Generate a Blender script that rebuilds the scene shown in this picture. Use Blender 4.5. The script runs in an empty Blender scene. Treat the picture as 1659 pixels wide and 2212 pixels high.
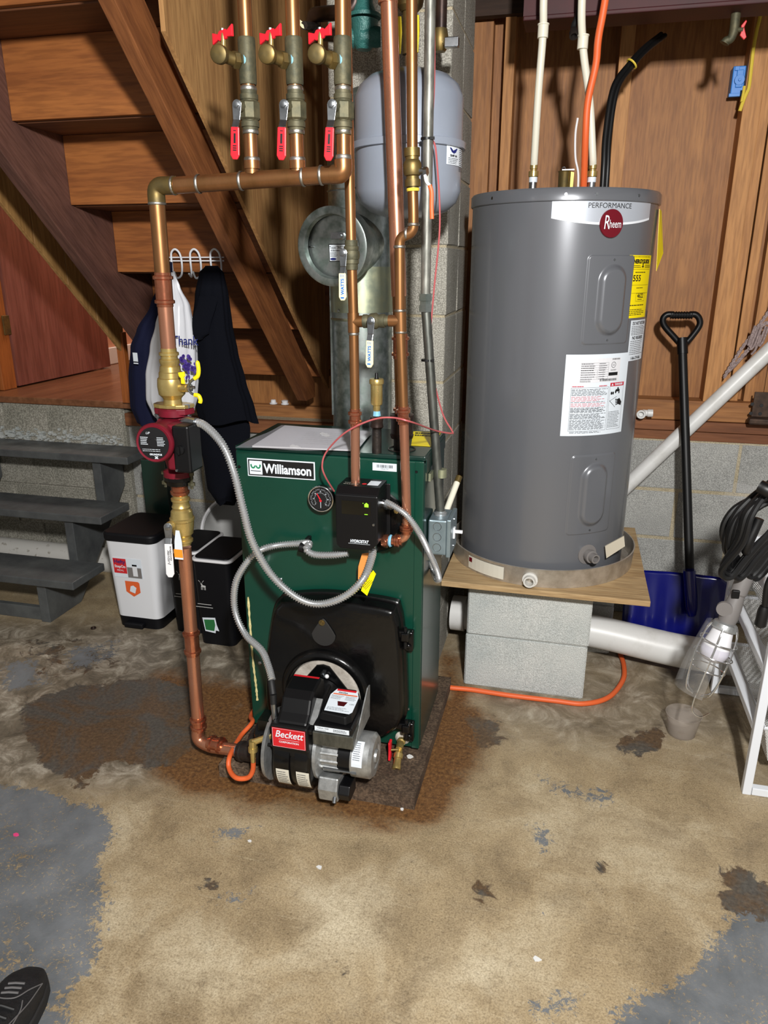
import bpy, bmesh, math, random
import numpy as np
from mathutils import Vector as V, Matrix

# ------------------------------------------------------------------ camera, light, exposure
SC = bpy.context.scene
COL = SC.collection
PITCH, YAW, HC, FPX, IW, IH = math.radians(18.5), math.radians(14.0), 1.35, 1600.0, 1659.0, 2212.0
cd = bpy.data.cameras.new('camera'); cam = bpy.data.objects.new('camera', cd); COL.objects.link(cam)
cam.location = (0, 0, HC); cam.rotation_euler = (math.pi / 2 - PITCH, 0, YAW)
cd.sensor_fit = 'VERTICAL'; cd.sensor_height = 36.0; cd.lens = 36.0 * FPX / IH
cd.clip_start = 0.02
SC.camera = cam
w = bpy.data.worlds.new('world'); SC.world = w; w.use_nodes = True
w.node_tree.nodes['Background'].inputs[0].default_value = (1.0, 0.97, 0.93, 1)
w.node_tree.nodes['Background'].inputs[1].default_value = 0.24


def area_light(name, loc, target, sx, sy, power, col=(1, 1, 1)):
    l = bpy.data.lights.new(name, 'AREA'); l.shape = 'RECTANGLE'; l.size = sx; l.size_y = sy
    l.energy = power; l.color = col
    o = bpy.data.objects.new(name, l); COL.objects.link(o); o.location = loc
    o.rotation_euler = (V(target) - V(loc)).to_track_quat('-Z', 'Y').to_euler()
    return o


area_light('work_lamp', (0.33, -0.40, 2.04), (-0.35, 2.1, 0.85), 0.11, 0.15, 104, (1, 0.985, 0.96))
area_light('hallway_lamp', (-2.2, 4.2, 2.7), (-2.2, 4.2, 0), 0.4, 0.4, 26, (1, 0.9, 0.8))
vs = SC.view_settings
vs.view_transform = 'Standard'; vs.look = 'None'; vs.gamma = 1; vs.use_curve_mapping = False; vs.exposure = 0.0

# ------------------------------------------------------------------ pixel -> place
_f = V((-math.sin(YAW) * math.cos(PITCH), math.cos(YAW) * math.cos(PITCH), -math.sin(PITCH)))
_r = V((math.cos(YAW), math.sin(YAW), 0)); _d = _f.cross(_r); CAM = V((0, 0, HC))


def ray(x, y): return _r * ((x - IW / 2) / FPX) + _d * ((y - IH / 2) / FPX) + _f
def PZ(x, y, z): v = ray(x, y); return CAM + v * ((z - HC) / v.z)
def PY(x, y, Y): v = ray(x, y); return CAM + v * (Y / v.y)
def PX(x, y, X): v = ray(x, y); return CAM + v * (X / v.x)


# ------------------------------------------------------------------ mesh builder
class MB:
    def __init__(s): s.v = []; s.f = []

    def add(s, vs_, fs):
        b = len(s.v); s.v += [V(p) for p in vs_]; s.f += [tuple(i + b for i in f) for f in fs]; return s

    def box(s, c, size, rot=None):
        hx, hy, hz = size[0] / 2, size[1] / 2, size[2] / 2; c = V(c)
        p = [V((x, y, z)) for z in (-hz, hz) for y in (-hy, hy) for x in (-hx, hx)]
        if rot is not None: p = [rot @ q for q in p]
        return s.add([c + q for q in p], [(0, 2, 3, 1), (4, 5, 7, 6), (0, 1, 5, 4), (2, 6, 7, 3), (0, 4, 6, 2), (1, 3, 7, 5)])

    def mm(s, a, b):
        return s.box([(a[i] + b[i]) / 2 for i in range(3)], [abs(b[i] - a[i]) for i in range(3)])

    def lathe(s, p0, axis, prof, n=24, caps=True):
        p0 = V(p0); a = V(axis).normalized(); u = a.orthogonal().normalized(); w_ = a.cross(u)
        vs_ = []; fs = []
        for t, r in prof:
            for k in range(n):
                an = 2 * math.pi * k / n
                vs_.append(p0 + a * t + (u * math.cos(an) + w_ * math.sin(an)) * r)
        for i in range(len(prof) - 1):
            for k in range(n):
                fs.append((i * n + k, i * n + (k + 1) % n, (i + 1) * n + (k + 1) % n, (i + 1) * n + k))
        if caps:
            fs.append(tuple(reversed(range(n)))); fs.append(tuple((len(prof) - 1) * n + k for k in range(n)))
        return s.add(vs_, fs)

    def cyl(s, p0, p1, r0, r1=None, n=20, caps=True):
        p0 = V(p0); p1 = V(p1); d = p1 - p0
        return s.lathe(p0, d, [(0, r0), (d.length, r0 if r1 is None else r1)], n, caps)

    def tube(s, pts, r, n=10, closed=False, caps=True):
        pts = [V(p) for p in pts]; m = len(pts); rs = r if isinstance(r, (list, tuple)) else [r] * m
        t0 = (pts[1] - pts[0]).normalized(); u = t0.orthogonal().normalized(); vs_ = []; fs = []
        for i, p in enumerate(pts):
            if closed: t = (pts[(i + 1) % m] - pts[i - 1]).normalized()
            else: t = (pts[min(i + 1, m - 1)] - pts[max(i - 1, 0)]).normalized()
            u = (u - t * u.dot(t))
            u = u.normalized() if u.length > 1e-6 else t.orthogonal().normalized()
            w_ = t.cross(u)
            for k in range(n):
                an = 2 * math.pi * k / n; vs_.append(p + (u * math.cos(an) + w_ * math.sin(an)) * rs[i])
        for i in range(m if closed else m - 1):
            j = (i + 1) % m
            for k in range(n): fs.append((i * n + k, i * n + (k + 1) % n, j * n + (k + 1) % n, j * n + k))
        if caps and not closed:
            fs.append(tuple(reversed(range(n)))); fs.append(tuple((m - 1) * n + k for k in range(n)))
        return s.add(vs_, fs)

    def prism(s, poly, vec):
        n = len(poly); vec = V(vec); a = [V(p) for p in poly]
        fs = [tuple(range(n)), tuple(reversed(range(n, 2 * n)))] + [(i, i + n, (i + 1) % n + n, (i + 1) % n) for i in range(n)]
        return s.add(a + [p + vec for p in a], fs)

    def grid(s, fn, nu, nv, closed_u=False):
        vs_ = [fn(i / nu, j / nv) for j in range(nv + 1) for i in range(nu + (0 if closed_u else 1))]
        w_ = nu if closed_u else nu + 1
        fs = [(j * w_ + i, j * w_ + (i + 1) % w_, (j + 1) * w_ + (i + 1) % w_, (j + 1) * w_ + i) for j in range(nv) for i in range(nu)]
        return s.add(vs_, fs)

    def ball(s, c, r, n=16, sc=(1, 1, 1)):
        c = V(c)
        return s.grid(lambda u, v: c + V((sc[0] * r * math.sin(math.pi * v) * math.cos(2 * math.pi * u), sc[1] * r * math.sin(math.pi * v) * math.sin(2 * math.pi * u), sc[2] * r * math.cos(math.pi * v))), n, n // 2, True)

    def torus(s, c, axis, R, r, n=32, m=8):
        a = V(axis).normalized(); u = a.orthogonal().normalized(); w_ = a.cross(u); c = V(c)
        return s.tube([c + (u * math.cos(2 * math.pi * k / n) + w_ * math.sin(2 * math.pi * k / n)) * R for k in range(n)], r, m, True)

    def mesh(s, name):
        me = bpy.data.meshes.new(name); me.from_pydata([tuple(p) for p in s.v], [], s.f); me.update(); return me


def finish(me, mat, smooth, fix=True):
    if fix:
        bm = bmesh.new(); bm.from_mesh(me); bmesh.ops.recalc_face_normals(bm, faces=bm.faces); bm.to_mesh(me); bm.free()
    if mat: me.materials.append(mat)
    if smooth:
        me.shade_smooth(); me.set_sharp_from_angle(angle=math.radians(smooth if smooth is not True else 38))


def link(name, me, parent=None):
    o = bpy.data.objects.new(name, me); COL.objects.link(o)
    if parent is not None:
        o.parent = parent
        m = parent.matrix_local.copy(); q = parent
        while q.parent is not None:
            q = q.parent; m = q.matrix_local @ m
        o.matrix_parent_inverse = BASE[parent.name].inverted() if parent.name in BASE else Matrix()
        BASE[o.name] = Matrix()
    else:
        BASE[o.name] = Matrix()
    return o


BASE = {}


def ob(name, mb, mat, parent=None, smooth=38, bevel=0, seg=2, fix=True):
    me = mb.mesh(name); finish(me, mat, smooth, fix); o = link(name, me, parent)
    if bevel:
        m = o.modifiers.new('bevel', 'BEVEL'); m.width = bevel; m.segments = seg; m.limit_method = 'ANGLE'; m.angle_limit = math.radians(40)
        m.harden_normals = False
    return o


def tag(o, label, cat, group=None):
    o['label'] = label; o['category'] = cat
    if group: o['group'] = group
    return o


def struct(o): o['kind'] = 'structure'; return o


def thing(name, label, cat, loc=(0, 0, 0), group=None):
    o = bpy.data.objects.new(name, None); COL.objects.link(o); o.location = loc; o.empty_display_size = .05
    BASE[o.name] = Matrix.Translation(V(loc))
    return tag(o, label, cat, group)


def bez(pts, n=14):
    """Catmull-Rom through points"""
    P = [V(p) for p in pts]; P = [P[0] * 2 - P[1]] + P + [P[-1] * 2 - P[-2]]; out = []
    for i in range(1, len(P) - 2):
        for k in range(n):
            t = k / n
            out.append(0.5 * ((2 * P[i]) + (P[i + 1] - P[i - 1]) * t + (2 * P[i - 1] - 5 * P[i] + 4 * P[i + 1] - P[i + 2]) * t * t + (3 * P[i] - P[i - 1] - 3 * P[i + 1] + P[i + 2]) * t ** 3))
    out.append(P[-2]); return out


def resample(pts, step):
    pts = [V(p) for p in pts]; out = [pts[0]]; acc = 0
    for a, b in zip(pts, pts[1:]):
        L = (b - a).length
        while acc + L >= step and L > 1e-9:
            q = a + (b - a) * ((step - acc) / L); out.append(q); L = (b - q).length; a = q; acc = 0
        acc += L
    return out


def fillet(pts, r, n=6):
    """polyline with rounded corners"""
    pts = [V(p) for p in pts]; out = [pts[0]]
    for i in range(1, len(pts) - 1):
        a, b, c = pts[i - 1], pts[i], pts[i + 1]; u = (a - b); v = (c - b)
        rr = min(r, u.length * .49, v.length * .49); p0 = b + u.normalized() * rr; p1 = b + v.normalized() * rr
        for k in range(n + 1):
            t = k / n; out.append(p0 * (1 - t) ** 2 + b * 2 * t * (1 - t) + p1 * t * t)
    out.append(pts[-1]); return out


# ------------------------------------------------------------------ materials
def lin(c): return tuple(((x / 255) / 12.92 if x / 255 <= .04045 else ((x / 255 + .055) / 1.055) ** 2.4) for x in c) + (1,)


MATS = {}


def mat(name, col, rough=.5, metal=0, col2=None, vscale=8, stretch=(1, 1, 1), bump=0, bscale=80, detail=6, coat=0, contrast=(.35, .65), rot=None, rvar=0, alpha=1, trans=0, emit=None, spec=None):
    m = bpy.data.materials.new(name); m.use_nodes = True; nt = m.node_tree; b = nt.nodes['Principled BSDF']; N = nt.nodes.new; L = nt.links.new
    b.inputs['Base Color'].default_value = lin(col); b.inputs['Roughness'].default_value = rough; b.inputs['Metallic'].default_value = metal
    if coat: b.inputs['Coat Weight'].default_value = coat; b.inputs['Coat Roughness'].default_value = .12
    if alpha < 1: b.inputs['Alpha'].default_value = alpha
    if trans: b.inputs['Transmission Weight'].default_value = trans
    if spec is not None: b.inputs['Specular IOR Level'].default_value = spec
    if emit: b.inputs['Emission Color'].default_value = lin(emit[0]); b.inputs['Emission Strength'].default_value = emit[1]
    if col2 or bump or rvar:
        tc = N('ShaderNodeTexCoord'); mp = N('ShaderNodeMapping'); L(tc.outputs['Object'], mp.inputs[0]); mp.inputs['Scale'].default_value = stretch
        if rot: mp.vector_type = 'TEXTURE'; mp.inputs['Scale'].default_value = tuple(1 / x for x in stretch); mp.inputs['Rotation'].default_value = rot
    if col2 or rvar:
        nz = N('ShaderNodeTexNoise'); nz.inputs['Scale'].default_value = vscale; nz.inputs['Detail'].default_value = detail; nz.inputs['Roughness'].default_value = .62
        L(mp.outputs[0], nz.inputs[0])
        rp = N('ShaderNodeValToRGB'); rp.color_ramp.elements[0].position = contrast[0]; rp.color_ramp.elements[1].position = contrast[1]
        rp.color_ramp.elements[0].color = lin(col); rp.color_ramp.elements[1].color = lin(col2 or col); L(nz.outputs[0], rp.inputs[0])
        if col2: L(rp.outputs[0], b.inputs['Base Color'])
        if rvar:
            mr = N('ShaderNodeMapRange'); mr.inputs[1].default_value = .3; mr.inputs[2].default_value = .7
            mr.inputs[3].default_value = max(0.03, rough - rvar); mr.inputs[4].default_value = min(1, rough + rvar); L(nz.outputs[0], mr.inputs[0]); L(mr.outputs[0], b.inputs['Roughness'])
    if bump:
        n2 = N('ShaderNodeTexNoise'); n2.inputs['Scale'].default_value = bscale; n2.inputs['Detail'].default_value = 4; L(mp.outputs[0], n2.inputs[0])
        bp = N('ShaderNodeBump'); bp.inputs['Strength'].default_value = bump; bp.inputs['Distance'].default_value = .004; L(n2.outputs[0], bp.inputs['Height']); L(bp.outputs[0], b.inputs['Normal'])
    MATS[name] = m; return m


def wood(name, c1, c2, axis='z', rough=.6, scale=5, fine=1.0, rot=None):
    st = {'x': (.09, 1, 1), 'y': (1, .09, 1), 'z': (1, 1, .09)}[axis]
    m = mat(name, c1, rough, 0, c2, scale * 4, st, .25 * fine, 70, 8, 0, (.3, .7), rot)
    nt = m.node_tree; N = nt.nodes.new; L = nt.links.new
    mp = [n for n in nt.nodes if n.bl_idname == 'ShaderNodeMapping'][0]; b = nt.nodes['Principled BSDF']
    wv = N('ShaderNodeTexNoise'); wv.inputs['Scale'].default_value = scale * 26; wv.inputs['Detail'].default_value = 3; L(mp.outputs[0], wv.inputs[0])
    rp = [n for n in nt.nodes if n.bl_idname == 'ShaderNodeValToRGB'][0]
    mx = N('ShaderNodeMix'); mx.data_type = 'RGBA'; mx.blend_type = 'MULTIPLY'; mx.inputs[0].default_value = .55
    r2 = N('ShaderNodeValToRGB'); r2.color_ramp.elements[0].position = .38; r2.color_ramp.elements[1].position = .58
    r2.color_ramp.elements[0].color = (.55, .5, .45, 1); r2.color_ramp.elements[1].color = (1, 1, 1, 1); L(wv.outputs[0], r2.inputs[0])
    L(rp.outputs[0], mx.inputs[6]); L(r2.outputs[0], mx.inputs[7]); L(mx.outputs[2], b.inputs['Base Color'])
    return m


def speckle(name, c1, c2, c3, rough=.9, vs_=420, big=5, bump=.6):
    """block / concrete: fine light-dark grain over slow blotches"""
    m = mat(name, c1, rough, 0, c2, big, (1, 1, 1), bump, 170, 6)
    nt = m.node_tree; N = nt.nodes.new; L = nt.links.new; b = nt.nodes['Principled BSDF']
    mp = [n for n in nt.nodes if n.bl_idname == 'ShaderNodeMapping'][0]; rp = [n for n in nt.nodes if n.bl_idname == 'ShaderNodeValToRGB'][0]
    n3 = N('ShaderNodeTexNoise'); n3.inputs['Scale'].default_value = vs_; n3.inputs['Detail'].default_value = 2; L(mp.outputs[0], n3.inputs[0])
    r2 = N('ShaderNodeValToRGB'); r2.color_ramp.elements[0].position = .40; r2.color_ramp.elements[1].position = .62
    r2.color_ramp.elements[0].color = lin(c3); r2.color_ramp.elements[1].color = (1, 1, 1, 1); L(n3.outputs[0], r2.inputs[0])
    mx = N('ShaderNodeMix'); mx.data_type = 'RGBA'; mx.blend_type = 'MULTIPLY'; mx.inputs[0].default_value = .62
    L(rp.outputs[0], mx.inputs[6]); L(r2.outputs[0], mx.inputs[7]); L(mx.outputs[2], b.inputs['Base Color']); return m


M_BLOCK = speckle('block_concrete', (168, 168, 164), (190, 190, 185), (120, 120, 120), .93)
M_BLOCK2 = speckle('block_weathered', (150, 148, 136), (178, 174, 162), (130, 128, 122), .95, 190, 4)
M_BLOCKW = speckle('block_light', (190, 196, 194), (212, 214, 210), (165, 166, 166), .93, 460)
M_MORTAR = speckle('mortar', (184, 172, 144), (200, 188, 162), (150, 145, 135), .95)
M_CHIM = speckle('chimney_block', (165, 162, 150), (185, 182, 172), (112, 108, 104), .93, 300)
M_COPPER = mat('copper_bright', (224, 162, 132), .26, .85, (200, 136, 106), 14, (1, 1, .25), 0, rvar=.08)
M_COPOLD = mat('copper_aged', (178, 126, 84), .36, .85, (138, 98, 60), 16, (1, 1, .4), 0, rvar=.1)
M_COPFIT = mat('copper_fitting', (212, 136, 104), .22, .9, (170, 100, 74), 30, rvar=.08)
M_SOLDER = mat('solder', (190, 190, 186), .45, 1, (150, 140, 125), 60)
M_BRASS = mat('brass_bright', (220, 196, 128), .3, .8, (192, 166, 100), 24, rvar=.07)
M_BRASSD = mat('brass_dull', (138, 116, 68), .48, .8, (102, 90, 60), 24, rvar=.08)
M_BRONZE = mat('bronze_grey', (104, 98, 74), .6, .5, (74, 74, 58), 40, bump=.2)
M_STEEL = mat('zinc_steel', (190, 194, 198), .28, 1, (150, 154, 158), 30)
M_CHROME = mat('chrome', (215, 215, 215), .15, 1)
M_GALV = mat('galvanised', (176, 184, 182), .36, .9, (128, 140, 134), 38, detail=2, rvar=.1)
M_GALVG = mat('galvanised_greenish', (150, 160, 142), .42, .8, (180, 182, 150), 20, rvar=.1)
M_CONDUIT = mat('conduit_grey', (120, 122, 116), .45, .85, (88, 90, 86), 50, (1, 1, .3))
M_FLEX = mat('flex_steel', (210, 212, 214), .24, .75)
M_ALU = mat('cast_aluminium', (186, 188, 188), .42, .7, (150, 152, 152), 40, bump=.15)
M_IRON = mat('black_iron', (44, 42, 42), .45, .6, (66, 58, 52), 30, bump=.3)
M_IRONB = mat('brown_iron', (74, 56, 48), .4, .6, (48, 38, 36), 20)
M_GREEN = mat('green_enamel', (7, 56, 43), .3, 0, (8, 61, 47), 3, rvar=.06, coat=.3)
M_GREEND = mat('green_enamel_dark', (12, 44, 38), .3, 0, coat=.3)
M_TEAL = mat('teal_paint', (52, 110, 104), .4, .1, (40, 92, 88), 30, bump=.5, bscale=220)
M_BLACKG = mat('black_gloss', (9, 9, 10), .2, 0, coat=.15, spec=.4)
M_BLACKC = mat('black_cast', (7, 7, 8), .24, 0, (11, 11, 11), 20, bump=.25, bscale=60, coat=.15, spec=.35)
M_BLACK = mat('black_satin', (12, 12, 13), .45, spec=.35)
M_RUBBER = mat('black_rubber', (16, 16, 17), .6)
M_BLACKP = mat('black_plastic', (10, 10, 12), .4, spec=.35)
M_WHITE = mat('white_plastic', (228, 228, 230), .4)
M_WHITEP = mat('white_paint', (226, 230, 236), .35)
M_LABEL = mat('label_white', (222, 230, 238), .35)
M_LABEL2 = mat('label_offwhite', (214, 210, 196), .5)
M_INK = mat('ink_black', (16, 16, 18), .5)
M_INKG = mat('ink_grey', (70, 74, 80), .5)
M_INKR = mat('ink_red', (196, 40, 60), .5)
M_YEL = mat('label_yellow', (250, 226, 0), .38)
M_YELV = mat('yellow_vinyl', (246, 220, 20), .4)
M_REDH = mat('red_handle', (222, 34, 48), .38)
M_REDV = mat('red_vinyl', (205, 40, 46), .35)
M_REDP = mat('pump_red', (116, 20, 38), .45, 0, (100, 17, 32), 20, spec=.35)
M_BADGE = mat('badge_red', (112, 8, 28), .25, .2, coat=.4)
M_BADGER = mat('burner_red', (206, 30, 40), .4)
M_CREAM = mat('cream_vinyl', (236, 226, 186), .45)
M_BLUE = mat('blue_print', (30, 110, 190), .5)
M_NAVYP = mat('navy_print', (30, 40, 110), .5)
M_ORANGE = mat('orange_jacket', (226, 100, 48), .5)
M_ORTAG = mat('orange_tag', (226, 148, 72), .6)
M_TANK = mat('tank_grey', (150, 158, 172), .3, .15, (142, 150, 164), 4, coat=.3)
M_HEATER = mat('heater_grey', (108, 110, 115), .27, .25, coat=.35)
M_HEATSIL = mat('heater_silver_band', (196, 202, 212), .32, .4)
M_PAN = mat('pan_aluminium', (204, 198, 188), .36, .65, (172, 164, 152), 25)
M_PLYB = wood('board_ply', (196, 170, 128), (166, 134, 92), 'x', .75, 6)
M_PEX = mat('pex_cream', (226, 222, 204), .4)
M_PVC = mat('pvc_white', (216, 216, 214), .38, 0, (190, 188, 182), 9, contrast=(.5, .75))
M_PVCD = mat('pvc_dirty', (208, 206, 200), .4, 0, (130, 120, 105), 28, contrast=(.6, .72))
M_STUD = wood('stud_pine', (196, 142, 86), (166, 112, 62), 'z', .65, 4)
M_SHEATH = wood('sheathing_fir', (172, 118, 64), (138, 88, 44), 'z', .6, 5)
M_SILL = wood('sill_wood', (140, 88, 52), (104, 60, 34), 'x', .7, 3)
M_SILL2 = wood('plate_wood', (168, 116, 66), (136, 86, 44), 'x', .65, 3)
M_RISER = wood('riser_wood', (160, 98, 46), (126, 70, 30), 'x', .6, 4.5)
M_TREADW = wood('tread_wood', (112, 68, 38), (84, 48, 26), 'x', .6, 2.5)
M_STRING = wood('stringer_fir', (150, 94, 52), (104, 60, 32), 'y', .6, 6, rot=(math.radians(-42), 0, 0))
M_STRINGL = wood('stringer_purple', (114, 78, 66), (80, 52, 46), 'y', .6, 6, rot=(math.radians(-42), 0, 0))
M_PLYW = wood('plywood_side', (182, 140, 88), (150, 108, 64), 'z', .7, 5)
M_PANEL = wood('panel_tan', (182, 142, 88), (154, 114, 66), 'z', .5, 4)
M_DOOR = wood('door_mahogany', (150, 92, 78), (120, 68, 58), 'z', .35, 2.4)
M_JAMB = wood('jamb_orange', (176, 100, 44), (146, 80, 34), 'z', .5, 3)
M_LAND = wood('landing_floor', (138, 92, 62), (112, 70, 46), 'y', .28, 2)
M_PINK = mat('pink_wall_paint', (206, 150, 120), .8)
M_TRIMW = mat('white_trim', (232, 230, 226), .45)
M_DARKW = wood('dark_joist', (70, 46, 30), (46, 30, 20), 'x', .8, 3)
M_STEPG = mat('step_grey_paint', (88, 91, 91), .45, 0, (66, 68, 70), 9, rvar=.12, bump=.15)
M_BEAM = mat('beam_red', (66, 10, 15), .6, .1, (50, 8, 12), 6)
M_NAVY = mat('navy_cloth', (15, 19, 46), .8, spec=.2, bump=.3, bscale=400)
M_JACKET = mat('jacket_cloth', (9, 11, 19), .9, spec=.12, bump=.35, bscale=350)
M_BAG = mat('bag_plastic', (214, 216, 222), .32, 0, trans=.0)
M_PURPLE = mat('purple_print', (78, 56, 150), .5)
M_SHOVEL = mat('shovel_blue', (7, 14, 100), .2, coat=.3)
M_INSUL = mat('insulation', (230, 220, 160), .95, 0, (205, 190, 130), 60, bump=.8)
M_GASKET = mat('gasket_fibre', (205, 198, 188), .95, 0, (150, 142, 132), 14, bump=.5)
M_PAPER = mat('paper', (224, 224, 228), .5)
M_WIRE = mat('capillary_red', (190, 96, 98), .35, .2)
M_PAD = speckle('pad_concrete', (78, 60, 46), (118, 98, 78), (92, 80, 70), .8, 150, 9)
M_JBOX = mat('jbox_zinc', (158, 176, 184), .35, .7, (140, 158, 166), 20)
M_BOXBLUE = mat('outlet_box_blue', (56, 132, 214), .4)
M_YCABLE = mat('yellow_cable', (222, 196, 70), .45)
M_CABLEG = mat('cable_dim', (120, 110, 84), .5)
M_CORD = mat('black_cord', (11, 11, 12), .45)
M_RUST = mat('rust_brown', (84, 66, 54), .6, .6, (58, 46, 40), 30)
M_ROPE = mat('rope_grey', (168, 150, 146), .9, 0, (120, 104, 104), 200)
M_BINW = mat('bin_white', (226, 228, 232), .4)
M_BINB = mat('bin_black', (8, 9, 14), .5, spec=.3)
M_GRAYP = mat('grey_plastic', (120, 116, 114), .5)
M_BULB = mat('bulb_white', (238, 238, 242), .35)
M_BULBG = mat('bulb_globe', (210, 208, 220), .3)
M_SHOE = mat('shoe_black', (17, 17, 19), .6, 0, (26, 26, 28), 90, bump=.3, bscale=300)
M_SHOES = mat('shoe_sole', (30, 29, 29), .7)
M_SHOEG = mat('shoe_grey', (96, 94, 94), .6)
M_TUB = mat('tub_grey', (190, 190, 188), .4)
M_GLOW = mat('display_glow', (120, 220, 40), .4, emit=((150, 240, 40), 1.1))
M_GLASSD = mat('display_glass', (8, 9, 6), .06, coat=1)
M_SCR = mat('scrap_white', (222, 222, 220), .7)
M_SCRP = mat('scrap_pink', (230, 70, 130), .7)
M_TAPEB = mat('tape_blue', (130, 190, 220), .6)


def clear_plastic(name, col, a, rough=.15):
    m = bpy.data.materials.new(name); m.use_nodes = True; nt = m.node_tree; b = nt.nodes['Principled BSDF']
    b.inputs['Base Color'].default_value = lin(col); b.inputs['Roughness'].default_value = rough; b.inputs['Alpha'].default_value = a
    return m


M_CLEAR = clear_plastic('clear_plastic', (205, 205, 205), .13)
M_CUP = clear_plastic('cup_plastic', (180, 170, 160), .38, .3)
M_SLEEVE = clear_plastic('sleeve_plastic', (215, 215, 225), .35, .2)


def mesh_mat():
    m = bpy.data.materials.new('perforated_white'); m.use_nodes = True; nt = m.node_tree; b = nt.nodes['Principled BSDF']; N = nt.nodes.new; L = nt.links.new
    b.inputs['Base Color'].default_value = lin((214, 214, 212)); b.inputs['Roughness'].default_value = .4
    tc = N('ShaderNodeTexCoord'); vo = N('ShaderNodeTexVoronoi'); vo.inputs['Scale'].default_value = 240; vo.inputs['Randomness'].default_value = 0
    mp = N('ShaderNodeMapping'); mp.inputs['Rotation'].default_value = (.6, .6, .3)
    L(tc.outputs['Object'], mp.inputs[0]); L(mp.outputs[0], vo.inputs[0])
    gt = N('ShaderNodeMath'); gt.operation = 'GREATER_THAN'; gt.inputs[1].default_value = .40; L(vo.outputs['Distance'], gt.inputs[0]); L(gt.outputs[0], b.inputs['Alpha'])
    return m


M_MESH = mesh_mat()


# ------------------------------------------------------------------ lettering
def text2d(s, size=1.0, shear=0, offset=0, squeeze=1.0, align='CENTER'):
    cu = bpy.data.curves.new('txt', 'FONT'); cu.body = s; cu.size = size; cu.shear = shear; cu.offset = offset; cu.align_x = align; cu.align_y = 'CENTER'
    cu.resolution_u = 3; cu.fill_mode = 'BOTH'
    o = bpy.data.objects.new('txt', cu); COL.objects.link(o)
    dg = bpy.context.evaluated_depsgraph_get(); dg.update()
    me = bpy.data.meshes.new_from_object(o.evaluated_get(dg))
    vs_ = [(v.co.x * squeeze, v.co.y) for v in me.vertices]; fs = [tuple(p.vertices) for p in me.polygons]
    bpy.data.objects.remove(o); bpy.data.curves.remove(cu); bpy.data.meshes.remove(me)
    return vs_, fs


class Decal:
    """flat print gathered in 2-D (u right, v up, metres) and laid on a surface by a map (u, v) -> point"""
    def __init__(s, fn, seg=0): s.fn = fn; s.mb = MB(); s.seg = seg

    def poly(s, pts, sub=0):
        if sub:
            (u0, v0), (u1, v1) = pts
            s.mb.grid(lambda a, b: s.fn(u0 + (u1 - u0) * a, v0 + (v1 - v0) * b), sub, 1)
        else:
            n = len(pts); s.mb.add([s.fn(u, v) for u, v in pts], [tuple(range(n))])
        return s

    def rect(s, u0, v0, u1, v1, sub=0):
        if s.seg and abs(u1 - u0) > s.seg: sub = int(abs(u1 - u0) / s.seg) + 1
        return s.poly([(u0, v0), (u1, v1)], sub) if sub else s.poly([(u0, v0), (u1, v0), (u1, v1), (u0, v1)])

    def text(s, body, u, v, size, **k):
        vs_, fs = text2d(body, size, **k); s.mb.add([s.fn(u + a, v + b) for a, b in vs_], fs); return s

    def lines(s, u0, u1, v0, v1, n, h, rnd, gap=.12, sub=0):
        for i in range(n):
            v = v1 + (v0 - v1) * (i + .5) / n; u = u0; end = u0 + (u1 - u0) * rnd.uniform(.72, 1)
            while u < end:
                e = min(end, u + (u1 - u0) * rnd.uniform(.04, .14)); s.rect(u, v - h / 2, e, v + h / 2); u = e + (u1 - u0) * .022
        return s

    def frame(s, u0, v0, u1, v1, t):
        s.rect(u0, v0, u1, v0 + t); s.rect(u0, v1 - t, u1, v1); s.rect(u0, v0, u0 + t, v1); s.rect(u1 - t, v0, u1, v1); return s

    def disc(s, u, v, ru, rv, n=24): return s.poly([(u + ru * math.cos(2 * math.pi * k / n), v + rv * math.sin(2 * math.pi * k / n)) for k in range(n)])

    def out(s, name, m, parent): return ob(name, s.mb, m, parent, 0, fix=False)


def flatmap(o, u, v, lift=0):
    o = V(o); u = V(u).normalized(); v = V(v).normalized(); n = u.cross(v)
    return lambda a, b: o + u * a + v * b + n * lift


def slab(fn, u0, v0, u1, v1, t, n_out=None):
    """thin label body from a (u, v) map; thickness along local normal"""
    a, b, c, d = fn(u0, v0), fn(u1, v0), fn(u1, v1), fn(u0, v1); n = (b - a).cross(d - a).normalized()
    return MB().prism([p + n * t for p in (a, b, c, d)], n * -2 * t)


RND = random.Random(7)


# ================================================================== THE SETTING
def inst(name, me, parent, loc, rot=None):
    o = link(name, me, parent); o.location = loc
    if rot: o.rotation_euler = rot
    return o


def block_mesh(sx, sy, sz, m, bev=.004, seed=0, rough=.0015):
    """a concrete block with softened, slightly uneven edges"""
    bm = bmesh.new(); bmesh.ops.create_cube(bm, size=1); bmesh.ops.scale(bm, vec=(sx, sy, sz), verts=bm.verts)
    bmesh.ops.bevel(bm, geom=bm.edges[:], offset=bev, segments=1, affect='EDGES'); r = random.Random(seed)
    for v in bm.verts: v.co += V((r.uniform(-1, 1), r.uniform(-1, 1), r.uniform(-1, 1))) * rough
    me = bpy.data.meshes.new('block'); bm.to_mesh(me); bm.free(); me.materials.append(m); return me


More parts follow.
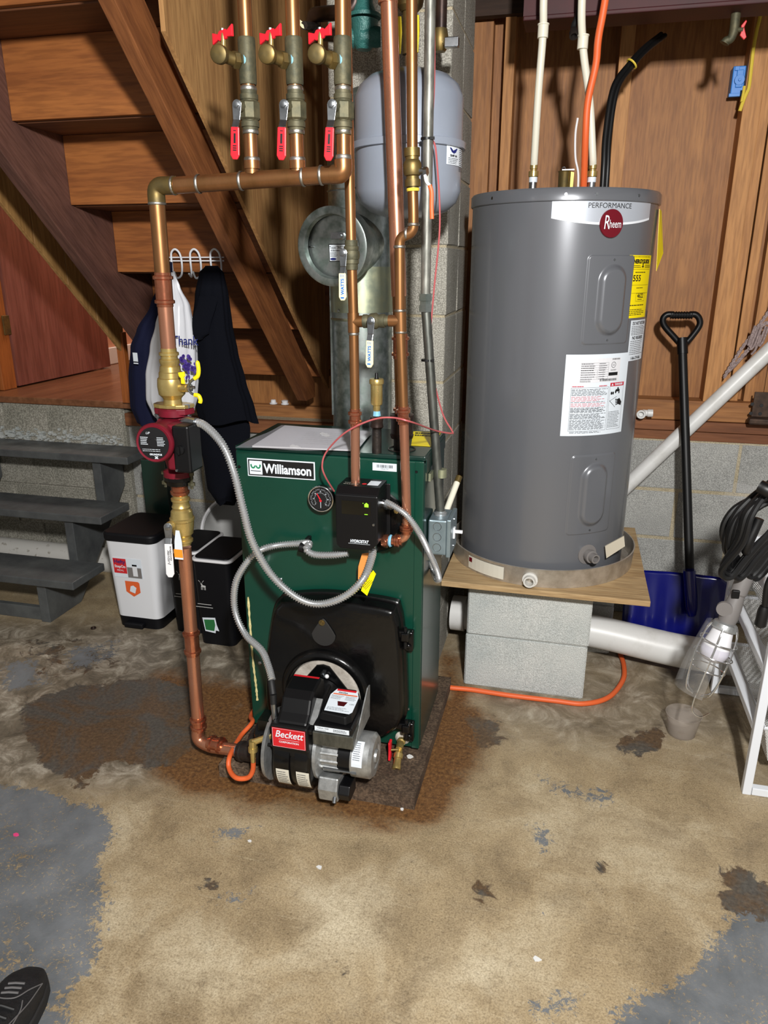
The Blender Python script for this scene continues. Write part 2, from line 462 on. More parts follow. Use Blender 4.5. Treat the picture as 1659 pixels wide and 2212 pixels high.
# ---- floor: a fine sheet with masks for the paint that is left, the damp and the rust
def make_floor():
    x0, x1, y0, y1, st = -3.4, 2.0, -1.2, 2.99, .02
    nx, ny = int((x1 - x0) / st), int((y1 - y0) / st)
    xs = np.linspace(x0, x1, nx + 1); ys = np.linspace(y0, y1, ny + 1); X, Y = np.meshgrid(xs, ys); P = np.stack([X.ravel(), Y.ravel()], 1)
    me = bpy.data.meshes.new('floor')
    idx = np.arange((nx + 1) * (ny + 1)).reshape(ny + 1, nx + 1)
    F = np.stack([idx[:-1, :-1], idx[:-1, 1:], idx[1:, 1:], idx[1:, :-1]], -1).reshape(-1, 4)
    me.from_pydata(np.concatenate([P, np.zeros((len(P), 1))], 1).tolist(), [], F.tolist())

    def sd(poly):
        q = np.array([tuple(PZ(x, y, 0))[:2] for x, y in poly]); d = np.full(len(P), 1e9); ins = np.zeros(len(P), bool)
        for a, b in zip(q, np.roll(q, -1, 0)):
            e = b - a; w_ = P - a; t = np.clip((w_ @ e) / (e @ e), 0, 1); d = np.minimum(d, np.linalg.norm(w_ - t[:, None] * e, axis=1))
            c = ((a[1] <= P[:, 1]) & (b[1] > P[:, 1])) | ((b[1] <= P[:, 1]) & (a[1] > P[:, 1]))
            with np.errstate(divide='ignore', invalid='ignore'):
                xi = a[0] + (P[:, 1] - a[1]) / (b[1] - a[1] + 1e-12) * e[0]
            ins ^= c & (P[:, 0] < xi)
        return np.where(ins, d, -d)

    def mask(polys, soft):
        m = np.zeros(len(P))
        for p, g in polys: m = np.maximum(m, g * np.clip(.5 + sd(p) / (2 * soft), 0, 1))
        return m
    A = {
        'paint': mask([([(-300, 1700), (60, 1695), (150, 1720), (225, 1745), (245, 1800), (215, 1860), (240, 1905), (205, 1990), (220, 2060), (170, 2130), (130, 2400), (-600, 2400)], .80),
                       ([(1290, 2300), (1325, 2190), (1400, 2130), (1500, 2085), (1545, 2030), (1570, 1960), (1700, 1985), (2300, 2100), (2300, 2500), (1250, 2500)], .88),
                       ([(1165, 1672), (1240, 1690), (1345, 1705), (1330, 1740), (1250, 1735), (1180, 1710)], .62), ([(1140, 1785), (1185, 1790), (1200, 1840), (1165, 1850)], .62),
                       ([(455, 1785), (540, 1790), (530, 1815), (460, 1815)], .6), ([(420, 1920), (560, 1915), (540, 1960), (440, 1965)], .5),
                       ([(130, 1400), (260, 1380), (280, 1420), (150, 1450)], .6), ([(0, 1430), (90, 1420), (110, 1480), (0, 1500)], .55), ([(1130, 2150), (1260, 2140), (1240, 2200), (1140, 2205)], .62)], .035),
        'damp': mask([([(50, 1520), (150, 1482), (330, 1462), (430, 1490), (420, 1630), (330, 1668), (250, 1640), (180, 1700), (90, 1660), (45, 1590)], .9),
                      ([(1565, 1868), (1625, 1880), (1700, 1950), (1700, 2020), (1590, 1985), (1560, 1940)], .95), ([(1000, 1530), (1090, 1550), (1090, 1610), (1010, 1620)], .7),
                      ([(1330, 1590), (1430, 1560), (1440, 1620), (1350, 1640)], .8), ([(1010, 1890), (1080, 1890), (1070, 1980), (1000, 1970)], .6), ([(700, 2085), (780, 2070), (770, 2170), (720, 2190)], .6),
                      ([(380, 1880), (480, 1880), (520, 1960), (420, 1970)], .55), ([(0, 1380), (200, 1370), (300, 1440), (60, 1490)], .45), ([(1285, 1860), (1310, 1860), (1310, 1920), (1290, 1920)], .75)], .05),
        'rust': mask([([(330, 1440), (560, 1480), (640, 1500), (980, 1500), (1090, 1570), (1050, 1650), (1000, 1700), (960, 1790), (860, 1800), (640, 1770), (500, 1740), (380, 1720), (300, 1640)], .85),
                      ([(470, 1675), (900, 1740), (985, 1480), (1010, 1490), (935, 1775), (860, 1780), (640, 1745), (470, 1710)], 1.2), ([(940, 1400), (1000, 1420), (1000, 1490), (940, 1480)], .9)], .07),
        'grey': mask([([(-400, 1325), (520, 1335), (600, 1480), (330, 1720), (120, 1740), (-400, 1700)], .95), ([(930, 1300), (1800, 1430), (1800, 1640), (1250, 1640), (1000, 1560)], .75), ([(1300, 1540), (1800, 1600), (1800, 1800), (1350, 1680)], .5)], .15),
        'pale': mask([([(640, 1900), (820, 1880), (860, 2040), (760, 2090), (640, 2070)], .9), ([(280, 1960), (560, 2000), (620, 2230), (260, 2230)], .7), ([(230, 1750), (330, 1740), (300, 1900), (280, 2212), (180, 2212), (230, 1960)], .75),
                      ([(1050, 1620), (1600, 1760), (1540, 2000), (1100, 1900)], .5), ([(850, 2020), (1200, 1960), (1280, 2212), (800, 2212)], .6), ([(1370, 2060), (1540, 2000), (1550, 2040), (1400, 2110)], .8)], .12)}
    for k, a in A.items():
        at = me.attributes.new(k, 'FLOAT', 'POINT'); at.data.foreach_set('value', a.astype(np.float32))
    m = bpy.data.materials.new('floor_concrete'); m.use_nodes = True; nt = m.node_tree; b = nt.nodes['Principled BSDF']; N = nt.nodes.new; L = nt.links.new
    tc = N('ShaderNodeTexCoord')

    def noise(scale, detail=6, rough=.6, dist=0):
        n = N('ShaderNodeTexNoise'); n.inputs['Scale'].default_value = scale; n.inputs['Detail'].default_value = detail; n.inputs['Roughness'].default_value = rough; n.inputs['Distortion'].default_value = dist
        L(tc.outputs['Object'], n.inputs[0]); return n.outputs[0]

    def ramp(src, stops):
        r = N('ShaderNodeValToRGB'); e = r.color_ramp.elements
        while len(e) < len(stops): e.new(.5)
        for q, (p, c) in zip(e, stops): q.position = p; q.color = c if len(c) == 4 else lin(c)
        L(src, r.inputs[0]); return r.outputs[0]

    def mix(f, a, c, mode='MIX'):
        x = N('ShaderNodeMix'); x.data_type = 'RGBA'; x.blend_type = mode
        for i, s in ((0, f), (6, a), (7, c)):
            if hasattr(s, 'node'): L(s, x.inputs[i])
            else: x.inputs[i].default_value = s if i == 0 else (s if len(s) == 4 else lin(s))
        return x.outputs[2]

    def math_(op, a, c=0.0, d=None):
        x = N('ShaderNodeMath'); x.operation = op
        for i, s in enumerate((a, c) if d is None else (a, c, d)):
            if hasattr(s, 'node'): L(s, x.inputs[i])
            else: x.inputs[i].default_value = s
        return x.outputs[0]

    def att(k): a = N('ShaderNodeAttribute'); a.attribute_name = k; return a.outputs['Fac']

    def edge(k, nz, amp, lo, hi):
        s = math_('MULTIPLY_ADD', math_('SUBTRACT', nz, .5), amp, att(k)); r = N('ShaderNodeMapRange'); r.interpolation_type = 'SMOOTHSTEP'
        r.inputs[1].default_value = lo; r.inputs[2].default_value = hi; L(s, r.inputs[0]); return r.outputs[0]
    big = noise(1.7, 7, .62, .6); mid = noise(6, 8, .65, .4); fine = noise(95, 6, .72); grit = noise(320, 2, .6)
    base = ramp(big, [(.28, (122, 106, 82)), (.42, (160, 140, 108)), (.55, (184, 164, 130)), (.70, (146, 130, 108))])
    base = mix(.55, base, ramp(mid, [(.3, (124, 108, 84)), (.5, (176, 156, 122)), (.68, (200, 184, 152))]))
    base = mix(edge('pale', mid, 1.1, .25, .95), base, mix(fine, (184, 168, 136), (234, 222, 194)))
    base = mix(.32, base, ramp(fine, [(.30, (132, 124, 116)), (.50, (255, 255, 255)), (.7, (255, 255, 255))]), 'MULTIPLY')
    stain = noise(3.1, 10, .72, 1.2)
    base = mix(ramp(stain, [(.52, (0, 0, 0)), (.60, (120, 120, 120)), (.72, (170, 170, 170))]), base, ramp(fine, [(.3, (78, 64, 48)), (.6, (128, 110, 84))]))
    base = mix(ramp(noise(30, 9, .8, .6), [(.57, (0, 0, 0)), (.66, (165, 165, 165))]), base, (86, 76, 64))

    def scratch(rot, seed):
        mp = N('ShaderNodeMapping'); mp.inputs['Rotation'].default_value = (0, 0, rot); mp.inputs['Scale'].default_value = (5, 70, 1); mp.inputs['Location'].default_value = (seed, seed, 0)
        L(tc.outputs['Object'], mp.inputs[0]); n = N('ShaderNodeTexNoise'); n.inputs['Scale'].default_value = 1.0; n.inputs['Detail'].default_value = 5; n.inputs['Roughness'].default_value = .75; L(mp.outputs[0], n.inputs[0]); return n.outputs[0]
    base = mix(ramp(scratch(.5, 3.1), [(.58, (0, 0, 0)), (.70, (150, 150, 150))]), base, (212, 198, 168))
    base = mix(ramp(scratch(-.35, 9.7), [(.60, (0, 0, 0)), (.72, (140, 140, 140))]), base, (88, 74, 56))
    base = mix(ramp(noise(120, 4, .7), [(.60, (0, 0, 0)), (.70, (130, 130, 130))]), base, (220, 208, 182))
    base = mix(.55, base, ramp(noise(240, 3, .75), [(.34, (138, 128, 114)), (.56, (255, 255, 255))]), 'MULTIPLY')
    base = mix(edge('grey', big, 1.0, .2, 1.0), base, ramp(noise(11, 9, .72, .8), [(.34, (84, 76, 64)), (.48, (120, 110, 94)), (.56, (150, 140, 124)), (.66, (186, 178, 162))]))
    base = mix(edge('rust', mid, 1.3, .22, .8), base, ramp(fine, [(.3, (58, 38, 22)), (.55, (116, 80, 44)), (.75, (150, 116, 72))]))
    mott = noise(14, 8, .7, .8)
    dmask = edge('damp', mott, 1.3, .44, .54)
    mot2 = noise(5, 9, .7, 1.2)
    dcol = mix(ramp(mot2, [(.44, (0, 0, 0)), (.56, (255, 255, 255))]), ramp(fine, [(.3, (62, 59, 54)), (.65, (96, 91, 83))]), ramp(fine, [(.3, (66, 51, 37)), (.65, (108, 86, 62))]))
    base = mix(dmask, base, dcol)
    speck = noise(60, 8, .8, .6); chips = math_('MULTIPLY_ADD', math_('SUBTRACT', speck, .5), 1.5, mid)
    pf = edge('paint', chips, 1.5, .50, .56)
    fl1 = ramp(noise(130, 6, .78, .5), [(.555, (0, 0, 0)), (.585, (255, 255, 255))]); fl2 = ramp(noise(7, 6, .7, .5), [(.45, (0, 0, 0)), (.58, (255, 255, 255))])
    pf = math_('MULTIPLY', pf, math_('SUBTRACT', 1.0, math_('MULTIPLY', fl1, fl2)))
    base = mix(pf, base, ramp(mid, [(.35, (92, 96, 99)), (.65, (120, 123, 126))]))
    L(base, b.inputs['Base Color'])
    rg = N('ShaderNodeMapRange'); rg.inputs[1].default_value = .3; rg.inputs[2].default_value = .7; rg.inputs[3].default_value = .45; rg.inputs[4].default_value = .75; L(mid, rg.inputs[0])
    L(math_('SUBTRACT', rg.outputs[0], math_('MULTIPLY', dmask, .12)), b.inputs['Roughness'])
    hgt = math_('ADD', math_('MULTIPLY', pf, .35), math_('ADD', math_('MULTIPLY', fine, .5), math_('MULTIPLY', grit, .25)))
    bp = N('ShaderNodeBump'); bp.inputs['Strength'].default_value = .35; bp.inputs['Distance'].default_value = .003; L(hgt, bp.inputs['Height']); L(bp.outputs[0], b.inputs['Normal'])
    me.materials.append(m); me.shade_smooth(); return struct(link('floor', me))


make_floor()

# ---- back wall: block courses below, framing and sheathing above
WY = 2.90
CH, CW, BT = .196, .398, .19           # course height, block pitch
z_sill = .725
wall = struct(ob('wall_back', MB().mm((-1.9, WY + .003, 0), (2.0, WY + BT, z_sill)), M_MORTAR, None, 0))
bmr = [block_mesh(CW - .013, BT, CH - .013, M_BLOCK, .002, k) for k in range(3)]
rows = [(.529 + CH / 2, 0), (.333 + CH / 2, 1), (.137 + CH / 2, 0)]
jx = PY(1350, 1010, WY).x          # a vertical joint seen in the upper course
for zc, odd in rows + [(.0685 - .005, 1)]:
    x = jx - CW * 6 + (CW / 2 if odd else 0)
    while x < 2.0:
        if x + CW > -.30 or x < -.75:
            if zc > .1: inst('block', RND.choice(bmr), wall, (x + CW / 2, WY + BT / 2, zc))
        x += CW
low = block_mesh(CW - .010, BT, .127, M_BLOCK, .003, 9)
x = jx - CW * 6 + CW / 2
while x < 2.0: inst('block', low, wall, (x + CW / 2, WY + BT / 2, .0635)); x += CW

# left part of the foundation under the landing (weathered, rough top course)
wl = struct(ob('wall_landing', MB().mm((-3.4, WY - .02, 0), (-1.905, WY + .15, .735)), M_BLOCK2, None, 0))
bml = [block_mesh(CW - .012, .12, CH - .012, M_BLOCK2, .004, 20 + k, .002) for k in range(3)]
for i, zc in enumerate((.65, .454, .258, .07)):
    x = -3.4 + (CW / 2 if i % 2 else .07)
    while x < -1.95:
        inst('block', bml[i % 3], wl, (min(x + CW / 2, -2.11), WY - .02 + .05, zc if i < 3 else .075)); x += CW
mbm = MB()
rr = random.Random(3)
for k in range(420):                 # crumbling mortar ridge along the top course
    mbm.box((rr.uniform(-3.3, -1.93), WY - .034 + rr.uniform(-.004, .004), .60 + rr.gauss(0, .016)), (rr.uniform(.004, .02), .012, rr.uniform(.003, .012)))
o = ob('mortar_crumbs', mbm, M_BLOCKW, wl, 0); o['kind'] = 'stuff'

# sill plates, studs and sheathing of the framed wall (children of the back wall)
zs1 = PY(1500, 955, WY).z
for a, b_, m in ((.725, .758, M_SILL), (.760, .797, M_SILL)):
    ob('sill_plate', MB().mm((-.37, WY + .003, a), (2.0, WY + .14, b_)), m, wall, 0, .002)
ob('bottom_plate', MB().mm((PY(1365, 930, WY).x - .6, WY + .012, .799), (2.0, WY + .1, .872)), M_SILL2, wall, 0, .002)
SJ = PY(1337, 300, WY + .05).x
ob('sheathing_panel', MB().mm((-1.9, WY + .10, .727), (SJ - .001, WY + .112, 2.45)), M_SHEATH, wall, 0)
ob('sheathing_panel', MB().mm((SJ + .001, WY + .10, .80), (.70, WY + .112, 2.45)), M_SHEATH, wall, 0)
ob('sheathing_panel', MB().mm((.702, WY + .10, .87), (2.0, WY + .112, 2.45)), M_SHEATH, wall, 0)
for px, wd in ((1092, .036), (1337, .045), (1615, .055)):
    xx = PY(px, 300, WY + .01).x
    ob('stud', MB().mm((xx - wd / 2, WY + .012, .872), (xx + wd / 2, WY + .0995, 2.4)), M_STUD, wall, 0, .0015)
xx = PY(1030, 300, WY + .05).x
ob('stud', MB().mm((xx - .05, WY + .05, .872), (xx + .045, WY + .0995, 2.4)), M_SHEATH, wall, 0, .0015)
for px in (1640, 1665, 1700):
    xx = PY(px, 300, WY + .06).x
    ob('stud', MB().mm((xx - .012, WY + .05, .872), (xx + .018, WY + .0995, 2.4)), M_STUD, wall, 0, .0015)
for X in (1.1, 1.5): ob('stud', MB().mm((X, WY + .012, .872), (X + .04, WY + .0995, 2.4)), M_STUD, wall, 0, .0015)
# plates behind the stairs
zz = PY(560, 932, WY).z
ob('stair_plate', MB().mm((-1.9, WY - .03, zz), (-.76, WY + .06, zz + .055)), M_SILL, wall, 0, .002)
ob('stair_plate', MB().mm((-1.9, WY + .062, zz), (-.76, WY + .098, zz + .105)), M_SILL2, wall, 0, .002)
ob('header_block', MB().mm(PY(682, 660, WY - .06), PY(735, 615, WY - .06) + V((0, .09, 0))), M_SILL, wall, 0, .002)

# ceiling: subfloor and joists
cl = struct(ob('ceiling', MB().mm((-.93, .6, 2.46), (2.0, 3.1, 2.48)), M_DARKW, None, 0))
for k in range(9):
    X = -1.8 + k * .41
    if X > -.36: ob('joist', MB().mm((X, .6, 2.25), (X + .04, 2.9, 2.459)), M_DARKW, cl, 0)
ob('rim_joist', MB().mm((-.9, WY - .02, 2.14), (2.0, WY + .02, 2.25)), M_DARKW, cl, 0)

# red steel beam: two flanges and a web
bt = tag(thing('steel_beam', 'dark red painted steel beam under the ceiling above the water heater', 'beam', (.5, 2.5, 2.0)), 'dark red painted steel beam under the ceiling above the water heater', 'beam')
bz = 2.0; bx = PY(1130, 60, 2.46).x
ob('flange', MB().mm((bx, 2.44, bz), (2.0, 2.56, bz + .012)), M_BEAM, bt, 0, .003)
ob('flange', MB().mm((bx, 2.44, bz + .19), (2.0, 2.56, bz + .202)), M_BEAM, bt, 0, .003)
ob('web', MB().mm((bx, 2.494, bz + .012), (2.0, 2.506, bz + .19)), M_BEAM, bt, 0)
ob('side_plate', MB().mm((bx, 2.445, bz + .012), (2.0, 2.452, bz + .19)), M_BEAM, bt, 0)

# hallway behind the landing
LZ = .775
fl = struct(ob('floor_landing', MB().mm((-3.3, WY - .03, LZ - .03), (-1.86, 4.9, LZ)), M_LAND, None, 0, .004))
wlx = -2.70
struct(ob('wall_hall_left', MB().mm((wlx - .1, 3.02, LZ + .001), (wlx, 4.9, 2.9)), M_PINK, None, 0))
struct(ob('wall_hall_end', MB().mm((wlx + .001, 4.8, LZ + .001), (-1.8, 4.9, 2.9)), M_PINK, None, 0))
struct(ob('wall_hall_right', MB().mm((-1.84, 3.02, LZ + .001), (-1.78, 4.79, 2.9)), M_PANEL, None, 0))
struct(ob('ceiling_hall', MB().mm((-2.9, 3.0, 2.91), (-1.7, 4.95, 2.95)), M_TRIMW, None, 0))
struct(ob('baseboard_hall', MB().mm((wlx + .0005, 3.9, LZ + .001), (wlx + .016, 4.79, LZ + .10)), M_TRIMW, None, 0, .004))
struct(ob('wall_outer', MB().mm((-3.5, .5, 0), (-3.4, 3.2, 2.9)), M_BLOCK2, None, 0))
struct(ob('wall_front_left', MB().mm((-3.4, 3.02, LZ + .001), (wlx - .11, 3.1, 2.9)), M_DOOR, None, 0))
d1 = struct(link('door_1', None))
hx = wlx + .05
ob('door_leaf', MB().mm((hx, 3.10, LZ + .008), (hx + .035, 3.87, 2.75)), M_DOOR, d1, 0, .002)
ob('jamb', MB().mm((wlx - .10, 3.0, LZ + .001), (hx + .03, 3.09, 2.78)), M_JAMB, d1, 0, .003)
ob('hinge', MB().mm((hx + .031, 3.055, 1.03), (hx + .038, 3.10, 1.12)), M_BRASSD, d1, 0, .002)
ob('casing', MB().mm((wlx - .16, 2.985, LZ + .001), (wlx - .02, 2.999, LZ + .09)), M_TRIMW, d1, 0, .003)

# ---- chimney of blocks
CX0, CX1, CY0, CY1 = -.735, -.375, 2.28, 2.72
ch = tag(thing('chimney', 'grey concrete block chimney standing behind the boiler', 'chimney', (-.55, 2.5, 0)), 'grey concrete block chimney standing behind the boiler', 'chimney')
ob('mortar_core', MB().mm((CX0 + .006, CY0 + .006, 0), (CX1 - .006, CY1 - .006, 2.45)), M_MORTAR, ch, 0)
wa, da = (CX1 - CX0), (CY1 - CY0)
h = .200
for k in range(12):
    zc = h * k + h / 2; sp = .5 if k % 2 else .62
    for (xa, xb) in ((CX0, CX0 + wa * sp), (CX0 + wa * sp, CX1)):
        for (ya, yb) in ((CY0, CY0 + da * .5), (CY0 + da * .5, CY1)):
            me = block_mesh(xb - xa - .006, yb - ya - .006, h - .008, M_CHIM, .003, k * 4 + int(xa * 100) % 7)
            inst('block', me, ch, ((xa + xb) / 2, (ya + yb) / 2, zc))

# ================================================================== STAIRS
# upper flight seen from below: it climbs from the back wall towards the camera
RUN, RISE, YA, ZA = .218, .203, 1.99, 1.754
XL, XR = -1.568, -.958
st = thing('wooden_staircase', 'open underside of a wooden staircase with orange brown risers', 'staircase', (-1.2, 2.9, .8))
for k in range(-3, 5):
    y, z = YA + RUN * k, ZA - RISE * k
    ob('riser', MB().mm((XL, y, z - .024), (XR, y + .02, z + RISE - .0295)), M_RISER, st, 0, .0015)
    ob('tread', MB().mm((XL, y + .0205, z - .029), (XR, min(y + RUN + .018, WY + .03), z)), M_TREADW, st, 0, .002)


def yz_prism(pts, xa, xb): return MB().prism([(xa, y, z) for y, z in pts], (xb - xa, 0, 0))


a, b_ = PX(0, 325, -1.57), PX(175, 560, -1.57); sl = (b_.z - a.z) / (b_.y - a.y)
lo = lambda y: a.z + sl * (y - a.y)
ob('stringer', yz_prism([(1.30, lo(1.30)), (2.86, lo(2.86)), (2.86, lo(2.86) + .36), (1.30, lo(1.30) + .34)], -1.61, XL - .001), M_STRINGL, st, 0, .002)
p0, p1 = PX(215, 0, -1.04), PX(655, 885, -1.04); s2 = (p1.z - p0.z) / (p1.y - p0.y); lo2 = lambda y: p0.z + s2 * (y - p0.y)
yb = p0.y + (.835 - p0.z) / s2
ob('stringer', yz_prism([(1.25, lo2(1.25)), (yb, .835), (2.868, .835), (2.868, lo2(2.868) + .155), (1.25, lo2(1.25) + .155)], -1.045, -1.005), M_STRING, st, 0, .002)
ob('side_panel', yz_prism([(1.748, 2.42), (1.75, 1.848), (2.066, 1.569), (2.375, 1.294), (2.86, .872), (2.865, .872), (2.865, 2.42)], -.955, -.943), M_PLYW, st, 0)
# tan panelling along the far side, in upright boards
q0, q1 = PX(127, 520, -1.86), PX(290, 729, -1.86); r0, r1 = PX(69, 520, -1.86), PX(284, 783, -1.86)
up = lambda y: q0.z + (q1.z - q0.z) / (q1.y - q0.y) * (y - q0.y)
dn = lambda y: r0.z + (r1.z - r0.z) / (r1.y - r0.y) * (y - r0.y)
ys = [r1.y - .055 - i * .155 for i in range(8)]
sk = thing('stair_skirt', 'tan grooved panelling strip following the slope of the stairs', 'panelling', (-1.87, 2.88, .8))
ys = [min(r1.y, 2.87)] + ys
for ya, yb in zip(ys, ys[1:]):
    ob('board', yz_prism([(yb + .003, dn(yb)), (ya, dn(ya)), (ya, up(ya)), (yb + .003, up(yb))], -1.875, -1.86), M_PANEL, sk, 0, .0015)
ob('post', MB().mm((-1.885, 2.845, LZ + .001), (-1.85, 2.875, dn(2.87) + .1)), M_JAMB, sk, 0, .002)

# lower grey steps up to the landing
lw = thing('basement_steps', 'worn grey painted wooden steps up to the landing', 'steps', (-2.4, 2.5, 0))
for y, z in ((2.222, .20), (2.440, .39), (2.667, .58)):
    yb = min(y + .205, 2.855)
    ob('tread', MB().mm((-3.3, y, z - .032), (-1.775 + (.0 if z > .5 else .0), yb, z)), M_STEPG, lw, 0, .004)
for X in (-1.965, -2.62):
    pts = [(2.25, 0.0), (2.25, .167), (2.462, .167), (2.462, .357), (2.69, .357), (2.69, .547), (2.855, .547), (2.855, .40), (2.45, 0.0)]
    ob('stringer', MB().prism([(X, y, z) for y, z in pts], (.04, 0, 0)), M_STEPG, lw, 0, .002)
ob('kick_board', MB().mm((-3.3, 2.262, .0), (-1.966, 2.285, .055)), M_STEPG, lw, 0, .002)

# ---- hooks and what hangs from them
hk = thing('hook_rack', 'white wire coat hook rack screwed to a stair riser', 'hook rack', (-1.25, 2.4, 1.36))
RY = 2.405
xa, xb = PY(366, 560, RY).x, PY(484, 562, RY).x
zr = PY(425, 556, RY).z
for dz in (0, -.011): ob('rail', MB().cyl((xa, RY, zr + dz), (xb, RY, zr + dz), .0022, n=8), M_WHITEP, hk)
for px in (375, 416, 460):
    c = PY(px + 4, 556, RY - .006)
    L_ = [(c.x - .012, RY - .03, zr - .052), (c.x - .013, RY - .012, zr - .062), (c.x - .014, RY - .008, zr - .045), (c.x - .016, RY - .006, zr), (c.x - .011, RY - .008, zr + .018), (c.x + .004, RY - .01, zr + .026), (c.x + .018, RY - .008, zr + .012), (c.x + .022, RY - .006, zr - .02), (c.x + .021, RY - .012, zr - .055), (c.x + .012, RY - .028, zr - .066), (c.x + .008, RY - .04, zr - .045)]
    ob('hook', MB().tube(bez(L_, 6), .0034, 8), M_WHITEP, hk)


def drape(levels, Y, depth, folds=7, amp=.012, seed=1, nz=60, nu=72):
    """hanging cloth: levels = (pixel y, left pixel x, right pixel x)"""
    L_ = [(PY((l + r) / 2, y, Y).z, PY(l, y, Y).x, PY(r, y, Y).x) for y, l, r in levels]; rnd = random.Random(seed); ph = [rnd.uniform(0, 6.28) for _ in range(6)]

    def at(v):
        t = v * (len(L_) - 1); i = min(int(t), len(L_) - 2); f = t - i; f2 = f * f * (3 - 2 * f)
        A_, B_ = L_[i], L_[i + 1]; return A_[0] + (B_[0] - A_[0]) * f, A_[1] + (B_[1] - A_[1]) * f2 * .6 + (B_[1] - A_[1]) * f * .4, A_[2] + (B_[2] - A_[2]) * f2 * .6 + (B_[2] - A_[2]) * f * .4

    def fn(u, v):
        z, x0, x1 = at(v); an = 2 * math.pi * u; hw = (x1 - x0) / 2; cx = (x0 + x1) / 2; d = depth * (.35 + .65 * min(1, v * 2.2)) * min(1.0, hw / .05)
        k = 1 - .16 * abs(math.cos(an)) ** 6
        fo = math.sin(folds * an + ph[0] + 2.0 * math.sin(2.2 * v + ph[1])) * .6 + math.sin((folds * 2 + 1) * an + ph[2] + 3 * v) * .3
        rr_ = 1 + amp / max(hw, .02) * fo * (.25 + v)
        zf = .010 * math.sin(3 * an + ph[3]) * v ** 3
        return V((cx + hw * math.cos(an) * min(rr_, 1.12), Y + d * math.sin(an) * rr_ * k + .006 * fo * v, z + zf))
    m = MB().grid(fn, nu, nz, True)
    n = len(m.v); m.f.append(tuple(range(nu))); m.f.append(tuple(range(n - nu, n))); return m


jk = thing('dark_jacket', 'dark navy jacket hanging from the white hook rack', 'jacket', (-1.15, 2.33, .6))
ob('body', drape([(574, 445, 470), (590, 432, 482), (640, 424, 490), (705, 418, 497), (760, 420, 508), (820, 420, 524), (880, 426, 543), (908, 432, 550)], 2.33, .045, 6, .011, 3), M_JACKET, jk, 60)
ob('sleeve', drape([(640, 430, 470), (720, 408, 452), (727, 404, 440)], 2.275, .018, 3, .004, 4, 20), M_JACKET, jk, 60)
ob('lining', drape([(860, 432, 520), (920, 430, 538), (970, 436, 536), (1020, 446, 530), (1060, 452, 520), (1085, 468, 505)], 2.35, .03, 5, .009, 8), M_JACKET, jk, 60)
bg = thing('plastic_bag', 'white plastic shopping bag with purple print hanging from a hook', 'bag', (-1.35, 2.25, .75))
bY = 2.27
ob('sack', drape([(588, 370, 376), (620, 360, 388), (660, 350, 408), (700, 340, 415), (750, 328, 422), (810, 318, 424), (860, 320, 420), (890, 335, 412), (902, 350, 400)], bY, .055, 8, .009, 5), M_BAG, bg, 60)
fm = flatmap(PY(392, 735, bY - .068), (1, 0, 0), (0, .06, 1))
Decal(fm).text('Thank', .012, -.002, .040, offset=.0006, squeeze=.9).out('lettering', M_NAVYP, bg)
dc = Decal(fm); rp = random.Random(5)
for k in range(46):
    an = rp.uniform(0, 6.28); r_ = rp.uniform(.002, .034); u, v = .012 + r_ * math.cos(an), -.085 + r_ * 1.1 * math.sin(an)
    dc.disc(u, v, rp.uniform(.003, .008), rp.uniform(.003, .008), 9)
dc.out('flower_print', M_PURPLE, bg)
nb = thing('navy_bag', 'navy blue cloth bag hanging behind the white plastic bag', 'bag', (-1.5, 2.36, .7))
ob('sack', drape([(566, 364, 372), (600, 350, 372), (660, 326, 362), (715, 298, 352), (750, 286, 350), (820, 282, 356), (880, 286, 362), (915, 300, 366), (926, 318, 356)], 2.36, .04, 6, .010, 11), M_NAVY, nb, 60)
lm = flatmap(PY(291, 772, 2.30), (1, -.25, 0), (0, 0, 1))
dl = Decal(lm); dl.rect(-.008, -.014, .014, .016); dl.rect(-.008, -.022, .014, -.018); dl.out('label', M_LABEL, nb)

# ---- things on the floor by the steps
def rbox(x0, x1, y0, y1, z0, z1, r, taper=0.0, n=5):
    """rounded upright box; taper shrinks the foot"""
    cx, cy = (x0 + x1) / 2, (y0 + y1) / 2
    def ring(z, k):
        hx, hy = (x1 - x0) / 2 * k, (y1 - y0) / 2 * k; out = []
        for q in range(4):
            sx, sy = ((1, 1), (-1, 1), (-1, -1), (1, -1))[q]
            for i in range(n + 1):
                an = math.pi / 2 * (q + i / n); out.append(V((cx + sx * (hx - r) + r * math.cos(an), cy + sy * (hy - r) + r * math.sin(an), z)))
        return out
    A_, B_ = ring(z0, 1 - taper), ring(z1, 1); m = len(A_)
    return MB().add(A_ + B_, [tuple(reversed(range(m))), tuple(range(m, 2 * m))] + [(i, (i + 1) % m, (i + 1) % m + m, i + m) for i in range(m)])


b1 = thing('step_bin', 'white pedal bin with a black lid beside the grey steps', 'bin', (-1.54, 2.36, 0))
BX0, BX1, BY0, BY1, BH = -1.665, -1.452, 2.285, 2.53, .36
ob('body', rbox(BX0, BX1, BY0, BY1, .045, BH, .03, .10), M_BINW, b1, 30)
ob('base', rbox(BX0 + .012, BX1 - .012, BY0 + .012, BY1 - .012, 0, .045, .03, .02), M_BINB, b1, 30)
ob('pedal', MB().mm((-1.61, BY0 - .012, .008), (-1.53, BY0 + .03, .026)), M_BINB, b1, 0, .004)
ob('lid', rbox(BX0 - .006, BX1 + .006, BY0 - .006, BY1 + .006, BH, BH + .035, .034, 0), M_BINB, b1, 30, .008)
tilt = V((0, -.09 * .5, 1))
lf = flatmap((-1.559, BY0 + .0005, .22), (1, 0, 0), (0, -.036, 1), 0)
lf2 = lambda lift: flatmap(V((-1.559, BY0 + .008 - lift, .22)), (1, 0, 0), (0, -.039, 1))
lb = ob('sticker', slab(lf2(.004), -.075, -.005, .045, .075, .0006), M_LABEL, b1, 0)
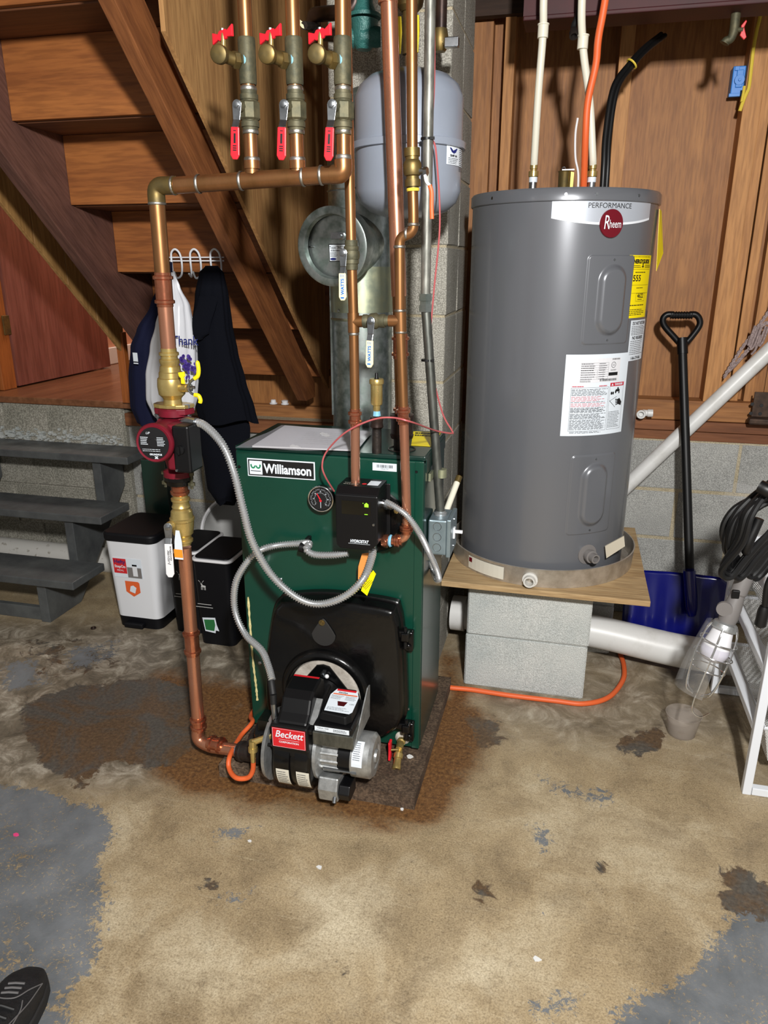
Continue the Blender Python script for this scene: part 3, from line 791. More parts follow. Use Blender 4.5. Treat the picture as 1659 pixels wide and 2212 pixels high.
Decal(lf2(.006)).rect(-.073, .012, -.018, .073).out('red_panel', M_REDV, lb)
Decal(lf2(.006)).rect(-.016, -.003, .043, .04).out('picture', M_GRAYP, lb)
Decal(lf2(.008)).rect(.008, .005, .028, .052).out('bin_picture', M_BINW, lb)
Decal(lf2(.0085)).rect(.008, .047, .028, .054).out('lid_picture', M_BINB, lb)
Decal(lf2(.007)).text('Hefty', -.045, .060, .021, offset=.0005).text('', 0, 0, .01).out('lettering', M_NAVYP, lb)
Decal(lf2(.007)).text('StepOn', -.045, .040, .015, offset=.0004).text('PEDAL', -.045, .024, .010).out('lettering', M_LABEL, lb)
ds = Decal(lf2(.004)); ds.poly([(-.035, -.02), (.02, -.02), (.026, -.025), (.026, -.065), (-.005, -.085), (-.035, -.065)]); s1 = ds.out('recycling_sticker', M_ORANGE, b1)
Decal(lf2(.006)).poly([(-.018, -.062), (.004, -.07), (.012, -.045), (.000, -.036), (-.012, -.04)]).out('symbol', M_LABEL, s1)


def deer(d, u, v, s):
    d.poly([(u - .5 * s, v - .2 * s), (u + .45 * s, v - .25 * s), (u + .5 * s, v + .1 * s), (u - .1 * s, v + .2 * s), (u - .25 * s, v + .55 * s), (u - .6 * s, v + .5 * s), (u - .4 * s, v + .25 * s)])
    for k in (-.45, -.2, .2, .4): d.rect(u + k * s - .05 * s, v - .8 * s, u + k * s + .05 * s, v - .2 * s)
    for sx in (-1, 1): d.poly([(u - .38 * s, v + .5 * s), (u - .38 * s + sx * .5 * s, v + 1.05 * s), (u - .38 * s + sx * .62 * s, v + 1.2 * s), (u - .38 * s + sx * .45 * s, v + 1.15 * s)])
    return d


def black_bin(x0, x1, y0, y1, h, label, logo_u):
    t = thing('lidded_bin', label, 'bin', ((x0 + x1) / 2, (y0 + y1) / 2, 0))
    ob('body', rbox(x0, x1, y0, y1, 0, h, .022, .09), M_BINB, t, 30)
    ob('rim', rbox(x0 - .004, x1 + .004, y0 - .004, y1 + .004, h, h + .010, .026, 0), M_WHITE, t, 30, .003)
    ob('lid', rbox(x0 + .006, x1 - .006, y0 + .006, y1 - .006, h + .010, h + .016, .02, 0), M_BINB, t, 30, .003)
    k = .045 * (y1 - y0) / h; cx = (x0 + x1) / 2
    fmap = flatmap((cx, y0 + .045 * (y1 - y0) * .45 - .0014, h * .55), (1, 0, 0), (0, -k / 1.0, 1))
    deer(Decal(fmap), logo_u, .055, .019).out('deer_print', M_TUB, t)
    Decal(fmap).rect(logo_u - .03, -.02, logo_u + .025, -.0175).out('printed_line', M_TUB, t); Decal(fmap).rect(logo_u - .038, -.032, logo_u + .03, -.0295).out('printed_line', M_TUB, t)
    return t, fmap


black_bin(-1.415, -1.285, 2.30, 2.53, .33, 'narrow black bin with white rim and deer print beside the white bin', -.01)
t2, fm2 = black_bin(-1.275, -1.125, 2.235, 2.47, .335, 'black bin with white rim and a green sticker beside the boiler', -.035)
s2_ = Decal(fm2).poly([(-.052, -.075), (.0, -.07), (.004, -.10), (.012, -.125), (-.002, -.123), (-.004, -.135), (-.045, -.13)]).out('sticker', M_LABEL, t2)
Decal(lambda u, v: fm2(u, v) + V((0, -.001, 0))).poly([(-.046, -.082), (-.004, -.078), (-.002, -.10), (-.008, -.126), (-.042, -.124)]).out('green_print', mat('sticker_green', (40, 110, 60), .5), s2_)
tb = thing('round_tub', 'round pale grey plastic tub standing on edge between the bins and the boiler', 'tub', (-.98, 2.52, 0))
tc_ = PY(520, 1150, 2.66); tc_.z = max(tc_.z, .168); ax = V((-.32, .9, -.12)).normalized()
ob('bowl', MB().lathe(tc_, ax, [(0, .160), (.0, .152), (.05, .14), (.07, .11), (.075, .0)], 48, False), M_TUB, tb, 50)
ob('rim', MB().torus(tc_, ax, .160, .006, 48, 8), M_WHITE, tb, 60)
tag(ob('green_panel', MB().mm((PY(316, 1075, 2.60).x, 2.585, .0), (PY(368, 1075, 2.60).x, 2.615, .60)), M_GREEND, None, 0, .004), 'dark green metal cabinet panel standing behind the bins', 'panel')
stk = tag(ob('wooden_stick', MB().cyl(PY(252, 1148, 2.55), PY(290, 1165, 2.60), .008, n=10), M_RUST, None), 'short brown stick lying behind the white bin', 'stick')

# white drain pipe along the foot of the wall
PRR = .057
_m, _r2 = PY(975, 1322, 2.47), PY(1270, 1359, 2.45); _e = PY(1480, 1410, 2.43)
dp = thing('drain_pipe', 'thick white drain pipe running past the concrete blocks under the water heater', 'pipe', (0, 2.45, 0))
_s = _m + (_r2 - _m) * .01
ob('pipe_run', MB().tube(fillet([_s, _r2, _e, _e + V((.7, .0, -.012))], .1), PRR, 28), M_PVC, dp)
ob('pipe_collar', MB().cyl(_s, _s + (_r2 - _s).normalized() * .05, PRR + .007, n=28), M_PVC, dp)
_l = PY(60, 1190, 2.78)
dp2 = thing('drain_pipe', 'white drain pipe lying behind the grey steps and the bins', 'pipe', (-2, 2.78, 0))
ob('pipe_run', MB().cyl((-3.3, 2.78, _l.z), (-.78, 2.78, _l.z - .01), PRR, n=28), M_PVCD, dp2)

# ================================================================== BOILER
FX0, FX1, FY, BYY, BZ0, BZ1 = -.832, -.331, 1.733, 2.03, .048, .902
pd = tag(thing('concrete_pad', 'rust stained concrete pad under the green boiler', 'pad', (-.58, 1.85, 0)), 'rust stained concrete pad under the green boiler', 'pad')
def pad_fn():
    bm = bmesh.new(); bmesh.ops.create_cube(bm, size=1); bmesh.ops.scale(bm, vec=(.552, .60, .044), verts=bm.verts); bmesh.ops.translate(bm, vec=(-.583, 1.857, .022), verts=bm.verts)
    bmesh.ops.subdivide_edges(bm, edges=bm.edges[:], cuts=14, use_grid_fill=True); r = random.Random(2)
    for v in bm.verts:
        if v.co.z > .04: v.co += V((r.uniform(-1, 1) * .003, r.uniform(-1, 1) * .003, r.uniform(-1, .2) * .002))
    me = bpy.data.meshes.new('slab'); bm.to_mesh(me); bm.free(); me.materials.append(M_PAD); me.shade_smooth(); me.set_sharp_from_angle(angle=math.radians(45)); return link('slab', me, pd)
pad_fn()

bo = thing('boiler', 'dark green oil boiler with black front door on the concrete pad', 'boiler', (-.58, 1.88, .045))
T = .012
ob('front_panel', MB().mm((FX0, FY, BZ0 + .012), (FX1, FY + T, BZ1 - .012)), M_GREEN, bo, 0, .004)
ob('front_flange', MB().mm((FX1 - .022, FY - .0025, BZ0 + .012), (FX1, FY + .002, BZ1 - .012)), M_GREEN, bo, 0, .002)
ob('side_panel', MB().mm((FX1 - .003, FY + T, BZ0 + .014), (FX1 + .0015, BYY, BZ1 - .02)), M_GREEND, bo, 0, .001)
ob('side_panel', MB().mm((FX0, FY + T, BZ0 + .014), (FX0 + .003, BYY, BZ1 - .02)), M_GREEND, bo, 0, .001)
ob('back_panel', MB().mm((FX0 + .004, BYY - .006, BZ0 + .03), (FX1 - .004, BYY, BZ1 - .03)), M_GREEND, bo, 0, .001)
ob('top_panel', MB().mm((FX0 - .002, FY + .004, BZ1 - .012), (FX1 + .003, BYY + .004, BZ1)), M_GREEND, bo, 0, .003)
ob('top_skirt', MB().mm((FX1 + .0005, FY + .02, BZ1 - .045), (FX1 + .0035, BYY + .002, BZ1 - .011)), M_GREEND, bo, 0, .001)
ob('base', MB().mm((FX0 + .02, FY + .03, .043), (FX1 - .02, BYY - .02, .1)), M_IRON, bo, 0)
for px, py in ((517, 1008), (700, 976), (900, 1019), (606, 1252), (880, 1531), (562, 1432)):
    p = PY(px, py, FY); big = py > 1200
    ob('screw', MB().lathe((p.x, FY, p.z), (0, -1, 0), [(0, .006 if big else .004), (.002, .006 if big else .004), (.004, .003)], 10), M_STEEL if big else M_BLACK, bo)
# insulation bulging from the left edge
pts = [PY(x, y, FY - .002) for x, y in ((536, 1290), (541, 1360), (547, 1430), (553, 1480), (556, 1512))]
ob('insulation_strip', MB().tube(bez(pts, 8), [.002 + .0022 * ((i * 7) % 5) / 4 for i in range(len(bez(pts, 8)))], 6), M_INSUL, bo)

ff = lambda lift: flatmap((0, FY - lift, 0), (1, 0, 0), (0, 0, 1))
# name plate
a, b_ = PY(534, 987, FY), PY(681, 1018, FY); c_ = PY(536, 1028, FY)
NX0, NX1, NZ1, NZ0 = a.x, b_.x, a.z - .002, c_.z + .001
np_ = ob('name_plate', slab(ff(.0015), NX0, NZ0, NX1, NZ1, .001), M_LABEL, bo, 0, .0006)
Decal(ff(.003)).rect(NX0 + .003, NZ0 + .003, NX1 - .003, NZ1 - .003).out('plate_field', M_INK, np_)
hh = NZ1 - NZ0
Decal(ff(.0036)).rect(NX0 + .0065, NZ0 + .006, NX0 + .042, NZ1 - .006).out('logo_field', M_LABEL, np_)
wm = Decal(ff(.0042)); cxw = NX0 + .024; czw = NZ0 + hh * .62
for s in (-1, 1):
    pts = []
    for k in range(13):
        an = math.pi + math.pi * k / 12; pts.append((cxw + s * .0072 + .0072 * math.cos(an), czw + .0085 * math.sin(an)))
    for k in range(12, -1, -1):
        an = math.pi + math.pi * k / 12; pts.append((cxw + s * .0072 + .0036 * math.cos(an), czw + .0045 * math.sin(an)))
    for q in range(12): wm.poly([pts[q], pts[q + 1], pts[24 - q], pts[25 - q]])
wm.rect(cxw - .0145, czw - .001, cxw - .0105, czw + .003).rect(cxw + .0105, czw - .001, cxw + .0145, czw + .003).out('logo_mark', mat('logo_green', (10, 130, 80), .5), np_)
Decal(ff(.0042)).rect(cxw - .014, NZ0 + hh * .30, cxw + .014, NZ0 + hh * .335).out('logo_line', M_INK, np_)
Decal(ff(.0042)).text('Williamson', NX0 + .043 + (NX1 - NX0 - .048) / 2, NZ0 + hh * .47, .0345, offset=.0011, squeeze=.83).out('lettering', M_LABEL, np_)
# bar-code label
a, b_ = PY(805, 999, FY), PY(857, 1019, FY)
bl = ob('barcode_label', slab(ff(.0006), a.x, b_.z, b_.x, a.z, .0004), M_LABEL, bo, 0)
bc = Decal(ff(.0015)); u = a.x + .010; rb = random.Random(3)
while u < b_.x - .010:
    w_ = rb.choice((.0006, .0006, .0012, .0018)); bc.rect(u, b_.z + .008, u + w_, a.z - .004); u += w_ + rb.choice((.0007, .001, .0014))
bc.text('CP6261797', (a.x + b_.x) / 2, b_.z + .005, .0045).out('barcode', M_INK, bl)
# pressure gauge
g = PY(694, 1077, FY - .03); gr = .0325
gg = ob('gauge', MB().lathe((g.x, FY + .002, g.z), (0, -1, 0), [(0, gr * .7), (.015, gr * .7), (.016, gr), (.034, gr), (.036, gr * .96), (.033, gr * .9)], 40), M_BLACKG, bo)
gf = lambda l: flatmap((g.x, FY - .0335 - l, g.z), (1, 0, 0), (0, 0, 1))
dg_ = Decal(gf(.001)).disc(0, 0, gr * .9, gr * .9, 36); dg_.out('dial', M_INK, gg)
tk = Decal(gf(.002))
for k in range(41):
    an = math.radians(225 - 270 * k / 40)
    for (ra, rb_, hw) in ((.74, .84 if k % 5 else .70, .006 if k % 5 else .012), (.48, .54 if k % 5 else .45, .006)):
        cu, su = math.cos(an), math.sin(an); A_, B_ = sorted((ra, rb_)); e = gr * hw
        tk.poly([(gr * A_ * cu - e * su, gr * A_ * su + e * cu), (gr * B_ * cu - e * su, gr * B_ * su + e * cu), (gr * B_ * cu + e * su, gr * B_ * su - e * cu), (gr * A_ * cu + e * su, gr * A_ * su - e * cu)])
for k, s in enumerate(('0', '10', '20', '30', '40', '50', '60')):
    an = math.radians(225 - 270 * k / 6); tk.text(s, gr * .60 * math.cos(an), gr * .60 * math.sin(an), .0042)
tk.rect(-.0006, -gr * .72, .0006, -.002).out('scale_print', M_LABEL, gg)
Decal(gf(.003)).poly([(-.0105, .0145), (-.0088, .0155), (.002, -.002), (-.002, -.002)]).disc(0, -.004, .0034, .0034, 16).out('needle', M_REDH, gg)
ob('bezel', MB().torus((g.x, FY - .034, g.z), (0, 1, 0), gr, .0022, 40, 8), M_CHROME, gg)
# tankless coil plate behind the control
cpx = PY(832, 1130, FY - .01); CR = .082
cp = ob('coil_plate', MB().lathe((cpx.x - .028, FY - .001, cpx.z + .004), (0, -1, 0), [(0, CR), (.014, CR), (.018, CR - .004), (.018, CR * .5), (.022, CR * .48)], 48), M_BLACKC, bo)
for k in range(6):
    an = math.radians(30 + 60 * k); cx_, cz_ = cpx.x - .028 + CR * .84 * math.cos(an), cpx.z + .004 + CR * .84 * math.sin(an)
    ob('bolt', MB().lathe((cx_, FY - .018, cz_), (0, -1, 0), [(0, .007), (.005, .007), (.0055, .0045), (.010, .0045)], 6), M_BRASS, cp, 20)

# burner door: heavy black casting with rounded shoulders
DY = FY - .062
def dpx(x, y): p = PY(x, y, DY); return (p.x, p.z)
outl = [dpx(*p) for p in ((598, 1296), (700, 1292), (835, 1310), (858, 1330), (868, 1400), (873, 1500), (872, 1560), (850, 1590), (790, 1604), (600, 1575), (570, 1540), (566, 1440), (578, 1330))]
def smooth_outline(pts, n=6): return [(p.x, p.z) for p in bez([V((x, 0, z)) for x, z in pts + [pts[0]]], n)][:-1]
out_s = smooth_outline(outl)
ccx = sum(p[0] for p in out_s) / len(out_s); ccz = sum(p[1] for p in out_s) / len(out_s)
def door_shell(levels):
    m = MB(); n = len(out_s); vs_ = []
    for y, k in levels: vs_ += [(ccx + (x - ccx) * k, y, ccz + (z - ccz) * k) for x, z in out_s]
    fs = [(i * n + j, i * n + (j + 1) % n, (i + 1) * n + (j + 1) % n, (i + 1) * n + j) for i in range(len(levels) - 1) for j in range(n)]
    fs.append(tuple((len(levels) - 1) * n + j for j in range(n))); return m.add(vs_, fs)
dr = ob('burner_door', door_shell([(FY - .004, 1.0), (FY - .022, 1.0), (FY - .024, .985), (FY - .030, .965), (DY + .010, .955), (DY + .003, .935), (DY, .90)]), M_BLACKC, bo, 50)
hc = PY(700, 1500, DY - .02); HX, HZ = hc.x, hc.z
ob('door_ring', MB().lathe((HX, DY + .004, HZ), (0, -1, 0), [(0, .128), (.012, .126), (.022, .120), (.026, .112), (.024, .104), (.010, .100), (.008, .02)], 56), M_BLACKC, dr, 50)
ob('gasket', MB().lathe((HX, DY - .004, HZ), (0, -1, 0), [(0, .099), (.010, .097), (.012, .09), (.012, .05)], 48), M_GASKET, dr, 50)
pt = [(0, .092), (.018, .088), (.075, .015), (.085, -.02), (.085, -.09), (-.085, -.09), (-.085, -.02), (-.075, .015), (-.018, .088)]
ob('mounting_flange', MB().prism([(HX + x, DY - .017, HZ + z) for x, z in pt], (0, -.007, 0)), M_BLACKG, dr, 0, .002)
ob('flange_nut', MB().lathe((HX + .002, DY - .024, HZ + .066), (0, -1, 0), [(0, .009), (.006, .009), (.007, .005), (.012, .005)], 6), M_STEEL, dr, 20)
ob('flange_knob', MB().ball((HX + .013, DY - .030, HZ + .063), .006, 12), M_WHITE, dr)
# observation port cover
pv = PY(697, 1345, DY); tear = [(pv.x, pv.z + .008)]
tear = []
for k in range(28):
    an = 2 * math.pi * k / 28 + math.pi / 2; r_ = .033
    x_, z_ = r_ * math.cos(an), r_ * math.sin(an)
    if z_ > 0: x_ *= 1 - .62 * (z_ / r_); z_ *= 1.42
    tear.append((pv.x + .003 + x_, DY - .0015, pv.z - .033 + z_))
ob('port_cover', MB().prism(tear, (0, -.004, 0)), mat('port_grey', (38, 37, 36), .6), dr, 0, .001)
ob('port_bolt', MB().lathe((pv.x, DY - .005, pv.z + .003), (0, -1, 0), [(0, .0085), (.003, .0085), (.003, .005), (.008, .0045)], 12), M_BRASSD, dr, 25)
for (x, y) in ((870, 1375), (872, 1572)):
    p = PY(x, y, FY - .03)
    ob('hinge_arm', MB().box((p.x - .018, FY - .036, p.z + .012), (.05, .018, .020)).box((p.x + .008, FY - .036, p.z + .006), (.022, .026, .026)), M_BLACKC, dr, 0, .004)
    ob('hinge_bracket', MB().box((p.x + .014, FY - .012, p.z - .018), (.024, .024, .058)).cyl((p.x + .014, FY - .022, p.z - .030), (p.x + .014, FY - .030, p.z - .030), .008, n=12), M_BLACKC, dr, 30, .004)
    ob('hinge_pin', MB().cyl((p.x + .008, FY - .036, p.z - .03), (p.x + .008, FY - .036, p.z + .03), .005, n=10), M_BLACK, dr)

# drain cock at the foot of the boiler
dv = thing('drain_cock', 'small brass drain cock with red handle at the boiler foot', 'valve', (-.37, 1.70, .05))
p = PY(868, 1598, FY - .01); p = V((p.x, FY + .01, p.z))
e1 = p + V((0, -.055, -.004)); e2 = e1 + V((.002, -.045, -.034))
ob('plug', MB().lathe(p, (0, -1, 0), [(0, .022), (.012, .021), (.02, .013)], 16), M_GASKET, dv)
ob('body', MB().lathe(p + V((0, -.01, 0)), e1 - p, [(0, .008), (.012, .008), (.012, .012), (.02, .012), (.022, .009), (.034, .011), (.05, .009)], 16).lathe(e1 + V((0, .006, 0)), e2 - e1, [(0, .009), (.016, .011), (.018, .013), (.03, .013), (.032, .010), (.05, .011), (.052, .012), (.06, .012), (.061, .008), (.04, .007)], 16), M_BRASS, dv)
sp = e1 + V((-.022, -.012, .0))
ob('stem', MB().cyl(e1 + V((0, -.004, 0)), sp, .004, n=10), M_BRASSD, dv)
bt_ = [(-.009, .012), (-.012, .028), (.012, .028), (.009, .012), (.008, 0), (.009, -.012), (.012, -.028), (-.012, -.028), (-.009, -.012), (-.008, 0)]
ob('handle', MB().prism([(sp.x - .004, sp.y + u, sp.z + v) for u, v in bt_], (.007, 0, 0)), M_REDH, dv, 0, .002)

# ---- papers and stickers on top
pb = thing('paper_sleeve', 'sheaf of white papers in a clear plastic sleeve on the boiler top', 'papers', (-.65, 1.87, BZ1))
ps = [PZ(x, y, BZ1 + .004) for x, y in ((545, 966), (770, 975), (802, 935), (615, 922))]
ob('papers', MB().prism([p for p in ps], (0, 0, .004)), M_PAPER, pb, 0)
ps2 = [PZ(x, y, BZ1 + .009) for x, y in ((508, 968), (768, 977), (812, 930), (608, 921))]
n_ = 22
def slv(u, v):
    p = (ps2[0] * (1 - u) + ps2[1] * u) * (1 - v) + (ps2[3] * (1 - u) + ps2[2] * u) * v
    return p + V((0, 0, .0028 * math.sin(9 * u + 4 * v) * math.sin(5 * v + 2 * u) + .0015))
ob('sleeve', MB().grid(slv, n_, n_), M_SLEEVE, pb, 80)
dpn = Decal(lambda u, v: (ps[0] * (1 - u) + ps[1] * u) * (1 - v) + (ps[3] * (1 - u) + ps[2] * u) * v + V((0, 0, .0044)))
dpn.lines(.35, .85, .15, .8, 7, .008, random.Random(4)).out('print', M_TUB, pb)
ys_ = [PZ(x, y, BZ1 + .0008) for x, y in ((888, 962), (935, 965), (953, 934), (893, 932))]
yl = tag(ob('yellow_sticker', MB().prism(ys_, (0, 0, .0004)), M_YEL, None, 0), 'yellow warning sticker with black print on the boiler top', 'sticker')
ym = lambda u, v: (ys_[0] * (1 - u) + ys_[1] * u) * (1 - v) + (ys_[3] * (1 - u) + ys_[2] * u) * v + V((0, 0, .0009))
Decal(ym).lines(.08, .92, .62, .95, 2, .09, random.Random(8)).out('print', M_INK, yl)

# ================================================================== OIL BURNER
bu = thing('oil_burner', 'oil burner with black blower housing and silver motor on the boiler door', 'burner', (-.58, 1.5, .05))
DX0, DX1, DYc, DZc, DR = -.652, -.546, 1.535, .160, .098
ob('air_tube', MB().cyl((HX, DY - .022, HZ), (HX, DYc + .02, HZ - .01), .052, n=32), M_BLACK, bu)
hs = ob('blower_housing', MB().lathe((DX0, DYc, DZc), (1, 0, 0), [(0, DR - .02), (.006, DR - .004), (.012, DR), (.05, DR), (.052, DR - .006), (.062, DR - .006), (.064, DR), (DX1 - DX0 - .012, DR), (DX1 - DX0 - .006, DR - .004), (DX1 - DX0, DR - .02)], 56), M_BLACKG, bu, 40)
ob('housing_neck', MB().prism([(DX0 + .004, y, z) for y, z in ((DYc - .088, .190), (DYc - .085, .262), (DYc - .06, .275), (DYc + .09, .300), (DYc + .12, .25), (DYc + .08, .14))], (DX1 - DX0 - .008, 0, 0)), M_BLACK, bu, 0, .004)
for s in (0, 1):       # rating stickers on the drum
    ua = DX0 + .016 + s * .053
    cyl_map = lambda u, v: V((u, DYc - (DR + .0008) * math.cos(v), DZc + (DR + .0008) * math.sin(v)))
    d = Decal(cyl_map)
    for q in range(8): d.rect(ua, math.radians(-34 + q * 4.2), ua + .034, math.radians(-34 + (q + 1) * 4.2))
    so = d.out('rating_sticker', M_LABEL2, hs)
    cm2 = lambda u, v: V((u, DYc - (DR + .0014) * math.cos(v), DZc + (DR + .0014) * math.sin(v)))
    Decal(cm2).lines(ua + .003, ua + .031, math.radians(-32), math.radians(-3), 7, .022, random.Random(s + 3)).out('print', M_INKG, so)
# red name label on the front
q = [PY(x, y, 1.443) for x, y in ((601, 1613), (668, 1617), (666, 1571), (599, 1566))]
LX0, LX1 = DX0 + .010, DX1 - .010; LZ0, LZ1 = .222, .276
ob('label_block', MB().mm((DX0 + .004, 1.441, .212), (DX1 - .004, 1.47, .283)), M_BLACK, bu, 0, .006)
bfm = lambda l: flatmap((0, 1.4405 - l, 0), (1, 0, 0), (0, 0, 1))
nl = ob('name_label', slab(bfm(.0006), LX0, LZ0, LX1, LZ1, .0004), M_BADGER, bu, 0)
dd = Decal(bfm(.0016)); mxl = (LX0 + LX1) / 2
dd.text('Beckett', mxl, LZ0 + .037, .027, shear=.28, offset=.0004, squeeze=.86).rect(LX0 + .016, LZ0 + .0225, LX1 - .016, LZ0 + .0232).text('CORPORATION', mxl, LZ0 + .0155, .0072, offset=.0002).frame(LX0 + .001, LZ0 + .001, LX1 - .001, LZ1 - .001, .0006).out('lettering', M_LABEL, nl)
# black hinged igniter cover, sloping back
ig = ob('igniter', MB().prism([(DX0 + .018, y, z) for y, z in ((1.452, .272), (1.452, .284), (1.475, .300), (1.492, .330), (1.515, .342), (1.570, .348), (1.592, .335), (1.60, .29))], (.078, 0, 0)), M_BLACKP, bu, 0, .006)
Decal(flatmap((DX0 + .057, 1.56, .3485), (1, 0, 0), (0, 1, 0))).rect(-.034, .004, .034, .012).out('red_print', M_BADGER, ig)
ob('igniter_base', MB().mm((DX0 + .002, 1.448, .262), (DX1 + .004, 1.60, .276)), M_BLACK, bu, 0, .003)
ob('latch_plate', MB().prism([(DX1 - .012, y, z) for y, z in ((1.47, .277), (1.53, .315), (1.535, .309), (1.475, .271))], (.018, 0, 0)), M_ALU, bu, 0, .001)
# primary control on its grey mounting box
px0, px1 = DX1 + .004, DX1 + .108
ob('mounting_box', MB().mm((px0, 1.45, .236), (px1, 1.59, .2735)), M_CONDUIT, bu, 0, .003)
ob('mounting_flap', MB().prism([(px1 - .002, y, z) for y, z in ((1.452, .236), (1.60, .236), (1.605, .325), (1.585, .328))], (.003, 0, 0)), M_ALU, bu, 0)
pc = ob('control_base', MB().mm((px0 + .002, 1.452, .2740), (px1 - .003, 1.585, .293)), M_BLACKP, bu, 0, .005)
pm = MB(); aa = [(px0 + .012, 1.47), (px1 - .022, 1.462), (px1 - .010, 1.478), (px1 - .010, 1.562), (px1 - .022, 1.575), (px0 + .022, 1.575), (px0 + .012, 1.56)]
pm.add([(x, y, .2935) for x, y in aa] + [(px0 + .056 + (x - px0 - .056) * .88, 1.52 + (y - 1.52) * .88, .3215 + (y - 1.52) * .14) for x, y in aa], [tuple(range(7)), tuple(range(7, 14))] + [(i, (i + 1) % 7, (i + 1) % 7 + 7, i + 7) for i in range(7)])
pt_ = ob('control_module', pm, M_BLACKP, bu, 0, .003)
tm = lambda l: flatmap((px0 + .056, 1.52, .3218 + l), (1, 0, 0), (0, 1, .14))
cs = Decal(tm(.0006)).poly([(-.034, -.040), (.030, -.042), (.036, -.034), (.037, .020), (.028, .043), (-.026, .043), (-.036, .020)]).out('control_sticker', M_LABEL, pt_)
Decal(tm(.0011)).rect(-.024, .036, .026, .043).out('red_strip', M_BADGER, cs); Decal(tm(.0011)).rect(-.030, .022, .033, .026).out('orange_strip', M_ORANGE, cs)
Decal(tm(.0011)).text('GeniSys', -.006, .0305, .0075, offset=.0002).lines(-.032, .0, .004, .020, 4, .0011, random.Random(2)).lines(.005, .034, .004, .020, 4, .0011, random.Random(6)).lines(-.03, .028, -.036, -.024, 3, .001, random.Random(9)).text('120V', .027, -.008, .006).out('print', M_INK, cs)
Decal(tm(.0012)).poly([(-.006, -.018), (.010, -.018), (.015, -.002), (-.011, -.002)]).out('display', mat('display_dark_red', (70, 14, 18), .2), cs)
sm = lambda l: flatmap(((px0 + px1) / 2, 1.4515 - l, .2835), (1, 0, 0), (0, 0, 1))
fs_ = Decal(sm(.0006)).rect(-.045, -.0065, .042, .0065).out('front_sticker', M_LABEL, pc)
Decal(sm(.0011)).text('7505A-1500', -.024, .002, .0058).lines(-.042, -.01, -.0055, -.0025, 1, .001, random.Random(4)).lines(.002, .036, -.004, .004, 3, .0012, random.Random(5)).out('print', M_INK, fs_)
# motor on the right
MZ, MY_, MR = .170, 1.53, .054
mo = ob('motor_end', MB().lathe((DX1 - .006, MY_, MZ), (1, 0, 0), [(0, MR + .022), (.012, MR + .022), (.016, MR + .012), (.02, MR)], 40), M_ALU, bu, 40)
for k in range(16):
    an = 2 * math.pi * k / 16; c_ = V((0, math.cos(an), math.sin(an)))
    ob('cooling_rib', MB().cyl(V((DX1 + .012, MY_, MZ)) + c_ * (MR - .002), V((DX1 + .058, MY_, MZ)) + c_ * (MR - .004), .004, n=6), M_ALU, mo)
ob('motor_shell', MB().cyl((DX1 + .010, MY_, MZ), (DX1 + .058, MY_, MZ), MR - .003, n=40), M_ALU, bu)
ob('motor_band', MB().cyl((DX1 + .056, MY_, MZ), (DX1 + .096, MY_, MZ), MR - .002, n=40), M_BLACKP, bu)
me_ = ob('motor_cap', MB().lathe((DX1 + .090, MY_, MZ), (1, 0, 0), [(0, MR + .004), (.046, MR + .004), (.054, MR - .004), (.055, MR * .6), (.052, MR * .56), (.052, MR * .32), (.058, MR * .3), (.058, MR * .1)], 44), M_ALU, bu, 40)
mc = lambda u, v: V((u, MY_ - (MR + .0048) * math.cos(v), MZ + (MR + .0048) * math.sin(v)))
d = Decal(mc)
for k in range(8): d.rect(DX1 + .095, math.radians(2 + k * 8), DX1 + .122, math.radians(2 + (k + 1) * 8))
ml = d.out('motor_sticker', M_LABEL, me_)
mc2 = lambda u, v: V((u, MY_ - (MR + .0054) * math.cos(v), MZ + (MR + .0054) * math.sin(v)))
Decal(mc2).lines(DX1 + .098, DX1 + .119, math.radians(18), math.radians(62), 9, .03, random.Random(1)).out('print', M_INKG, ml)
for an in (math.radians(200), math.radians(-20), math.radians(100)):
    c_ = V((0, math.cos(an), math.sin(an))) * (MR + .003)
    ob('through_bolt', MB().cyl(V((DX1 + .02, MY_, MZ)) + c_, V((DX1 + .10, MY_, MZ)) + c_, .0035, n=8).cyl(V((DX1 + .095, MY_, MZ)) + c_, V((DX1 + .107, MY_, MZ)) + c_, .006, n=8), M_STEEL, bu)
ob('motor_foot', MB().prism([(DX1 + .008, y, z) for y, z in ((1.475, .125), (1.462, .095), (1.470, .058), (1.53, .052), (1.55, .1))], (.052, 0, 0)), M_ALU, bu, 0, .004)
ob('capacitor_clip', MB().prism([(DX1 + .060, y, z) for y, z in ((1.478, .105), (1.466, .085), (1.478, .06), (1.53, .06), (1.53, .1))], (.03, 0, 0)), M_BLACKP, bu, 0, .003)
ob('foot_stud', MB().cyl((DX1 + .052, 1.462, .062), (DX1 + .052, 1.475, .082), .006, n=10), M_STEEL, bu)
# left side: air shutter plate, fuel pump and solenoid
ob('air_shutter', MB().lathe((DX0 - .030, DYc, DZc), (1, 0, 0), [(0, DR - .03), (.002, DR - .008), (.012, DR - .004), (.014, DR - .02)], 40), M_ALU, bu, 40)
ob('shutter_slot', MB().box((DX0 - .029, DYc - .064, DZc - .01), (.008, .030, .052)), M_BLACK, bu, 0, .004)
fp = ob('fuel_pump', MB().lathe((DX0 - .028, DYc + .02, DZc + .015), (-1, 0, 0), [(0, .040), (.02, .040), (.022, .034), (.048, .034), (.052, .028)], 12).box((DX0 - .040, DYc - .01, DZc + .07), (.03, .05, .03)), M_BLACKC, bu, 30)
ob('pump_wire', MB().tube(bez([(DX0 - .05, 1.50, .20), (DX0 - .03, 1.475, .195), (DX0 - .005, 1.465, .205), (DX0 + .006, 1.45, .215)], 8), .0045, 8), M_CORD, bu)
elb = PY(546, 1600, 1.47)
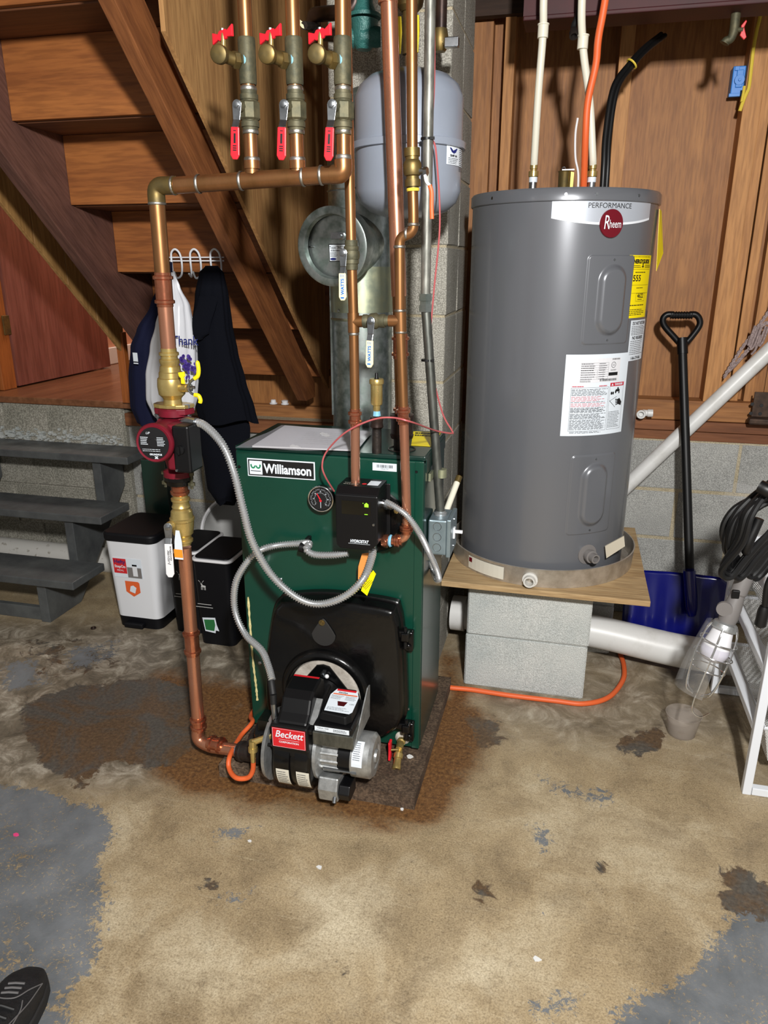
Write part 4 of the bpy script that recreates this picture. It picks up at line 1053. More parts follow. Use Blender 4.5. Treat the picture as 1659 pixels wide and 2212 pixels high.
ob('pump_elbow', MB().lathe(elb, (0, -.1, -1), [(0, .010), (.018, .010), (.018, .012), (.03, .012), (.032, .0075), (.06, .006)], 12).cyl(elb + V((0, .0, -.005)), elb + V((.045, .02, .01)), .008, n=10), M_BRASS, bu, 30)

# fuel hose in orange sleeve
fh = [(546, 1664, .03), (535, 1680, .022), (510, 1680, .018), (495, 1660, .02), (497, 1632, .03)]
pts = [elb + V((0, -.004, -.05))] + [PY(x, y, 1.475 + (0 if i < 3 else .03 * (i - 2))) for i, (x, y, z) in enumerate(fh)]
pts += [PY(520, 1590, 1.64), PY(545, 1560, 1.70), V((-.86, 1.80, .055)), V((-.87, 2.1, .02))]
oh = tag(ob('fuel_hose', MB().tube(bez(pts, 10), .0066, 10), M_ORANGE, None), 'orange sleeved fuel hose curling from the burner pump', 'hose')

# ================================================================== CONTROL BOX (aquastat)
hb = thing('boiler_control', 'black boiler control box with small display beside the round gauge', 'control box', (-.5, 1.66, .63))
CYF, CYB = 1.612, 1.706
qa, qb, qc, qd = PY(722, 1072, CYF), PY(812, 1075, CYF), PY(728, 1190, CYF), PY(812, 1193, CYF)
kx0, kx1, kz0, kz1 = qc.x - .002, qb.x + .004, qd.z + .002, qa.z + .006
ob('body', MB().prism([(x, CYF, z) for x, z in ((kx0, kz0 + .010), (kx0 + .010, kz0), (kx1 - .018, kz0), (kx1, kz0 + .018), (kx1, kz1), (kx0, kz1))], (0, CYB - CYF, 0)).add([], []), M_BLACKP, hb, 0, .003)
ob('top_bevel', MB().prism([(kx0, y, z) for y, z in ((CYF + .001, kz1), (CYF + .022, kz1 + .016), (CYB, kz1 + .016), (CYB, kz1))], (kx1 - kx0, 0, 0)), M_BLACKP, hb, 0, .002)
ob('back_plate', MB().mm((kx0 + .006, CYB, kz0 - .006), (kx1 + .008, FY - .023, kz1 + .006)), M_BLACK, hb, 0, .003)
kf = lambda l: flatmap((kx0, CYF - l, kz0), (1, 0, 0), (0, 0, 1)); kw, kh = kx1 - kx0, kz1 - kz0
sc_ = Decal(kf(.0008)).rect(.016, kh - .048, kw - .017, kh - .014).out('display', M_GLASSD, hb)
gl = Decal(kf(.0014)); gl.poly([(kw - .032, kh - .027), (kw - .022, kh - .027), (kw - .022, kh - .020), (kw - .027, kh - .016), (kw - .032, kh - .020)]).rect(kw - .032, kh - .046, kw - .024, kh - .0445).rect(kw - .036, kh - .0185, kw - .0345, kh - .017).out('display_symbol', M_GLOW, sc_)
Decal(kf(.0008)).text('HYDROSTAT', kw * .56, .022, .0108, shear=.25, offset=.0004, squeeze=.72).rect(kw * .30, .0155, kw * .82, .0162).out('lettering', M_LABEL, hb)
ob('screw', MB().lathe((kx1 - .010, CYF, kz0 + kh * .49), (0, -1, 0), [(0, .0035), (.002, .003)], 10), M_STEEL, hb)
tl = lambda l: flatmap((kx0, CYF + .024, kz1 + .0162 + l), (1, 0, 0), (0, 1, 0))
Decal(tl(.0005)).rect(kw * .66, .012, kw * .92, .05).out('top_sticker', M_LABEL, hb)
Decal(tl(.0005)).disc(kw * .58, .02, .006, .006, 14).out('red_dot', M_REDH, hb)
Decal(tl(.0005)).lines(kw * .1, kw * .55, .006, .03, 2, .002, random.Random(3)).out('top_print', M_LABEL2, hb)


# ---- flexible metal conduit
def flex(name, pts, r, label, pitch=.0062, parent=None):
    p = resample(bez(pts, 30), pitch / 4); rs = [r * (1 + .21 * (1 if (i % 4) in (0, 1) else -.55)) for i in range(len(p))]
    t = parent or thing(name, label, 'conduit', tuple(p[0]))
    ob('armour', MB().tube(p, rs, 12), M_FLEX, t, 50); return t, p


def connector(t, p, d, r=.014):
    d = V(d).normalized()
    ob('connector', MB().lathe(V(p) - d * .012, d, [(0, r), (.010, r), (.010, r * 1.15), (.016, r * 1.15), (.018, r * .9), (.03, r * .9)], 12), M_STEEL, t, 30)


# pump to control
pts = [(409, 912, 1.58), (440, 918, 1.56), (480, 960, 1.54), (505, 1020, 1.53), (525, 1100, 1.53), (545, 1170, 1.535), (585, 1240, 1.55), (640, 1290, 1.56), (690, 1305, 1.57), (745, 1288, 1.58), (785, 1250, 1.60), (803, 1205, 1.65)]
cA, pA = flex('flexible_conduit', [PY(*p) for p in pts] + [PY(805, 1185, 1.68)], .0083, 'flexible metal conduit sweeping from the red pump down to the control box')
connector(cA, pA[-1], (0, 0, -1), .011)
pts = [(398, 916, 1.578), (410, 910, 1.572), (424, 914, 1.566)]
ob('elbow_connector', MB().tube(bez([PY(395, 935, 1.575), PY(396, 918, 1.575), PY(404, 911, 1.574), PY(424, 914, 1.566)], 8), .0125, 12), M_STEEL, cA)
# control to burner
pts = [(752, 1195, 1.66), (720, 1199, 1.655), (680, 1198, 1.655), (662, 1187, 1.66), (668, 1175, 1.68), (650, 1174, 1.70), (600, 1178, 1.69), (560, 1190, 1.66), (528, 1222, 1.64), (508, 1265, 1.63), (508, 1320, 1.62), (530, 1370, 1.60), (565, 1405, 1.57), (580, 1440, 1.54), (588, 1470, 1.51)]
cB, pB = flex('flexible_conduit', [PY(*p) for p in pts], .0080, 'flexible metal conduit looping from the control box to the burner')
cps = [PY(583, 1450, 1.535), PY(586, 1472, 1.512), PY(590, 1500, 1.495), PY(591, 1520, 1.49), PY(595, 1548, 1.485)]
ob('black_sleeve', MB().tube(bez(cps[:3], 8), .0092, 12), M_RUBBER, cB); ob('white_clip', MB().cyl(cps[1], cps[2], .0068, n=10), M_WHITE, cB)
ob('lower_sleeve', MB().tube(bez(cps[2:4], 8), .0088, 12), M_RUBBER, cB)
ob('angle_connector', MB().tube(bez(cps[3:] + [PY(600, 1580, 1.478)], 8), .0085, 10), M_STEEL, cB)
bp_ = PY(664, 1172, FY - .02)
ob('bracket', MB().box((bp_.x, FY - .012, bp_.z + .004), (.010, .024, .018)).cyl((bp_.x - .012, FY - .045, bp_.z - .004), (bp_.x + .010, FY - .045, bp_.z - .008), .0125, n=14), M_BLACK, cB, 30, .001)
# control to junction box
pts = [(834, 1085, 1.655), (852, 1094, 1.645), (880, 1115, 1.640), (905, 1150, 1.65), (925, 1190, 1.70), (942, 1228, 1.73), (948, 1250, 1.76), (943, 1252, 1.80), (934, 1232, 1.83), (930, 1212, 1.83)]
cC, pC = flex('flexible_conduit', [PY(*p) for p in pts], .0066, 'short flexible conduit from the control box to the grey junction box', .005)
ob('connector', MB().lathe(PY(822, 1086, 1.66), (1, -.05, -.2), [(0, .009), (.012, .009), (.012, .0125), (.02, .0125), (.021, .010), (.03, .010)], 12), M_STEEL, cC, 30)
# hang tags
tg = tag(ob('hang_tag', MB().prism([PY(x, y, 1.672) for x, y in ((782, 1196), (797, 1194), (796, 1228), (790, 1262), (773, 1264), (774, 1224))], (0, .0008, 0)), M_ORTAG, None, 0), 'orange paper hang tag under the control box', 'tag')
yt = tag(ob('hang_tag', MB().prism([PY(x, y, 1.62) for x, y in ((806, 1232), (812, 1240), (793, 1287), (780, 1276), (783, 1264))], (0, .0008, 0)), M_YEL, None, 0), 'yellow paper tag tied to the conduit under the control box', 'tag')
ym = flatmap(PY(795, 1262, 1.6195), (1, 0, 1.2), (-1.2, 0, 1))
Decal(ym).lines(-.016, .016, -.006, .006, 3, .0012, random.Random(5)).out('print', M_INK, yt)

# ---- junction box and upright conduit on the side of the boiler
JX0, JX1, JY0, JY1 = FX1 + .004, FX1 + .052, 1.785, 1.885
a, b_ = PY(920, 1122, JY0), PY(920, 1197, JY0); JZ0, JZ1 = b_.z, a.z
jb = thing('junction_box', 'grey metal junction box with white switch on the boiler side', 'junction box', (JX0, 1.83, JZ0))
ob('box', MB().mm((JX0, JY0, JZ0), (JX1, JY1, JZ1)), M_JBOX, jb, 0, .004)
cvr = ob('cover', MB().mm((JX1, JY0 - .004, JZ0 - .004), (JX1 + .012, JY1 + .004, JZ1 + .004)), M_JBOX, jb, 0, .003)
hgt = JZ1 - JZ0
for k in (.22, .52, .82):
    ob('knockout', MB().torus(((JX0 + JX1) / 2, JY0 - .0002, JZ0 + hgt * k), (0, 1, 0), .0105, .0008, 24, 6), M_STEEL, jb)
ob('switch_toggle', MB().box((JX1 + .013, 1.835, JZ0 + hgt * .5), (.006, .014, .03)).box((JX1 + .024, 1.832, JZ0 + hgt * .55), (.024, .007, .008)), M_WHITE, jb, 0, .001)
ob('cover_screw', MB().cyl((JX1 + .012, 1.835, JZ1 - .01), (JX1 + .014, 1.835, JZ1 - .01), .003, n=8).cyl((JX1 + .012, 1.835, JZ0 + .012), (JX1 + .014, 1.835, JZ0 + .012), .003, n=8), M_STEEL, jb)
cv = thing('steel_conduit', 'upright grey steel conduit rising from the junction box beside the tank', 'conduit', (JX0 + .02, 1.83, JZ1))
cb_ = V((JX0 + .024, 1.83, JZ1)); mid = PY(919, 655, 1.83); top_ = to_top(mid, PY(930, -30, 1.83)) if False else mid + (PY(930, -30, 1.83) - mid) * ((2.45 - mid.z) / (PY(930, -30, 1.83).z - mid.z))
ob('lower_pipe', MB().cyl(cb_ + V((0, 0, .004)), mid, .0118, n=18), M_CONDUIT, cv)
ob('upper_pipe', MB().cyl(mid, top_, .0118, n=18), mat('conduit_light', (150, 150, 142), .5, .6, (104, 104, 98), 60, (1, 1, .3)), cv)
dcv = (top_ - mid).normalized()
ob('coupling', MB().lathe(mid - dcv * .02, dcv, [(0, .0165), (.016, .0165), (.016, .0145), (.026, .0145), (.026, .017), (.042, .017)], 6), M_GALV, cv, 20)
ob('locknut', MB().lathe(cb_ + V((0, 0, .0005)), (0, 0, 1), [(0, .017), (.006, .017), (.008, .013), (.012, .013)], 16), M_ALU, cv)
zst = PY(925, 1020, 1.83)
ob('strap', MB().cyl(V((cb_.x, 1.83, zst.z - .011)), V((cb_.x, 1.83, zst.z + .011)), .0135, n=18).box((FX1 + .006, 1.80, zst.z), (.006, .04, .02)), M_GALVG, cv, 30)
for py in (300, 778):
    q = PY(922, py, 1.83)
    ob('cable_tie', MB().cyl(V((q.x, 1.83, q.z - .0025)), V((q.x, 1.83, q.z + .0025)), .0142, n=16).box((q.x + .014, 1.822, q.z), (.010, .006, .006)), M_BLACK, cv)
# capillary wire
cw = [PY(*p) for p in ((722, 1061, 1.69), (703, 1030, 1.66), (696, 1005, 1.655), (706, 975, 1.66), (745, 935, 1.645), (800, 908, 1.643), (845, 902, 1.643), (890, 912, 1.65), (940, 930, 1.80), (975, 936, 1.86), (976, 930, 1.87), (955, 890, 1.87), (930, 790, 1.855), (928, 740, 1.852), (938, 620, 1.85), (950, 480, 1.848), (942, 330, 1.846), (933, 290, 1.845), (938, 180, 1.845), (938, 60, 1.845), (935, -30, 1.845))] + [V((PY(935, -30, 1.845).x, 1.845, 2.45))]
tag(ob('capillary_wire', MB().tube(bez(cw, 10), .0022, 6), M_WIRE, None), 'thin reddish capillary wire looping from the gauge up the conduit', 'wire')
ws = [PY(992, 1030, 2.06), PY(946, 1152, 1.93)]
wsk = thing('white_rod', 'white plastic rod leaning between the junction box and the heater', 'rod', tuple(ws[1]))
ob('rod', MB().cyl(ws[0], ws[1], .009, n=12), M_PEX, wsk); ob('tip', MB().cyl(ws[0] + (ws[0] - ws[1]).normalized() * .0005, ws[0] + (ws[1] - ws[0]).normalized() * .02, .0096, n=12), M_BRASSD, wsk)

# ================================================================== PIPES
UP = V((0, 0, 1))
R125, R1, R34 = .0175, .0143, .0112


def pipe_part(t, pts, r, m, name='pipe', n=20, fil=.02): return ob(name, MB().tube(fillet(pts, fil) if len(pts) > 2 else pts, r, n), m, t)


def press_fit(t, c, d, r, L=.06, m=None, name='coupling'):
    """press coupling: two beads and a pinched middle"""
    d = V(d).normalized(); c = V(c) - d * L / 2
    ob(name, MB().lathe(c, d, [(0, r + .0012), (.006, r + .0012), (.008, r + .0055), (.014, r + .0055), (.016, r + .002), (L - .016, r + .002), (L - .014, r + .0055), (L - .008, r + .0055), (L - .006, r + .0012), (L, r + .0012)], 24), m or M_COPFIT, t, 30)


def sweat_ring(t, c, d, r, name='solder_joint', L=.006):
    d = V(d).normalized(); ob(name, MB().lathe(V(c) - d * L / 2, d, [(0, r + .0004), (L * .3, r + .0016), (L * .7, r + .0014), (L, r + .0002)], 18, False), M_SOLDER, t)


def socket(t, a, b, r, m=M_COPOLD, name='fitting'): return ob(name, MB().cyl(a, b, r + .0016, n=20), m, t)


def lever(t, c, out, d, m, L=.085, w=.017, name='lever', grip='grip', off=.012, plate=M_STEEL):
    """flat valve lever: c pivot, out = away from body, d = along the lever"""
    out = V(out).normalized(); d = V(d).normalized(); sd_ = out.cross(d); c = V(c)
    a = c + out * .006; k1 = c + d * .028 + out * .008; k2 = c + d * .042 + out * (.008 + off); e = c + d * (.042 + L) + out * (.008 + off)
    mb = MB()
    arc = [a + sd_ * w * .58 * math.cos(math.pi * i / 8) - d * w * .58 * math.sin(math.pi * i / 8) for i in range(9)]
    mb.prism(arc + [k1 - sd_ * w * .42, k1 + sd_ * w * .42], out * .0025)
    for (p, q, ww) in ((k1, k2, w * .84),):
        v_ = [p + sd_ * ww / 2, p - sd_ * ww / 2, q - sd_ * ww / 2, q + sd_ * ww / 2]; mb.prism(v_, out * .0025)
    lv = ob(name, mb, plate, t, 0, .0008)
    n = 3; ends = [e + (sd_ * math.cos(math.pi / 2 + math.pi * i / n) * 0 + sd_ * (w * .55) * math.sin(math.pi / 2 - math.pi * i / n) + d * (w * .55) * math.cos(math.pi / 2 - math.pi * i / n)) for i in range(n + 1)]
    poly = [k2 + sd_ * w * .5] + ends + [k2 - sd_ * w * .5]
    g_ = ob(grip, MB().prism([p - out * .002 for p in poly], out * .0055), m, t, 0, .0016)
    ob('lever_nut', MB().lathe(a, out, [(0, .0085), (.004, .0085), (.0045, .006), (.010, .006), (.0105, .004)], 6), M_STEEL, t, 20)
    return g_, k2, e, out, d, sd_


def ball_valve(t, c, d, r, m, L=.075, k=1.0):
    d = V(d).normalized(); c = V(c) - d * L / 2; q = [(0, r + .003), (.012, r + .003), (.013, r + .0055), (.02, r + .0055), (.024, r + .004), (L * .36, r + .008 * k), (L * .5, r + .010 * k), (L * .64, r + .008 * k), (L - .024, r + .004), (L - .02, r + .0055), (L - .013, r + .0055), (L - .012, r + .003), (L, r + .003)]
    return ob('body', MB().lathe(c, d, q, 20), m, t, 30)


def to_top(p, q, z=2.45): d = (q - p).normalized(); return p + d * ((z - p.z) / d.z)


# ---- return pipe: floor elbow, riser, pump, header
retb = V((-.935, 1.6, 0)); rett = PY(338, 425, 1.6)
dre = (rett - retb - UP * .1).normalized()
def RP(y): # point on the return pipe at pixel row y (along its axis)
    t = max(0.0, min(1.0, (1590 - y) / (1590 - 425))); lo_, hi_ = .09, rett.z
    best = None
    for i in range(200):
        z = lo_ + (hi_ - lo_) * i / 199; p = retb + UP * .09 + (rett - retb - UP * .09) * i / 199; q = p - CAM
        py = IH / 2 + FPX * q.dot(_d) / q.dot(_f)
        if best is None or abs(py - y) < best[0]: best = (abs(py - y), p)
    return best[1]
tee = PY(521, 1622, 1.57)
el0 = PY(428, 1597, 1.595)
rp_ = thing('return_pipe', 'bright copper return pipe rising from the floor elbow to the pump', 'pipe', (-.935, 1.6, 0))
pipe_part(rp_, [tee, PY(452, 1612, 1.59), el0 + V((-.004, 0, 0)), RP(1560), RP(1180)], R125, M_COPPER, 'pipe', 24, .045)
press_fit(rp_, RP(1385), dre, R125, .075); press_fit(rp_, PY(468, 1608, 1.586), PY(520, 1621, 1.57) - PY(450, 1605, 1.59), R125, .05, name='elbow_collar')
press_fit(rp_, RP(1562), dre, R125, .045, name='elbow_collar')
bt2 = thing('iron_tee', 'black iron tee joining the copper return pipe to the boiler foot', 'fitting', tuple(tee))
td = (tee - PY(452, 1612, 1.59)).normalized()
ob('tee', MB().lathe(tee - td * .004, td, [(0, .026), (.012, .028), (.014, .025), (.05, .025), (.052, .028), (.066, .028)], 24).lathe(tee + td * .03, (0, 1, .1), [(0, .024), (.05, .024), (.052, .028), (.066, .028)], 24), M_IRON, bt2, 30)
ob('sealant', MB().lathe(tee - td * .008, td, [(0, .0215), (.008, .022)], 20), M_TAPEB, bt2)
ob('nipple', MB().cyl(tee + td * .03 + V((0, .05, 0)), tee + td * .03 + V((.02, .13, .0)), .021, n=20), M_IRON, bt2)

vl = thing('pump_valve', 'brass ball valve with white lever below the red pump', 'valve', tuple(RP(1120)))
bv = RP(1125)
ob('body', MB().lathe(bv - dre * .062, dre, [(0, R125 + .001), (.006, R125 + .001), (.008, R125 + .006), (.014, R125 + .006), (.016, R125 + .002), (.024, R125 + .003), (.03, R125 + .008), (.05, .0285), (.064, .0295), (.066, .031), (.072, .031), (.074, .0285), (.09, .0265), (.096, R125 + .004), (.102, R125 + .006), (.108, R125 + .003), (.116, R125 + .003), (.118, R125 + .006), (.124, R125 + .006), (.126, R125 + .001), (.134, R125 + .001)], 28), M_BRASS, vl, 30)
vp = bv + V((-.020, -.032, -.004))
ob('stem', MB().cyl(bv + V((-.01, -.015, 0)), vp, .011, n=14), M_BRASS, vl)
g_, k2, e, o_, d_, s_ = lever(vl, vp, (.22, -.97, 0), (-.03, 0, -1), M_WHITE, .082, .019, off=.006)
lm_ = flatmap(k2 + o_ * .0042 + d_ * .035, d_, o_.cross(d_))
Decal(lm_).text('Standard', .0, .0005, .011, shear=.2).lines(-.03, .02, .004, .0075, 2, .0012, random.Random(3)).text('O', -.012, .0, .006).out('lettering', M_INK, g_)
tg2 = ob('paper_tag', MB().prism([bv + V((.0, -.036, -.012)) + V(q) for q in ((0, 0, 0), (.010, 0, 0), (.014, 0, -.03), (.014, 0, -.078), (-.010, 0, -.078), (-.006, 0, -.03))], (0, .0006, 0)), M_LABEL, vl, 0)
Decal(flatmap(bv + V((.002, -.0366, -.081)), (1, 0, 0), (0, 0, 1))).rect(-.012, -.004, .012, .018).out('orange_print', mat('tag_orange', (240, 150, 40), .5), tg2)
ob('copper_collar', MB().lathe(RP(1068), dre, [(0, R125 + .002), (.004, R125 + .006), (.010, R125 + .006), (.012, R125 + .003), (.024, R125 + .003), (.026, R125 + .006), (.034, R125 + .007), (.038, R125 + .007)], 24), M_COPFIT, vl, 30)

# circulator
pu = thing('circulator_pump', 'red circulator pump with black terminal box on the return pipe', 'pump', tuple(RP(1030)))
pz0, pz1 = RP(1022), RP(885)
ob('black_flange', MB().lathe(RP(1046), dre, [(0, .030), (.012, .031), (.013, .036), (.024, .036)], 12), M_BLACKC, pu, 30)
pm_ = RP(940)
ob('volute', MB().lathe(pz0 - dre * .006, dre, [(0, .036), (.014, .036), (.018, .024), (.04, .03), (.07, .034), (.10, .03), (.125, .021), (.150, .021), (.152, .036), (.168, .036)], 28), M_REDP, pu, 40)
fl_ = RP(880)
pts = [(.048, .0), (.050, .012), (.040, .020), (.022, .027), (0, .030), (-.022, .027), (-.040, .020), (-.050, .012), (-.048, -.006), (-.040, -.018), (-.022, -.026), (0, -.030), (.022, -.026), (.040, -.018)]
ob('red_flange', MB().prism([fl_ + V((x, y, -.012)) for x, y in pts], (0, 0, .014)), M_REDP, pu, 0, .002)
md = V((.05, -1, .02)).normalized(); mcn = pm_ + md * .035
mm_ = ob('motor', MB().lathe(pm_ - md * .02, md, [(0, .05), (.03, .052), (.036, .044), (.06, .043), (.112, .043), (.118, .046), (.126, .046), (.130, .043), (.1285, .038)], 44), M_REDP, pu, 40)
fc = pm_ + md * .109
ur = UP.cross(md).normalized() * -1
ur = md.cross(UP).normalized() * -1
face = lambda l: flatmap(fc + md * l, UP.cross(md), UP)
dsc = ob('face_plate', MB().lathe(fc - md * .002, md, [(0, .0375), (.003, .0375), (.0035, .012), (.0045, .011)], 44), M_INK, mm_, 30)
pr_ = Decal(face(.003)); pr_.text('GRUNDFOS', .004, -.026, .0058, offset=.0002).lines(-.031, -.012, -.004, .016, 5, .0016, random.Random(2)).lines(.010, .030, -.006, .016, 6, .0014, random.Random(3)).lines(-.028, .028, -.020, -.012, 2, .001, random.Random(4)).text('UP', -.012, .024, .008, shear=.4)
pr_.poly([(.000, -.036), (.004, -.036), (.010, -.030), (.006, -.030)]).poly([(.006, -.036), (.010, -.036), (.004, -.030), (.0, -.030)]).out('face_print', M_LABEL, dsc)
sdv = UP.cross(md).normalized()                       # viewer's right of the motor
tbc = pm_ + md * .062 + sdv * .048 - UP * .016
rt = Matrix((sdv, md, UP)).transposed()
ob('bridge', MB().box(pm_ + md * .045 + sdv * .030 - UP * .016, (.034, .066, .110), rt), M_REDP, pu, 0, .006)
tb2 = ob('terminal_box', MB().box(tbc + sdv * .012, (.042, .066, .112), rt), M_BLACKP, pu, 0, .005)
ob('knob', MB().lathe(tbc + md * .033 + sdv * .010, md, [(0, .011), (.005, .010), (.006, .0)], 14).box(tbc + md * .040 + sdv * .010, (.004, .008, .018), rt), M_BLACK, tb2, 30)
ob('screw', MB().lathe(tbc + md * .032 - UP * .050 - sdv * .004, md, [(0, .0035), (.003, .003)], 10), M_STEEL, tb2)
for sx in (-1, 1):
    for fz, mt in ((fl_ + V((sx * .040, -.004, 0)), 0), (RP(1030) + V((sx * .036, -.004, 0)), 1)):
        ob('bolt', MB().lathe(fz - UP * .030, UP, [(0, .004), (.008, .004), (.008, .009), (.016, .009), (.016, .004), (.034, .004), (.034, .008), (.042, .008)], 6), M_STEEL if not mt else M_BRONZE, pu, 20)

# brass isolation flange above the pump
iv = thing('flange_valve', 'brass flanged ball valve with yellow handles above the red pump', 'valve', tuple(RP(870)))
ip = fl_ + UP * .003
ob('flange', MB().prism([ip + V((x * 1.02, y * 1.02, 0)) for x, y in pts], (0, 0, .009)), M_BRASS, iv, 0, .002)
ob('body', MB().lathe(ip + UP * .006, dre, [(0, .026), (.004, .022), (.014, .021), (.018, .023), (.026, .031), (.045, .033), (.060, .032), (.064, .031), (.066, .028), (.078, .027), (.080, .025), (.092, .0235), (.094, .021), (.102, R125 + .006), (.108, R125 + .006), (.110, R125 + .002), (.116, R125 + .002), (.118, R125 + .0055), (.124, R125 + .0055), (.126, R125 + .001), (.134, R125 + .001)], 30), M_BRASS, iv, 30)
iz = PY(402, 838, 1.585)
ob('side_spout', MB().cyl(RP(838), iz + V((.004, 0, 0)), .010, n=16), M_BRASS, iv)
ob('stem_nut', MB().lathe(iz + V((.004, 0, 0)), (1, .1, .1), [(0, .006), (.004, .006), (.004, .009), (.010, .009), (.011, .004), (.018, .004)], 6), M_CHROME, iv, 20)
def bent(px, m, name, w=.010, th=.005):
    P_ = bez([PY(x, y, 1.575) for x, y in px], 6); return ob(name, MB().tube(P_, w * .5, 8), m, iv)
bent(((407, 836), (412, 824), (424, 816)), M_STEEL, 'handle_shank', .007); bent(((420, 818), (427, 812), (429, 800), (427, 785), (425, 783)), M_YELV, 'handle')
bent(((407, 842), (414, 850), (422, 853)), M_STEEL, 'handle_shank', .006); bent(((420, 853), (429, 855), (433, 864), (432, 870)), M_YELV, 'handle')
yh = [PY(x, y, 1.56) for x, y in ((384, 805), (397, 803), (399, 813), (396, 815), (399, 830), (391, 829), (390, 817), (386, 813))]
ob('handle', MB().prism(yh, (0, .005, 0)), M_YELV, iv, 0, .001)
bp2 = thing('riser_pipe', 'copper riser pipe between the brass flange valve and the header elbow', 'pipe', tuple(RP(780)))
pipe_part(bp2, [RP(795), RP(625)], R125, M_COPPER, 'lower_pipe'); press_fit(bp2, RP(628), dre, R125, .075)
pipe_part(bp2, [RP(620), RP(440)], R125, M_COPOLD, 'upper_pipe')

# header
hd = thing('header_pipe', 'horizontal copper header pipe carrying the three zone risers', 'pipe', tuple(rett))
h0 = rett + UP * .020; h1 = PY(736, 376, 1.6); R_H = R125
hdir = (h1 - h0).normalized()
pipe_part(hd, [RP(440), rett + UP * .022, h0 + hdir * .05], R_H + .0016, M_BRASSD, 'elbow', 20, .028)
ob('run', MB().cyl(h0 + hdir * .035, h1, R_H, n=22), M_COPOLD, hd)
e3 = PY(741, 345, 1.6)
pipe_part(hd, [h1 - hdir * .02, h1 + hdir * .006, e3], R_H + .0012, M_COPOLD, 'elbow', 20, .03)
for k in (.045, .105, .205, .345, .385): sweat_ring(hd, h0 + hdir * k, hdir, R_H + .001)
sweat_ring(hd, RP(437), UP, R_H + .001)

ZT = (((525, -60), (545, 362)), ((629, -60), (643, 360)), ((738, -60), (742, 350)))
for i, (a2, b2) in enumerate(ZT):
    lab = {0: 'nearest the plywood stair panel', 1: 'between the other two', 2: 'at the header end'}[i]
    A_ = PY(b2[0], b2[1] + (14 if i < 2 else 0), 1.6); B_ = PY(a2[0], a2[1], 1.6); dz = (B_ - A_).normalized(); B_ = to_top(A_, B_)
    at = lambda py: PY(b2[0] + (a2[0] - b2[0]) * (b2[1] - py) / (b2[1] - a2[1]), py, 1.6)
    t = thing('zone_riser', 'aged copper zone riser on the header, ' + lab, 'pipe', tuple(A_), 'copper zone risers')
    ob('pipe', MB().cyl(A_, B_, R1, n=20), M_COPOLD, t)
    if i < 2: socket(t, at(365), at(347), R1 + .001); sweat_ring(t, at(346), dz, R1)
    for py in (345 if i < 2 else 340, 285, 192, 172): sweat_ring(t, at(py), dz, R1 + .001, L=.009)
    t = thing('zone_valve', 'bronze valve with red lever on the zone riser ' + lab, 'valve', tuple(at(240)), 'red lever zone valves')
    vc = at(240); ob('body', MB().lathe(vc - dz * .043, dz, [(0, R1 + .002), (.012, R1 + .002), (.013, R1 + .0045), (.022, R1 + .0045), (.024, R1 + .003), (.062, R1 + .003), (.064, R1 + .0045), (.073, R1 + .0045), (.074, R1 + .002), (.086, R1 + .002)], 20).lathe(vc - dz * .018, dz, [(0, R1 + .004), (.004, R1 + .0085), (.032, R1 + .0085), (.036, R1 + .004)], 8), M_BRONZE, t, 30)
    pv_ = vc + V((-.012, -.028, .006)); ob('stem', MB().cyl(vc + V((-.004, -.01, .004)), pv_, .010, n=14), M_BRONZE, t)
    g_, k2, e, o_, d_, s_ = lever(t, pv_, (.05, -1, 0), (-.07, 0, -1), M_REDH, .052, .0175, off=.008)
    Decal(flatmap(k2 + o_ * .0042 + d_ * .024, d_, o_.cross(d_))).rect(-.012, -.0022, .006, .0022).rect(.010, -.004, .012, .004).rect(.014, -.004, .016, .004).rect(-.018, -.003, -.0165, .003).rect(.018, -.004, .020, .004).out('lettering', M_INK, g_)
    t = thing('drain_valve', 'brass drain valve with red wing handle, riser ' + lab, 'valve', tuple(at(130)), 'brass zone drain valves')
    c1 = at(133)
    ob('tee', MB().lathe(c1 - dz * .042, dz, [(0, R1 + .0022), (.004, R1 + .0034), (.08, R1 + .0034), (.084, R1 + .0022)], 20), M_BRONZE, t, 30)
    od = V((-.66, -.75, -.02)).normalized(); bd = c1 + od * .026
    ob('hex_collar', MB().lathe(c1 + od * .012, od, [(0, .010), (.008, .0165), (.018, .0165), (.020, .011)], 6), M_BRASSD, t, 20)
    ob('blue_sealant', MB().lathe(c1 + od * .010, od, [(0, .0152), (.003, .0145)], 12), M_TAPEB, t)
    od2 = V((.02, -.98, -.10)).normalized(); be = bd + V((-.016, -.018, .004))
    ob('body', MB().tube(bez([c1 + od * .026, bd, be, be + od2 * .018], 6), .0125, 16), M_BRASSD, t)
    ob('cap', MB().lathe(be + od2 * .012, od2, [(0, .015), (.004, .0175), (.014, .0175), (.016, .0165), (.018, .013), (.018, .004)], 24), M_BRASSD, t, 30)
    ss = be + UP * .010
    ob('stem', MB().lathe(ss, (.05, 0, 1), [(0, .0065), (.012, .005), (.022, .005), (.030, .0035)], 12), M_BRASS, t)
    wc = ss + UP * .026; wx = V((.93, -.30, .12)).normalized(); wy = wx.cross(UP).normalized() * -1
    wg = [(-.027, -.011), (-.027, .010), (-.012, .004), (-.008, .009), (.008, .009), (.012, .005), (.027, .013), (.027, -.009), (.012, -.006), (.009, -.009), (-.009, -.009), (-.012, -.006)]
    ob('wing_handle', MB().prism([wc + wx * u - wy * .003 + UP * v for u, v in wg], wy * .0065), M_REDH, t, 0, .0018)
    ob('handle_nut', MB().lathe(wc + UP * .008, UP, [(0, .004), (.003, .004), (.004, .0025)], 8), M_STEEL, t)

